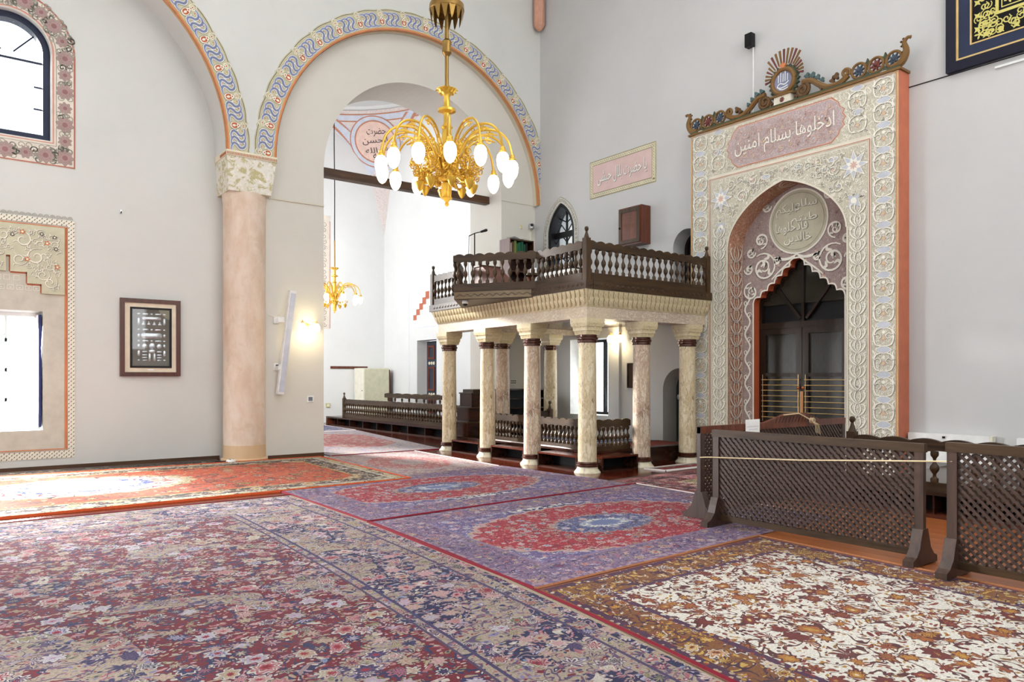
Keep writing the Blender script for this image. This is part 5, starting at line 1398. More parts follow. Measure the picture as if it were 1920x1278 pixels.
MB().lathe([(0.045, 0.045), (0.04, 0.015), (0.015, 0.0)], 16).build('lens_dome', 'dark_metal', dc, True)
# things on the balcony
ms = thing('microphone_stand', 'tall black microphone stand on the balcony with a boom microphone', 'microphone stand', (8.5, 12.45, 3.2))
MB().lathe([(0.14, 0), (0.14, 0.02), (0.02, 0.035)], 18).build('base', 'dark_metal', ms, True)
MB().tube([(0, 0, 0.02), (0, 0, 1.32)], 0.013, 8).build('pole', 'black_paint', ms)
MB().tube([(-0.12 * 0.6, 0.12 * 0.8, 1.27), (0, 0, 1.32), (0.13, -0.09, 1.36)], 0.01, 8).build('boom', 'black_paint', ms)
MB().tube([(0.10, -0.07, 1.35), (0.19, -0.135, 1.385), (0.21, -0.15, 1.393)], [0.02, 0.03, 0.02], 10).build('microphone', 'black_paint', ms, True)
MB().tube([(-0.07, 0.095, 1.27), (-0.09, 0.10, 0.6), (-0.06, 0.06, 0.03)], 0.005, 6).build('cable', 'dark_metal', ms)
bk = thing('bookcase', 'small wooden bookcase standing on the balcony against the pier', 'bookcase', (10.86, 13.92, 3.2))
MB().box((-0.36, 0, 0), (-0.33, 0.4, 1.68)).build('side_panel', 'red_wood', bk); MB().box((0.33, 0, 0), (0.36, 0.4, 1.68)).build('side_panel', 'shelf_wood', bk)
MB().box((-0.33, 0.38, 0), (0.33, 0.4, 1.68)).build('back_panel', 'shelf_wood', bk)
for z in (0.0, 0.45, 0.9, 1.28, 1.65): MB().box((-0.33, 0.02, z), (0.33, 0.38, z + 0.03)).build('shelf', 'walnut', bk)
cols = [('white_paint', 'white'), (flat('book_brown', S(92, 70, 50), 0.7), 'brown'), (flat('book_olive', S(110, 120, 60), 0.7), 'olive'), (flat('book_green', S(32, 96, 62), 0.6), 'green'), ('book_green', 'green'), (flat('book_green2', S(20, 76, 54), 0.6), 'dark green'), ('book_green2', 'dark green'), (flat('book_black', S(30, 30, 30), 0.6), 'black')]
x = -0.31
for k, (m_, cn) in enumerate(cols):
    w_ = 0.045 + 0.012 * (k % 3); hh = 0.27 + 0.03 * ((k * 7) % 3)
    bt = thing('book', '%s book, %s on the balcony bookcase shelf' % (cn, ('leftmost', 'second from the left', 'third from the left', 'fourth from the left', 'fifth from the left', 'sixth from the left', 'seventh from the left', 'last on the right')[k]), 'book', (10.86 + x, 13.98, 4.512), 0, 'books in the balcony bookcase')
    MB().box((0, 0, 0), (w_, 0.006, hh)).build('spine', m_, bt); 
    MB().box((0, 0.006, 0), (0.005, 0.2, hh)).build('cover', m_, bt); MB().box((w_ - 0.005, 0.006, 0), (w_, 0.2, hh)).build('cover', m_, bt)
    MB().box((0.005, 0.006, 0.004), (w_ - 0.005, 0.195, hh - 0.004)).build('pages', 'cream_paint', bt)
    x += w_ + 0.012
for k in range(2):
    op = thing('papers', 'loose papers on top of the balcony bookcase, %s' % ('lower sheet' if k == 0 else 'curled upper sheet'), 'paper', (10.86, 14.08, 4.885 + 0.006 * k), 0.2 * k)
    MB().add([(-0.25 + 0.07 * i, y, 0.002 + 0.012 * k * abs(i - 3)) for i in range(8) for y in (-0.12, 0.14)], [(2 * i, 2 * i + 1, 2 * i + 3, 2 * i + 2) for i in range(7)]).build('sheet', 'white_paint', op)
lc = thing('reading_lectern', 'brown wooden lectern with a sloping side behind the bay railing', 'lectern', (8.55, 11.75, 3.2))
MB().prism([(-0.45, 0), (0.45, 0), (0.45, 0.12), (-0.2, 0.58), (-0.45, 0.58)], lambda u, v, h: (h, -u, v), -0.22, 0.22).build('side_body', 'red_wood', lc)
MB().box((-0.24, 0.2, 0.58), (0.24, 0.48, 0.61)).build('top_board', 'walnut', lc)
st_ = thing('stool', 'round turned wooden stool on the balcony near the lectern', 'stool', (8.75, 10.92, 3.2))
MB().lathe([(0.11, 0.3), (0.13, 0.32), (0.12, 0.36), (0.02, 0.37)], 14).build('seat', 'walnut', st_, True); MB().lathe([(0.10, 0), (0.05, 0.05), (0.04, 0.2), (0.09, 0.3)], 12).build('turned_leg', 'red_wood', st_, True)
ca = thing('amplifier_cabinet', 'dark cabinet with white equipment faces on the balcony behind the railing', 'cabinet', (9.6, 10.95, 3.2))
MB().box((-0.22, -0.5, 0), (0.25, 0.5, 0.36)).build('case', 'dark_metal', ca)
for y in (-0.24, 0.24): MB().box((-0.20, y - 0.2, 0.36), (0.2, y + 0.2, 0.47)).build('equipment', 'white_paint', ca)
for y in (-0.24, 0.24): MB().box((-0.19, y - 0.19, 0.47), (0.19, y + 0.19, 0.50)).build('equipment_lid', 'dark_metal', ca)
cl_ = thing('folded_cloth', 'white cloth hanging over a grey board on the balcony', 'cloth', (9.0, 11.3, 3.2))
MB().box((-0.02, -0.12, 0), (0.02, 0.12, 0.5)).build('board', flat('grey_brown', S(126, 112, 102), 0.7), cl_); MB().add([(-0.03 - 0.02 * (i % 2), -0.3 + 0.06 * i, z) for i in range(5) for z in (0.05, 0.5)], [(2 * i, 2 * i + 1, 2 * i + 3, 2 * i + 2) for i in range(4)]).build('cloth', 'pale_blue_white', cl_)
# fittings in the corner above the gallery
cm = thing('wall_camera', 'small round silver camera with a conduit in the corner above the gallery', 'camera', (11.62, 14.5, 5.38))
MB().lathe([(0.03, -0.09), (0.075, -0.06), (0.09, 0), (0.07, 0.06), (0.03, 0.08)], 14).build('ball', 'steel', cm, True)
MB().lathe([(0.04, 0), (0.035, 0.02), (0.005, 0.03)], 12).build('lens', 'dark_metal', cm).matrix_local = Matrix.Translation((-0.05, -0.075, 0.01)) @ Matrix.Rotation(rad(70), 4, 'X') @ Matrix.Rotation(rad(-30), 4, 'Y')
MB().box((-0.02, 0.05, -2.0), (0.03, 0.1, -0.02)).build('conduit', 'cream_paint', cm); MB().box((-0.05, 0.04, -0.05), (0.05, 0.1, 0.05)).build('bracket', 'white_paint', cm)
jb = thing('junction_box', 'tiny cream junction box on the pier above the bookcase', 'box', (11.36, YT, 5.35)); MB().cbox((0, -0.015, 0), (0.07, 0.03, 0.10)).build('housing', 'cream_paint', jb)
MB().cbox((0, -0.032, 0), (0.05, 0.005, 0.08)).build('lid', 'braid_yellow', jb)

# ---- platform under the gallery with step boxes and low rails
pf = thing('prayer_platform', 'low dark wooden platform under the gallery behind the columns', 'platform', (0, 0, 0))
MB().box((9.24, 9.58, 0), (11.78, 14.5, 0.26)).build('base', 'shelf_wood', pf)
MB().box((9.05, 9.57, 0.26), (11.79, 14.5, 0.30)).build('deck', 'shelf_wood', pf)
def stepbox(label, p, L, rz):
    t = thing('step_box', label, 'step', (*p, 0), rz, 'open step boxes between the gallery columns')
    MB().box((0, 0, 0.225), (L, 0.42, 0.255)).build('tread', 'mahogany_floor', t)
    for x in (0, L - 0.03): MB().box((x, 0, 0.0), (x + 0.03, 0.40, 0.225)).build('side_board', 'shelf_wood', t)
    MB().box((0.03, 0.36, 0.0), (L - 0.03, 0.40, 0.225)).build('back_board', 'black_paint', t)
    MB().box((0.03, 0.0, 0.0), (L - 0.03, 0.40, 0.02)).build('bottom_board', 'shelf_wood', t)
stepbox('dark open step box between the corner column and the reddish column', (8.86, 9.14), 0.88, 0)
stepbox('dark open step box between the corner column and the second column of the long row', (8.60, 10.56), 1.06, rad(-90))
stepbox('dark open step box between second and third columns of the long row', (8.68, 12.14), 1.06, rad(-90))
stepbox('dark open step box between third and fourth columns of the long row', (8.76, 13.72), 1.04, rad(-90))
balustrade('low_railing', 'low dark railing under the gallery, between corner and reddish columns', (9.10, 9.62, 0), (10.02, 9.62, 0), 0.30, 0.56, 9, (0, 0), base_h=0.08)
balustrade('low_railing', 'low dark railing under the gallery along the long row of columns', (9.10, 9.68, 0), (9.22, 12.9, 0), 0.30, 0.56, 28, (0, 1), base_h=0.08)
balustrade('low_railing', 'short low railing with post at the back of the platform under the gallery', (10.2, 13.0, 0), (10.95, 13.0, 0), 0.30, 0.56, 6, (0, 1), base_h=0.08)
sh = thing('stepped_rack', 'dark brown stepped shelf rack behind the columns under the gallery', 'shelf', (0, 0, 0))
for k, (x0, z0) in enumerate(((9.12, 0.30), (9.18, 0.62), (9.26, 0.94))):
    MB().box((x0, 13.62 + 0.03 * k, z0), (10.0, 14.15, z0 + 0.30)).build('tier', 'shelf_wood', sh); MB().box((x0 - 0.03, 13.58 + 0.03 * k, z0 + 0.30), (10.0, 14.15, z0 + 0.33)).build('ledge', 'walnut', sh)
MB().box((9.34, 13.74, 1.27), (10.0, 14.15, 1.34)).build('top', 'walnut', sh)
rk = thing('shoe_rack', 'dark open shelf rack below the small black vent under the gallery', 'shelf', (0, 0, 0))
for x in (10.05, 11.45): MB().box((x, 13.75, 0.30), (x + 0.03, 14.15, 1.34)).build('side_panel', 'shelf_wood', rk)
MB().box((10.05, 14.12, 0.30), (11.48, 14.15, 1.34)).build('back_panel', 'black_paint', rk)
for z in (0.33, 0.62, 0.88, 1.1, 1.31): MB().box((10.08, 13.75, z), (11.45, 14.12, z + 0.025)).build('shelf', 'shelf_wood', rk)
vn = thing('wall_vent', 'small vent of eight black holes on the pier under the gallery', 'vent', (11.12, YT, 1.50))
MB().cbox((0, -0.004, 0), (0.2, 0.008, 0.12)).build('plate', 'cream_paint', vn)
for i in range(4):
    for j in range(2): MB().cbox((-0.066 + 0.044 * i, -0.010, -0.025 + 0.05 * j), (0.026, 0.008, 0.028)).build('hole', 'black_paint', vn)

# ---- second platform by the portal with its rail and cubby holes, radiators behind
pf2 = thing('side_platform', 'dark platform with shoe cubbies in front of the portal wall', 'platform', (0, 0, 0))
MB().box((9.25, 0.0, 0), (11.78, 4.85, 0.26)).build('base', 'black_paint', pf2)
MB().box((8.95, 0.0, 0.26), (11.79, 4.9, 0.30)).build('deck', 'walnut_y', pf2)
MB().box((8.92, 0.0, 0.0), (9.25, 4.88, 0.05)).build('plinth_board', 'red_wood', pf2)
for k in range(15): MB().box((8.97, 4.84 - k * 0.33, 0.05), (9.25, 4.86 - k * 0.33, 0.26)).build('divider', 'shelf_wood', pf2)
balustrade('low_railing', 'low dark waved railing on the platform right of the portal, behind the screens', (9.05, 4.86, 0), (9.05, 0.3, 0), 0.30, 0.60, 21, (1, 0), base_h=0.10, wl_=0.36, s=1.25)
for k, (y0, y1) in enumerate(((4.26, 5.40), (2.3, 3.95))):
    r_ = thing('radiator', 'white wall radiator %s' % ('next to the terracotta side of the portal' if k == 0 else 'below the black gilded frame'), 'radiator', (XW, y0, 0.35))
    L = y1 - y0
    MB().box((-0.12, 0, 0), (-0.02, L, 0.42)).build('panel', 'white_paint', r_); MB().box((-0.125, -0.015, 0), (-0.015, 0.03, 0.425)).build('end_cap', 'cream_paint', r_)
    MB().lathe([(0.02, 0), (0.02, 0.03)], 8, (-0.13, L * 0.55, 0.36)).build('valve', 'dark_metal', r_)
    MB().box((-0.02, L * 0.3, 0.2), (0, L * 0.35, 0.3)).build('bracket', 'white_paint', r_)
# ================================================================== RUGS
def weave(n, vec, sc, warp=0.5, R=0.5, leafR=0.36, dens=0.9):
    """layout of blossoms, leaves, sprigs and vines, shared by the colourways of one rug"""
    _, wc = n.noise(vec, sc * 0.9, 1)
    wv = n.scale(n.vmath('SUBTRACT', wc, (0.5, 0.5, 0.5)), 1.0 / sc)
    v = n.vmath('ADD', vec, n.scale(wv, warp))
    T = n.vor(n.vmath('ADD', vec, n.scale(wv, 0.8)), sc * 4.4); tr = n.sep(T['Color'])
    L = n.vor(n.vmath('MULTIPLY', n.vmath('ADD', v, wv), (1.0, 1.8, 1.0)), sc * 1.9); lr = n.sep(L['Color'])
    F = n.vor(v, sc, 'F1', 0.75); rn = n.sep(F['Color'])
    lx = n.sep(n.vmath('SUBTRACT', v, F['Position']))
    ph = n.math('MULTIPLY_ADD', n.math('ARCTAN2', lx[1], lx[0]), 8.0, n.math('MULTIPLY', rn[2], 6.28))
    Rr = n.math('MULTIPLY', n.math('MULTIPLY_ADD', n.math('SINE', ph), 0.15, 0.85), n.math('MULTIPLY_ADD', rn[0], R * 0.5, R * 0.6))
    q = n.math('ADD', n.math('DIVIDE', F['Distance'], Rr), n.math('MULTIPLY', n.gt(rn[1], dens), 9.0))
    E_, _ = n.noise(v, sc * 0.8, 1, 0.5, 0.8)
    ld = n.math('ADD', L['Distance'], n.math('MULTIPLY', n.gt(lr[0], 0.82), 9.0))
    return dict(tm=n.math('MULTIPLY', n.lt(T['Distance'], 0.36), n.lt(tr[0], 0.66)), tr=tr, lm=n.lt(ld, leafR), lm2=n.lt(ld, leafR * 0.45), lr=lr,
                vm=n.lt(n.math('ABSOLUTE', n.math('SUBTRACT', E_, 0.5)), 0.018), q0=n.lt(q, 1.1), q1=n.lt(q, 1.0), q2=n.lt(q, 0.8),
                q3=n.math('MULTIPLY', n.lt(q, 0.62), n.gt(q, 0.52)), q4=n.lt(q, 0.34), q5=n.lt(q, 0.16), rn=rn)
def paint(n, w, ground, flowers, rims, cores, leaf, vine):
    c = n.mix(w['tm'], ground, n.pal(w['tr'][1], leaf))
    c = n.mix(w['lm'], c, n.pal(w['lr'][1], leaf)); c = n.mix(w['lm2'], c, n.pal(w['lr'][2], rims))
    c = n.mix(w['vm'], c, vine); c = n.mix(w['q0'], c, vine)
    c = n.mix(w['q1'], c, n.pal(w['rn'][2], rims)); c = n.mix(w['q2'], c, n.pal(w['rn'][0], flowers))
    c = n.mix(w['q3'], c, n.pal(w['rn'][1], rims)); c = n.mix(w['q4'], c, n.pal(w['rn'][2], cores))
    return n.mix(w['q5'], c, ground)
def pile(n, col, sheen=0.25, tone=0.5, dark=0.78):
    p = n.uv()
    f, fc = n.noise(p, 60, 3, 0.8)
    g, _ = n.noise(p, 1.1, 4, 0.6)
    col = n.mix(n.math('MULTIPLY_ADD', f, 1.7, -0.4, clamp=True), n.mix(0.7, col, (0.01, 0.01, 0.02)), col)
    col = n.mix(n.math('MULTIPLY', n.math('MULTIPLY_ADD', g, 1.8, -0.5, clamp=True), tone * 0.25), col, n.mix(0.5, col, S(190, 178, 170)))
    n.color(n.mix(1.0, col, (dark, dark, dark), 'MULTIPLY'))
    n.bump(f, 0.02, 0.6)
    n.b.inputs['Sheen Weight'].default_value = sheen * 0.25
    n.b.inputs['Sheen Roughness'].default_value = 0.4
def rug(name, label, quad, build_mat, z=0.012, bind='rug_red', bw=0.05, sides=(1, 1, 1, 1), fringe=None, grp=None, bow=0.0):
    """quad: corners (u-,v-),(u+,v-),(u+,v+),(u-,v+); uv in metres from the centre"""
    t = thing(name, label, 'rug', (0, 0, 0), 0, grp)
    q = [Vector(p) for p in quad]
    W = ((q[1] - q[0]).length + (q[2] - q[3]).length) / 2; L = ((q[3] - q[0]).length + (q[2] - q[1]).length) / 2
    def PQ(a, b):
        p = q[0] * (1 - a) * (1 - b) + q[1] * a * (1 - b) + q[2] * a * b + q[3] * (1 - a) * b
        return p + Vector((abs(bow) * 4 * b * (1 - b) * (a if bow > 0 else 1 - a), 0))
    NX, NY = 14, 14; vs = []; uv = []
    rn = random.Random(name + label)
    for j in range(NY + 1):
        for i in range(NX + 1):
            a, b = i / NX, j / NY
            p = PQ(a, b)
            vs.append((p.x, p.y, z + 0.002 * sin(3.1 * p.x + 1.7 * p.y) * sin(2.3 * p.y))); uv.append(((a - 0.5) * W, (b - 0.5) * L))
    fs = [(j * (NX + 1) + i, j * (NX + 1) + i + 1, (j + 1) * (NX + 1) + i + 1, (j + 1) * (NX + 1) + i) for j in range(NY) for i in range(NX)]
    me = bpy.data.meshes.new('pile'); me.from_pydata(vs, [], fs)
    ul = me.uv_layers.new(name='UVMap')
    for lp in me.loops: ul.data[lp.index].uv = uv[lp.vertex_index]
    n = NT(name + '_weave', 1.0, 0.1)
    build_mat(n, W, L)
    me.materials.append(n.m)
    o = bpy.data.objects.new('pile', me); COL.objects.link(o); o.parent = t
    for k in range(4):
        if not sides[k]: continue
        a, b = q[k], q[(k + 1) % 4]
        d = (b - a).normalized(); nr = Vector((d.y, -d.x))
        pts = [PQ(*((i / 12, 0), (1, i / 12), (1 - i / 12, 1), (0, 1 - i / 12))[k]) for i in range(13)]
        mb = MB(); vv = []
        for p in pts:
            i_, o_ = p - nr * bw * 0.5, p + nr * bw * 0.5
            vv += [(i_.x, i_.y, z + 0.003), (p.x, p.y, z + 0.011), (o_.x, o_.y, 0.001)]
        mb.add(vv, [f for i in range(12) for f in ((3 * i, 3 * i + 1, 3 * i + 4, 3 * i + 3), (3 * i + 1, 3 * i + 2, 3 * i + 5, 3 * i + 4))])
        mb.build('binding', fringe if (fringe and k == 1) else bind, t)
    return t
flat('rug_red', S(118, 18, 38), 0.95, var=0.2, vscale=40); flat('rug_white_edge', S(220, 206, 204), 0.95, var=0.2, vscale=40); flat('rug_brown_edge', S(150, 96, 62), 0.95, var=0.25, vscale=40); flat('rug_orange_edge', S(198, 84, 44), 0.95, var=0.2, vscale=40); flat('rug_grey_edge', S(90, 80, 76), 0.95, var=0.2, vscale=40)
NAVY, BLUE, SKY, RED, CRIM, ROSE, PINK, SAND, CREAM, OLIVE, GREEN, PLUM, BROWN, RUST, MUST, BLACK, ORNG, LILAC, WHITE, LILAC2 = (S(38, 44, 96), S(66, 84, 150), S(140, 158, 196), S(176, 28, 48), S(140, 22, 44), S(192, 112, 124), S(214, 166, 168), S(196, 174, 146), S(226, 216, 204), S(150, 144, 104), S(104, 128, 92), S(98, 72, 116), S(110, 66, 42), S(168, 84, 44), S(200, 154, 60), S(30, 28, 36), S(206, 92, 34), S(150, 138, 184), S(238, 234, 228), S(196, 186, 212))
def edge_dist(n, uv, W, L):
    s = n.sep(uv)
    return n.math('MINIMUM', n.math('SUBTRACT', W / 2, n.math('ABSOLUTE', s[0])), n.math('SUBTRACT', L / 2, n.math('ABSOLUTE', s[1])))
def ell(n, uv, cx, cy, a, b, lobes=0, amp=0.05):
    s = n.sep(uv)
    x = n.math('DIVIDE', n.math('SUBTRACT', s[0], cx), a); y = n.math('DIVIDE', n.math('SUBTRACT', s[1], cy), b)
    r = n.math('SQRT', n.math('ADD', n.math('MULTIPLY', x, x), n.math('MULTIPLY', y, y)))
    if lobes:
        an = n.math('ARCTAN2', y, x)
        r = n.math('SUBTRACT', r, n.math('MULTIPLY', n.math('ABSOLUTE', n.math('SINE', n.math('MULTIPLY', an, lobes / 2))), amp))
    return r
def m_big(n, W, L):
    uv = n.uv(); w = weave(n, uv, 7.0, 0.6, 0.60, 0.40, 0.93)
    red = paint(n, w, S(128, 14, 38), [SAND, NAVY, PINK, SAND, LILAC2, ROSE], [CREAM, SAND, PINK, NAVY], [RED, CREAM, BLUE], [SAND, PINK, OLIVE, CREAM, NAVY, ROSE, SAND], NAVY)
    navy = paint(n, w, S(30, 34, 84), [ROSE, SAND, LILAC2, PINK, S(150, 50, 74), CREAM], [PINK, SAND, CREAM], [RED, NAVY, OLIVE], [ROSE, SAND, LILAC2, SKY, PINK, CREAM], S(176, 146, 150))
    sand = paint(n, w, S(190, 172, 152), [ROSE, NAVY, LILAC2, S(160, 50, 76), OLIVE, PLUM], [CREAM, SAND, NAVY], [RED, CREAM, NAVY], [S(150, 110, 130), LILAC, OLIVE, ROSE, NAVY, CRIM], S(104, 84, 120))
    g, gc = n.noise(uv, 0.62, 3, 0.55, 0.6); gs = n.sep(gc)
    g2, _ = n.noise(uv, 1.5, 2, 0.5, 0.5)
    m = ell(n, uv, -1.9, -0.6, 2.2, 2.2, 16, 0.09)
    col = n.mix(n.gt(g, 0.56), red, navy); col = n.mix(n.gt(gs[1], 0.57), col, sand)
    col = n.mix(n.math('MULTIPLY', n.lt(m, 1.0), n.gt(g2, 0.42)), col, sand); col = n.mix(n.math('MULTIPLY', n.lt(m, 0.62), n.gt(g2, 0.40)), col, navy); col = n.mix(n.lt(m, 0.30), col, sand)
    col = n.mix(n.math('MULTIPLY', n.lt(m, 0.32), n.gt(m, 0.29)), col, NAVY)
    e = edge_dist(n, uv, W, L)
    bor = n.mix(n.gt(g2, 0.50), sand, navy)
    col = n.mix(n.lt(e, 1.06), col, sand); col = n.mix(n.lt(e, 0.98), col, bor)
    col = n.mix(n.math('MULTIPLY', n.lt(e, 0.99), n.gt(e, 0.965)), col, S(70, 60, 110)); col = n.mix(n.math('MULTIPLY', n.lt(e, 1.065), n.gt(e, 1.045)), col, S(84, 66, 104))
    col = n.mix(n.lt(e, 0.26), col, sand); col = n.mix(n.math('MULTIPLY', n.lt(e, 0.265), n.gt(e, 0.24)), col, S(80, 66, 110)); col = n.mix(n.lt(e, 0.13), col, navy); col = n.mix(n.lt(e, 0.06), col, SAND)
    pile(n, col, 0.3, dark=0.92)
def m_purple(cx, cy, a, b):
    def f(n, W, L):
        uv = n.uv(); w = weave(n, uv, 8.0, 0.5, 0.52, 0.38, 0.92)
        pur = paint(n, w, S(112, 96, 148), [LILAC2, NAVY, ROSE, SKY, PINK], [LILAC2, CREAM, NAVY, PINK], [ROSE, NAVY, CREAM], [LILAC2, SKY, S(84, 76, 140), ROSE, CREAM, LILAC], S(84, 74, 136))
        red = paint(n, w, S(182, 20, 46), [PINK, NAVY, SKY, ROSE, S(150, 16, 38)], [CREAM, PINK, SAND], [NAVY, CREAM, RED], [PINK, SAND, S(212, 70, 80), NAVY, S(196, 30, 54), S(190, 24, 50)], S(140, 14, 40))
        blu = paint(n, w, S(98, 104, 156), [SKY, NAVY, PINK, LILAC2], [CREAM, NAVY, LILAC2], [ROSE, CREAM], [SKY, NAVY, LILAC2, SAND], NAVY)
        bor = paint(n, w, S(136, 112, 146), [NAVY, ROSE, LILAC2, S(150, 46, 78), SAND], [SAND, NAVY, PINK], [RED, NAVY, CREAM], [NAVY, ROSE, SAND, LILAC2, PLUM, PINK], S(80, 62, 114))
        sp, _ = n.noise(uv, 11, 2); spk = n.gt(sp, 0.5)
        m = ell(n, uv, cx, cy, a, b, 34, 0.05)
        col = pur
        for (dx, dy, ra, rb) in ((0, -1.17, 0.42, 0.09), (0, 1.17, 0.42, 0.09), (-1.17, 0, 0.10, 0.42), (1.17, 0, 0.10, 0.42)):
            k = ell(n, uv, cx + dx * a, cy + dy * b, ra * a, rb * b, 8, 0.3)
            col = n.mix(n.lt(k, 0.75), col, n.mix(spk, NAVY, WHITE))
        col = n.mix(n.lt(m, 1.04), col, n.mix(spk, SAND, PINK)); col = n.mix(n.lt(m, 1.0), col, red)
        col = n.mix(n.lt(m, 0.40), col, SAND); col = n.mix(n.lt(m, 0.385), col, blu)
        col = n.mix(n.lt(m, 0.17), col, n.mix(spk, SKY, WHITE)); col = n.mix(n.lt(m, 0.10), col, S(120, 132, 180))
        e = edge_dist(n, uv, W, L)
        col = n.mix(n.lt(e, 0.50), col, bor); col = n.mix(n.math('MULTIPLY', n.lt(e, 0.52), n.gt(e, 0.48)), col, S(150, 124, 156)); col = n.mix(n.lt(e, 0.09), col, n.mix(spk, S(176, 150, 164), S(130, 100, 140)))
        pile(n, col, 0.35, dark=0.92)
    return f
def m_orange(n, W, L):
    uv = n.uv(); w = weave(n, uv, 3.9, 0.6, 0.46, 0.30, 0.85)
    fld = paint(n, w, S(208, 80, 22), [S(196, 150, 80), BROWN, SAND, ORNG, MUST], [S(60, 40, 34), SAND, BROWN], [BLACK, CREAM, RED], [SAND, BROWN, ORNG, ORNG, MUST, ORNG], S(120, 46, 26))
    bor = paint(n, w, S(214, 196, 150), [BROWN, BLACK, RUST, MUST, SAND], [CREAM, BLACK, SAND], [RED, BLACK], [BLACK, BROWN, RUST, OLIVE, SAND], BLACK)
    dark = paint(n, w, S(60, 48, 40), [SAND, RUST, CREAM, MUST], [CREAM, SAND], [BLACK, RED], [SAND, RUST, OLIVE, CREAM], SAND)
    med = paint(n, w, CREAM, [RED, RUST, PINK, SAND], [CREAM, SAND], [BLUE], [RED, SAND, PINK], RED)
    blu = paint(n, w, S(60, 82, 160), [WHITE, SKY, CREAM], [WHITE, SKY], [BLUE], [WHITE, SKY, NAVY], WHITE)
    m = ell(n, uv, -0.25, 0.1, 1.25, 0.85, 18, 0.08)
    col = n.mix(n.lt(m, 1.15), fld, bor); col = n.mix(n.lt(m, 1.0), col, med); col = n.mix(n.lt(m, 0.66), col, blu); col = n.mix(n.lt(m, 0.54), col, WHITE); col = n.mix(n.lt(m, 0.2), col, PINK)
    s = n.sep(uv)
    cor = n.math('ADD', n.math('SUBTRACT', W / 2, n.math('ABSOLUTE', s[0])), n.math('MULTIPLY', n.math('SUBTRACT', L / 2, n.math('ABSOLUTE', s[1])), 1.3))
    col = n.mix(n.lt(cor, 1.75), col, SAND); col = n.mix(n.lt(cor, 1.68), col, bor)
    e = edge_dist(n, uv, W, L)
    col = n.mix(n.lt(e, 0.62), col, MUST); col = n.mix(n.lt(e, 0.58), col, dark); col = n.mix(n.lt(e, 0.24), col, CREAM); col = n.mix(n.lt(e, 0.20), col, bor); col = n.mix(n.lt(e, 0.045), col, S(200, 80, 40))
    pile(n, col, 0.35, dark=0.95)
def m_white(n, W, L):
    uv = n.uv(); w = weave(n, uv, 6.2, 0.8, 0.54, 0.38, 0.94)
    fld = paint(n, w, S(240, 234, 222), [S(146, 64, 44), S(196, 140, 50), S(120, 46, 40), S(176, 110, 46)], [S(110, 44, 36), S(170, 96, 44), S(140, 60, 40)], [MUST, S(120, 44, 36), CREAM], [S(130, 50, 38), S(84, 40, 44), S(190, 140, 56), S(140, 58, 42), S(150, 110, 56), S(236, 230, 218)], S(92, 46, 44))
    bor = paint(n, w, S(140, 88, 40), [S(214, 170, 70), CREAM, S(196, 130, 50), S(90, 40, 50)], [CREAM, S(214, 170, 70), S(70, 40, 60)], [S(120, 40, 36), CREAM], [S(214, 166, 66), S(66, 40, 70), CREAM, S(150, 60, 44), S(214, 180, 90), S(206, 150, 50)], S(76, 42, 62))
    v2 = n.vor(uv, 22); c2 = n.sep(v2['Color'])
    gua = n.mix(n.lt(v2['Distance'], 0.4), S(84, 48, 78), n.pal(c2[0], [MUST, SAND, CREAM, S(150, 60, 50), S(84, 48, 78)]))
    e = edge_dist(n, uv, W, L)
    col = n.mix(n.lt(e, 0.50), fld, gua); col = n.mix(n.lt(e, 0.44), col, bor); col = n.mix(n.lt(e, 0.13), col, gua); col = n.mix(n.lt(e, 0.06), col, S(150, 84, 60))
    pile(n, col, 0.2, dark=0.95)
def m_pale(n, W, L):
    uv = n.uv(); w = weave(n, uv, 7)
    fld = paint(n, w, S(192, 180, 174), [PINK, ROSE, SAND, LILAC], [CREAM, ROSE], [ROSE, NAVY], [ROSE, SAND, LILAC, PINK], S(170, 130, 136))
    med = paint(n, w, S(196, 112, 112), [CREAM, PINK, SAND], [CREAM, ROSE], [RED, NAVY], [PINK, CREAM, SAND], S(170, 90, 96))
    m = ell(n, uv, 0.0, -0.1, W * 0.34, L * 0.30, 20, 0.06)
    col = n.mix(n.lt(m, 1.0), fld, med); col = n.mix(n.lt(m, 0.4), col, fld)
    e = edge_dist(n, uv, W, L)
    col = n.mix(n.lt(e, 0.3), col, paint(n, w, S(184, 160, 156), [ROSE, LILAC, SAND], [CREAM], [NAVY], [ROSE, NAVY, SAND], S(150, 110, 120)))
    pile(n, col, 0.35, dark=1.0)
def m_far(n, W, L):
    uv = n.uv(); w = weave(n, uv, 5)
    fld = paint(n, w, S(196, 184, 182), [PINK, LILAC, SAND], [CREAM, SKY], [ROSE], [LILAC, SAND, PINK, SKY], S(160, 140, 150))
    med = paint(n, w, S(192, 112, 106), [PINK, SAND], [CREAM], [RED], [PINK, SAND, ROSE], S(170, 80, 86))
    m = ell(n, uv, 0.2, 0.2, 1.2, 2.1, 20, 0.06)
    col = n.mix(n.lt(m, 1.0), fld, med)
    e = edge_dist(n, uv, W, L); col = n.mix(n.lt(e, 0.35), col, fld)
    pile(n, col, 0.4, dark=1.0)
def m_bluefar(n, W, L):
    uv = n.uv(); pile(n, paint(n, weave(n, uv, 4), S(128, 134, 178), [SKY, LILAC, CREAM], [CREAM], [NAVY], [SKY, LILAC, NAVY], NAVY), 0.4)
def m_strip(n, W, L):
    uv = n.uv(); pile(n, paint(n, weave(n, uv, 7), S(76, 66, 54), [BROWN, OLIVE, SAND], [BLACK, OLIVE], [SAND], [BLACK, OLIVE, BROWN], BLACK), 0.2)
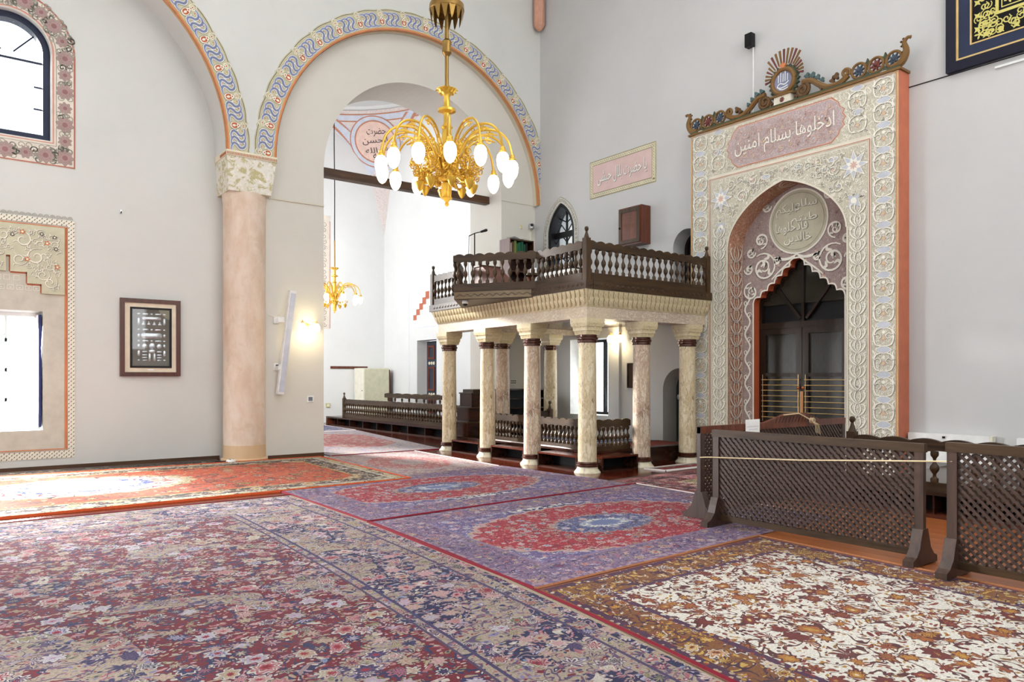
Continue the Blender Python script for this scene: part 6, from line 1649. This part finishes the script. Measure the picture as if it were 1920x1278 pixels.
def m_kilim(n, W, L):
    uv = n.uv(); s = n.sep(uv); w = weave(n, uv, 6, 0.25)
    fld = paint(n, w, S(206, 190, 150), [BLACK, RUST, S(120, 100, 60)], [CREAM, BROWN], [RED], [BROWN, OLIVE, RUST], BROWN)
    zz = n.math('PINGPONG', n.math('ADD', n.math('MULTIPLY', s[0], 3.0), n.math('PINGPONG', n.math('MULTIPLY', s[1], 4.0), 0.5)), 0.5)
    fld = n.mix(n.math('MULTIPLY', n.gt(zz, 0.3), n.lt(n.noise(uv, 1.2, 1)[0], 0.5)), fld, S(170, 130, 90))
    e = edge_dist(n, uv, W, L)
    bor = paint(n, w, S(128, 52, 54), [BLACK, SAND, ROSE], [PINK, BLACK], [CREAM], [SAND, BLACK, ROSE, RUST], BLACK)
    col = n.mix(n.lt(e, 0.75), fld, bor); col = n.mix(n.math('MULTIPLY', n.lt(e, 0.38), n.gt(e, 0.34)), col, BLACK); col = n.mix(n.lt(e, 0.14), col, S(150, 90, 84))
    pile(n, col, 0.2, dark=0.95)
def m_redmat(n, W, L):
    uv = n.uv(); e = edge_dist(n, uv, W, L)
    col = paint(n, weave(n, uv, 9), S(176, 40, 44), [S(206, 60, 56), CRIM], [CREAM], [CREAM], [S(206, 70, 60), CRIM], CRIM)
    col = n.mix(n.lt(e, 0.13), col, BLACK); col = n.mix(n.lt(e, 0.10), col, CREAM); col = n.mix(n.lt(e, 0.04), col, SAND); pile(n, col, 0.1)
def m_bluemat(n, W, L):
    uv = n.uv(); s = n.sep(uv)
    st = n.math('PINGPONG', n.math('MULTIPLY', s[1], 3.2), 0.5)
    col = n.mix(n.gt(st, 0.27), S(84, 108, 170), WHITE); col = n.mix(n.gt(n.noise(uv, 18, 2)[0], 0.56), col, SKY); pile(n, col, 0.1)
def m_redkilim(n, W, L):
    uv = n.uv(); s = n.sep(uv)
    w_ = n.math('PINGPONG', n.math('MULTIPLY', n.math('ADD', s[0], n.math('MULTIPLY', s[1], 0.8)), 9), 0.5)
    col = n.mix(n.gt(w_, 0.25), S(130, 44, 34), S(190, 84, 60)); pile(n, col, 0.1)
rug('patterned_rug', 'huge navy, crimson and beige floral rug filling the foreground', [(-2.7, -0.6), (2.75, -0.6), (3.73, 9.88), (-2.7, 9.83)], m_big, 0.010, bow=0.31)
rug('patterned_rug', 'orange floral rug by the wall, partly bleached by window light', [(-2.2, 10.12), (5.83, 10.33), (5.98, 14.26), (-2.2, 14.52)], m_orange, 0.020, 'rug_orange_edge', 0.03)
rug('patterned_rug', 'purple rug with an elongated red medallion, tucked under the orange rug', [(3.70, 7.53), (8.20, 7.80), (8.0, 10.85), (3.74, 10.6)], m_purple(-0.20, 0.10, 1.68, 0.88), 0.012, sides=(1, 0, 0, 1))
rug('patterned_rug', 'purple rug with a large crimson medallion and white centre, by the lattice screens', [(3.53, 4.38), (8.05, 4.55), (8.25, 7.78), (3.69, 7.50)], m_purple(-0.10, -0.13, 1.62, 0.98), 0.012, 'rug_red', sides=(0, 1, 1, 1), fringe='rug_white_edge')
rug('patterned_rug', 'white rug with brown and gold floral scrolls in the corner by the screens', [(2.66, -0.9), (6.25, -0.9), (6.50, 4.47), (3.51, 4.36)], m_white, 0.014, 'rug_brown_edge', 0.05, sides=(0, 1, 1, 0), bow=-0.05)
rug('patterned_rug', 'pale pinkish rug between the orange rug and the gallery steps', [(5.75, 10.7), (7.95, 10.86), (8.12, 14.2), (6.0, 14.25)], m_pale, 0.010, 'rug_white_edge', 0.04, sides=(0, 1, 0, 1))
rug('patterned_rug', 'faded red-centred rug lying through the opening into the side room', [(6.25, 14.32), (8.85, 14.25), (9.95, 20.9), (6.25, 20.9)], m_far, 0.010, 'rug_red', 0.05, sides=(1, 0, 0, 0))
rug('patterned_rug', 'pale blue rug deep inside the side room', [(6.25, 21.0), (9.95, 21.0), (10.1, 24.3), (6.25, 24.3)], m_bluefar, 0.010, 'rug_white_edge', 0.04)
rug('patterned_rug', 'narrow dark brown runner along the base of the window wall', [(-2.9, 14.56), (4.15, 14.32), (4.15, 15.0), (-2.9, 15.11)], m_strip, 0.008, 'rug_grey_edge', 0.03)
rug('patterned_rug', 'beige and maroon tribal rug in front of the gallery steps', [(8.32, 5.6), (11.2, 5.6), (11.2, 8.50), (8.10, 8.25)], m_kilim, 0.010, 'rug_grey_edge', 0.03)
rug('patterned_rug', 'small red mat with cream edge at the foot of the gallery', [(9.80, 8.56), (11.1, 8.56), (11.1, 9.0), (9.72, 8.98)], m_redmat, 0.014, 'rug_white_edge', 0.04)
t = rug('patterned_rug', 'blue and white striped prayer rug on the platform under the gallery', [(9.1, 9.7), (11.5, 9.7), (11.5, 12.8), (9.1, 12.8)], m_bluemat, 0.008, 'rug_white_edge', 0.02); t.location = (0, 0, 0.30)
t = rug('patterned_rug', 'small rust-red kilim on the platform beside the stair door', [(10.15, 9.50), (11.55, 9.50), (11.55, 10.3), (10.15, 10.3)], m_redkilim, 0.02, 'rug_grey_edge', 0.02); t.location = (0, 0, 0.302)

# ================================================================== LATTICE SCREENS
slat_me = MB().box((-0.5, -0.5, -0.5), (0.5, 0.5, 0.5))
slat0 = None
def screen(label, p, rz, W, H=1.02, z0=0.06, pitch=0.047, peak=None, feet=(1, 1), hole=0.54):
    t = thing('lattice_screen', label, 'screen', (*p, 0.016), rz, 'brown lattice screens')
    global slat0
    f = 0.075
    for x in (0, W - f): MB().box((x, -0.025, 0.06), (x + f, 0.025, H)).build('stile', 'lattice_wood', t)
    MB().box((f, -0.025, z0), (W - f, 0.025, z0 + 0.06)).build('bottom_rail', 'walnut', t)
    if peak:
        c, hw, ph = peak
        poly = [(0, H - 0.075), (W, H - 0.075), (W, H + 0.005), (c + hw, H + 0.005), (c + hw * 0.45, H + ph), (c - hw * 0.25, H + ph), (c - hw, H + 0.005), (0, H + 0.005)]
        MB().prism(poly, lambda u, v, h: (u, h, v), -0.028, 0.028).build('top_rail', 'red_wood', t)
        mb = MB()
        for k in range(13):
            x = c - hw * 0.7 + k * hw * 1.4 / 12
            mb.add([(x, -0.034, H - 0.01), (x + 0.015, -0.034, H - 0.01), (x + 0.07, -0.034, H + ph * 0.72), (x + 0.055, -0.034, H + ph * 0.72)], [(0, 1, 2, 3)])
        mb.build('fretwork', 'black_paint', t)
    else:
        MB().box((-0.01, -0.03, H - 0.07), (W + 0.01, 0.03, H + 0.005)).build('top_rail', 'walnut', t)
    x0, x1, za, zb = f, W - f, z0 + 0.06, H - 0.07
    w_, h_ = x1 - x0, zb - za
    for d, y in ((1, -0.006), (-1, 0.006)):
        nn = int((w_ + h_) / (pitch * sqrt(2)))
        for k in range(1, nn + 1):
            s = k * pitch * sqrt(2)
            # line u + v = s (d=1: falls to the right) inside w x h
            ua, va = (0, s) if s <= h_ else (s - h_, h_)
            ub, vb = (s, 0) if s <= w_ else (w_, s - w_)
            L = sqrt((ub - ua) ** 2 + (va - vb) ** 2)
            if L < 0.03: continue
            cu, cv = (ua + ub) / 2, (va + vb) / 2
            if d == -1: cu = w_ - cu
            if slat0 is None: sl_ = slat_me.build('slat', 'lattice_wood', t); slat0 = sl_
            else: sl_ = slat0.copy(); COL.objects.link(sl_); sl_.parent = t
            sl_.location = (x0 + cu, y, za + cv); sl_.rotation_euler = (0, rad(45) * d, 0)
            sl_.scale = (L, 0.012, pitch * hole)
    prof = [(-0.22, 0), (0.22, 0), (0.22, 0.05), (0.16, 0.075), (0.10, 0.14), (0.075, 0.22), (0.045, 0.30), (-0.045, 0.30), (-0.075, 0.22), (-0.10, 0.14), (-0.16, 0.075), (-0.22, 0.05)]
    for on, x in zip(feet, (f / 2, W - f / 2)):
        if on: MB().prism(prof, lambda u, v, h: (x + h, u, v), -0.045, 0.045).build('foot', 'lattice_wood', t)
    return t
s1 = screen('long brown lattice screen crossing the rugs, the middle one of the screens', (6.62, 5.10), rad(-90), 2.18)
s2 = screen('brown lattice screen cut off by the picture edge beside the white rug', (6.44, 2.66), rad(-90), 2.6, 1.06, hole=0.47)
s0 = screen('reddish lattice screen with a peaked top set back at a right angle', (6.76, 5.42), 0, 3.1, 1.03, peak=(1.86, 0.62, 0.10))
rp = thing('barrier_rope', 'thin cream rope stretched across the front of the long lattice screen', 'rope', (0, 0, 0))
pts = [Vector((6.71, 5.36, 0.71)), Vector((6.53, 5.12, 0.745)), Vector((6.48, 4.0, 0.815)), Vector((6.48, 3.2, 0.88)), Vector((6.42, 2.62, 0.93))]
MB().tube(pts, 0.007, 6).build('strand', flat('rope', S(206, 186, 150), 0.9), rp)
kn = thing('rope_knot', 'frayed rope knot tied over the peaked top of the reddish screen', 'rope', (8.85, 5.39, 1.05))
MB().tube([(-0.5, -0.02, 0.085), (-0.18, -0.03, 0.095), (0.0, -0.04, 0.03), (0.1, -0.05, -0.01)], 0.008, 6).build('strand', 'rope', kn)
for k in range(3): MB().tube([(0.06 + 0.02 * cos(a) * 1.5, -0.05 - 0.02 * k, 0.0 + 0.03 * sin(a)) for a in [j * pi / 5 for j in range(11)]], 0.007, 5).build('knot_loop', 'rope', kn)
for k in range(4): MB().tube([(0.08, -0.06, -0.01), (0.13 + 0.03 * k, -0.07, -0.06), (0.15 + 0.035 * k, -0.07, -0.16 - 0.01 * k)], 0.005, 5).build('frayed_end', 'rope', kn)
sn = thing('paper_notice', 'small white paper notice stuck on top of the reddish screen', 'notice', (7.72, 5.385, 1.0))
MB().box((-0.14, -0.004, -0.07), (0.14, 0.0, 0.10)).build('sheet', 'pure_white', sn)
o = Orn(lambda u, v, h: (u, -0.004 - h, v))
for z, a, b in ((0.015, -0.11, 0.11), (-0.02, -0.07, 0.08)):
    x = a
    rn = random.Random(int(z * 1000))
    while x < b: o.rib([(x, z), (x + 0.016, z)], 0.010, 'print_and_shade_grey', 0.0015); x += 0.02 + rn.random() * 0.006
o.build(sn, 'printed_lines')
# ================================================================== CHANDELIERS
flat('gold_bright', S(222, 180, 72), 0.3, 0.6, 0.5)
def chandelier(label, loc, R, narm, stem_top, s=1.0, power=30, crown=True, nscroll=8, simple=False):
    """loc: centre of the lamp ring at lamp-socket height"""
    t = thing('chandelier', label, 'chandelier', loc)
    k = R / 0.88
    MB().lathe([(0.012, -0.60), (0.03, -0.58), (0.02, -0.545), (0.05, -0.51), (0.075, -0.50), (0.06, -0.47), (0.065, -0.40), (0.075, -0.30), (0.05, -0.285), (0.11, -0.25), (0.13, -0.2), (0.10, -0.15), (0.085, -0.05), (0.12, 0.0), (0.13, 0.05), (0.09, 0.10), (0.06, 0.2), (0.075, 0.3), (0.055, 0.42)], 20).build('body', 'gold_bright', t, True).scale = (k, k, k)
    st = MB().lathe([(0.055, 0.42), (0.08, 0.45), (0.06, 0.48), (0.04, 0.51), (0.045, 0.64), (0.12, 0.66), (0.12, 0.69), (0.05, 0.72), (0.045, 0.76), (0.04, 0.86), (0.09, 0.93), (0.12, 0.96), (0.04, 0.97)], 18).build('stem_collar', 'gold_bright', t, True); st.scale = (k, k, k)
    for j in range(10):
        a = 2 * pi * j / 10
        MB().tube([(0.085 * cos(a), 0.085 * sin(a), 0.91), (0.12 * cos(a), 0.12 * sin(a), 0.96), (0.15 * cos(a), 0.15 * sin(a), 0.94)], [0.02, 0.018, 0.008], 6).build('collar_leaf', 'gold_bright', t, True).scale = (k, k, k)
    MB().lathe([(0.026 * k, 0.96 * k), (0.026 * k, stem_top), (0.02 * k, stem_top)], 10).build('rod', 'bronze', t, True)
    if crown:
        MB().lathe([(0.03, 1.34), (0.06, 1.38), (0.055, 1.46), (0.065, 1.52), (0.03, 1.56)], 14).build('rod_knob', 'bronze', t, True)
        cz = 1.80
        MB().lathe([(0.21, cz + 0.10), (0.225, cz + 0.12), (0.22, cz + 0.19), (0.19, cz + 0.21), (0.03, cz + 0.23)], 24, cap=False).build('crown_ring', 'bronze', t, True)
        for j in range(14):
            a = 2 * pi * j / 14
            L_ = MB().add([(0.222 * cos(a - 0.19), 0.222 * sin(a - 0.19), cz + 0.12), (0.222 * cos(a + 0.19), 0.222 * sin(a + 0.19), cz + 0.12), (0.20 * cos(a + 0.08), 0.20 * sin(a + 0.08), cz - 0.01), (0.19 * cos(a), 0.19 * sin(a), cz - 0.05), (0.20 * cos(a - 0.08), 0.20 * sin(a - 0.08), cz - 0.01)], [(0, 1, 2, 3, 4)])
            L_.build('crown_leaf', 'bronze', t)
    arm0 = cap0 = lamp0 = None
    path = crom([(0.10, -0.12), (0.17, 0.10), (0.29, 0.30), (0.47, 0.40), (0.68, 0.38), (0.82, 0.25), (0.88, 0.04)], 5)
    am = MB().tube([(p[0] * k, 0, p[1] * k) for p in path], 0.016 * k, 7)
    am.tube([(p[0] * k, 0, p[1] * k) for p in crom([(0.14, -0.05), (0.24, 0.10), (0.36, 0.27), (0.52, 0.345), (0.68, 0.33)], 4)], 0.010 * k, 6)
    for (u, v) in ((0.29, 0.25), (0.42, 0.345), (0.56, 0.37)):
        am.tube([(p[0] * k, 0, p[1] * k) for p in circ(u, v, 0.022, 8)] + [((u + 0.022) * k, 0, v * k)], 0.007 * k, 5, False)
    if not simple: am.tube([(p[0] * k, 0, p[1] * k) for p in spiral(0.60, 0.34, 0.05, 0.012, 1.3, pi / 2, 1, 14)], 0.008 * k, 5)
    cm_ = MB().lathe([(0.02 * k, 0.06 * k), (0.035 * k, 0.045 * k), (0.032 * k, 0.02 * k), (0.05 * k, 0.0), (0.045 * k, -0.02 * k)], 12)
    lm_ = MB().lathe([(0.045 * k, -0.02 * k), (0.072 * k, -0.055 * k), (0.082 * k, -0.11 * k), (0.078 * k, -0.17 * k), (0.062 * k, -0.22 * k), (0.04 * k, -0.255 * k), (0.012 * k, -0.275 * k)], 16)
    for j in range(narm):
        a = 2 * pi * (j + 0.35) / narm
        if arm0 is None:
            arm0 = am.build('arm', 'gold_bright', t, True); cap0 = cm_.build('lamp_cap', 'gold_bright', arm0, True); lamp0 = lm_.build('lamp_glass', 'lit_glass', arm0, True)
            cap0.location = lamp0.location = (0.88 * k, 0, 0)
            arm0.rotation_euler = (0, 0, a)
        else:
            b = arm0.copy(); COL.objects.link(b); b.parent = t; b.rotation_euler = (0, 0, a)
            for q in (cap0, lamp0):
                c = q.copy(); COL.objects.link(c); c.parent = b; c.location = (0.88 * k, 0, 0)
    # filigree brackets around the body
    rn = random.Random(4)
    fm = MB()
    for j in range(26 if not simple else 6):
        u, v, r = 0.22 + 0.24 * rn.random(), -0.28 + 0.42 * rn.random(), 0.03 + 0.04 * rn.random()
        y = rn.uniform(-0.10, 0.10)
        fm.tube([(p[0] * k, (y + 0.02 * sin(i)) * k, p[1] * k) for i, p in enumerate(spiral(u, v, r, 0.008, 1.5, rn.random() * 6, rn.choice((-1, 1)), 14))], 0.008 * k, 5)
    fm.tube([(0.12 * k, 0, -0.18 * k), (0.24 * k, 0, -0.30 * k), (0.36 * k, 0, -0.33 * k), (0.38 * k, 0, -0.26 * k)], 0.014 * k, 6)
    fm.lathe([(0.01 * k, -0.42 * k), (0.035 * k, -0.39 * k), (0.06 * k, -0.33 * k), (0.07 * k, -0.30 * k), (0.03 * k, -0.28 * k)], 10, (0.36 * k, 0, 0))
    f0 = None
    for j in range(nscroll):
        a = 2 * pi * (j + 0.5) / nscroll
        if f0 is None: f0 = fm.build('filigree', 'gold_bright', t, True); f0.rotation_euler = (0, 0, a)
        else: c = f0.copy(); COL.objects.link(c); c.parent = t; c.rotation_euler = (0, 0, a)
        (f0 if j == 0 else c)['kind'] = 'stuff'
    l = bpy.data.lights.new('chandelier_light', 'POINT'); l.energy = power; l.color = (1.0, 0.86, 0.55); l.shadow_soft_size = 0.5 * k
    lo = bpy.data.objects.new('chandelier_light', l); COL.objects.link(lo); lo.parent = t; lo.location = (0, 0, -0.75 * k)
    return t
chandelier('large lit gold chandelier with many curved arms hanging before the arch', (5.08, 8.07, 4.36), 0.84, 14, 8.6, power=16)
ch2 = chandelier('small lit gold chandelier hanging on a cable inside the side room', (8.95, 20.3, 3.98), 0.74, 10, 1.6, 1.0, 12, False, 5, True)
MB().tube([(0, 0, 1.5), (0.01, 0.01, 3.0), (-0.01, 0, 4.4), (0, 0, 11.6)], 0.014, 6).build('cable', 'dark_metal', ch2)

# ================================================================== SIDE ROOM
pf3 = thing('side_room_platform', 'long low dark wooden platform with shoe openings in the side room', 'platform', (0, 0, 0))
MB().box((10.62, 15.97, 0), (13.09, 24.1, 0.24)).build('base', 'black_paint', pf3)
MB().box((10.34, 15.97, 0.24), (13.09, 24.15, 0.29)).build('deck', 'shelf_wood', pf3)
MB().box((10.34, 24.05, 0), (10.62, 24.15, 0.24)).build('end_block', 'red_wood', pf3)
MB().box((10.36, 15.97, 0.0), (10.62, 24.05, 0.03)).build('plinth', 'shelf_wood', pf3)
for k in range(8): MB().box((10.36, 16.6 + k * 0.95, 0.03), (10.62, 16.64 + k * 0.95, 0.24)).build('divider', 'shelf_wood', pf3)
balustrade('low_railing', 'long low turned railing on the platform in the side room', (10.62, 23.3, 0), (10.62, 16.05, 0), 0.29, 0.60, 46, (1, 0), base_h=0.10, s=1.25, wl_=0.26)
balustrade('low_railing', 'reddish brown rail in front of the panelled door in the side room', (12.3, 23.6, 0), (12.3, 19.2, 0), 0.29, 0.78, 9, (0, 0), base_h=0.06, wl_=0.6, rail_h=0.14)
cbn = thing('tall_cabinet', 'tall cream two-door cabinet in the far corner of the side room', 'cabinet', (12.40, 24.35, 0.29))
MB().box((-0.55, 0.0, 0), (0.45, 0.78, 1.66)).build('body', 'cream_paint', cbn)
dL = MB().box((-0.56, 0.02, 0.03), (-0.55, 0.76, 1.63)).build('side_door', 'cream_paint', cbn)
dF = MB().box((-0.53, -0.012, 0.03), (0.43, 0.0, 1.63)).build('front_door', flat('putty', S(206, 204, 178), 0.6), cbn)
MB().cbox((-0.565, 0.12, 0.85), (0.012, 0.03, 0.04)).build('lock', 'dark_metal', dL)
MB().box((0.45, 0.02, 0), (0.50, 0.76, 1.6)).build('back_edge', 'box_wood', cbn)
cr_ = thing('coat_rail', 'thin brown wooden rail fixed across the far wall of the side room', 'rail', (10.95, YF, 1.93))
MB().box((0, -0.03, 0), (1.45, 0, 0.09)).build('board', 'red_wood', cr_)
for k in range(6): MB().tube([(0.12 + 0.24 * k, -0.03, 0.045), (0.12 + 0.24 * k, -0.055, 0.05)], 0.008, 6).build('peg', 'red_wood', cr_)
so = thing('wall_socket', 'small yellowish socket box low on the far wall of the side room', 'socket', (10.85, YF, 0.62))
MB().cbox((0, -0.02, 0), (0.16, 0.04, 0.14)).build('housing', flat('socket_yellow', S(196, 190, 130), 0.6), so); MB().cbox((0, -0.042, 0), (0.1, 0.006, 0.09)).build('cover', 'cream_paint', so)
# panelled door with bosses, in its recess
Ps = onXp(XS)
d4 = struct(MB().prism(rect(-22.72, 0.3, -21.48, 2.88), Ps, -0.38, -0.44).build('door_4', flat('door_slate', S(58, 64, 74), 0.5)))
flat('panel_red', S(120, 58, 44), 0.5)
for c_ in (-22.40, -21.80):
    for z0, z1 in ((2.25, 2.72), (1.15, 1.98), (0.36, 0.88)):
        MB().prism([rect(c_ - 0.22, z0, c_ + 0.22, z1), rect(c_ - 0.16, z0 + 0.06, c_ + 0.16, z1 - 0.06)], Ps, -0.35, -0.38).build('panel_moulding', 'panel_red', d4)
    for z in (2.11, 1.02):
        for k in (-1, 0, 1): MB().lathe([(0.06, 0), (0.05, 0.015), (0.02, 0.02)], 12).build('boss', 'cream_band', d4).matrix_local = Matrix.Translation((XS + 0.38, -(c_ + k * 0.15), z)) @ Matrix.Rotation(rad(-90), 4, 'Y')
o = Orn(Ps)
o.rib([(-23.3, 0.3), (-23.3, 5.1), (-20.9, 5.1), (-20.9, 0.3)], 0.03, 'pale_blue_white', 0.006); o.rib([(-23.3, 3.35), (-20.9, 3.35)], 0.02, 'pale_blue_white', 0.006)
for k in range(5): o.poly(rect(-23.0 + 0.21 * k, 3.62 + 0.17 * k, -22.77 + 0.21 * k, 3.80 + 0.19 * k), 'terracotta', 0.008)
o.build(swr, 'painted_steps')
# decorated band on the far wall beside the opening
o = Orn(onYp(YF))
o.poly(rect(9.4, 3.35, 10.95, 7.4), 'surround_ground', 0.006); o.rib([(10.93, 3.37), (10.93, 7.2)], 0.03, 'salmon_line', 0.01)
for k in range(18): o.rib(spiral(10.72, 3.5 + 0.21 * k, 0.09, 0.02, 1.2, k, 1 if k % 2 else -1, 12), 0.02, 'grey_line', 0.01)
o.build(sw, 'painted_border')

LBL = {'floor': 'dark red-brown wooden floor showing between the rugs', 'wall_left': 'plastered wall with two painted arches and a blind recess', 'wall_right': 'plain plastered wall holding the painted portal',
       'wall_back': 'plastered wall behind the viewer with tall openings added for light', 'wall_front': 'plastered side wall behind the viewer with tall openings added for light', 'ceiling': 'plain plastered ceiling with a square opening added for light',
       'wall_side_far': 'white far wall of the side room', 'wall_side_right': 'white wall of the side room with a recessed door', 'wall_side_left': 'white window wall of the side room out of sight',
       'ceiling_side_dome': 'white dome of the side room with painted corner pendentive', 'ceiling_side_roof': 'roof slab around the side room dome', 'baseboard_left': 'brown baseboard under the window wall',
       'baseboard_pier': 'brown baseboard at the foot of the pier', 'baseboard_side': 'brown baseboard of the side room far wall', 'window_1': 'arched window with a blue-black frame high on the wall',
       'window_2': 'bright lower window with white shutter in a stucco field', 'window_3': 'small pointed black-framed window above the gallery', 'window_4': 'bright window with white reveals beneath the gallery',
       'door_1': 'dark double door with brass bars under a lobed arch', 'door_2': 'green arched stair door beneath the gallery', 'door_3': 'dark arched doorway opening onto the balcony', 'door_4': 'slate panelled door with round bosses in the side room'}
for o in list(SC.objects):
    if o.parent is None and o.name in LBL: o['label'] = LBL[o.name]
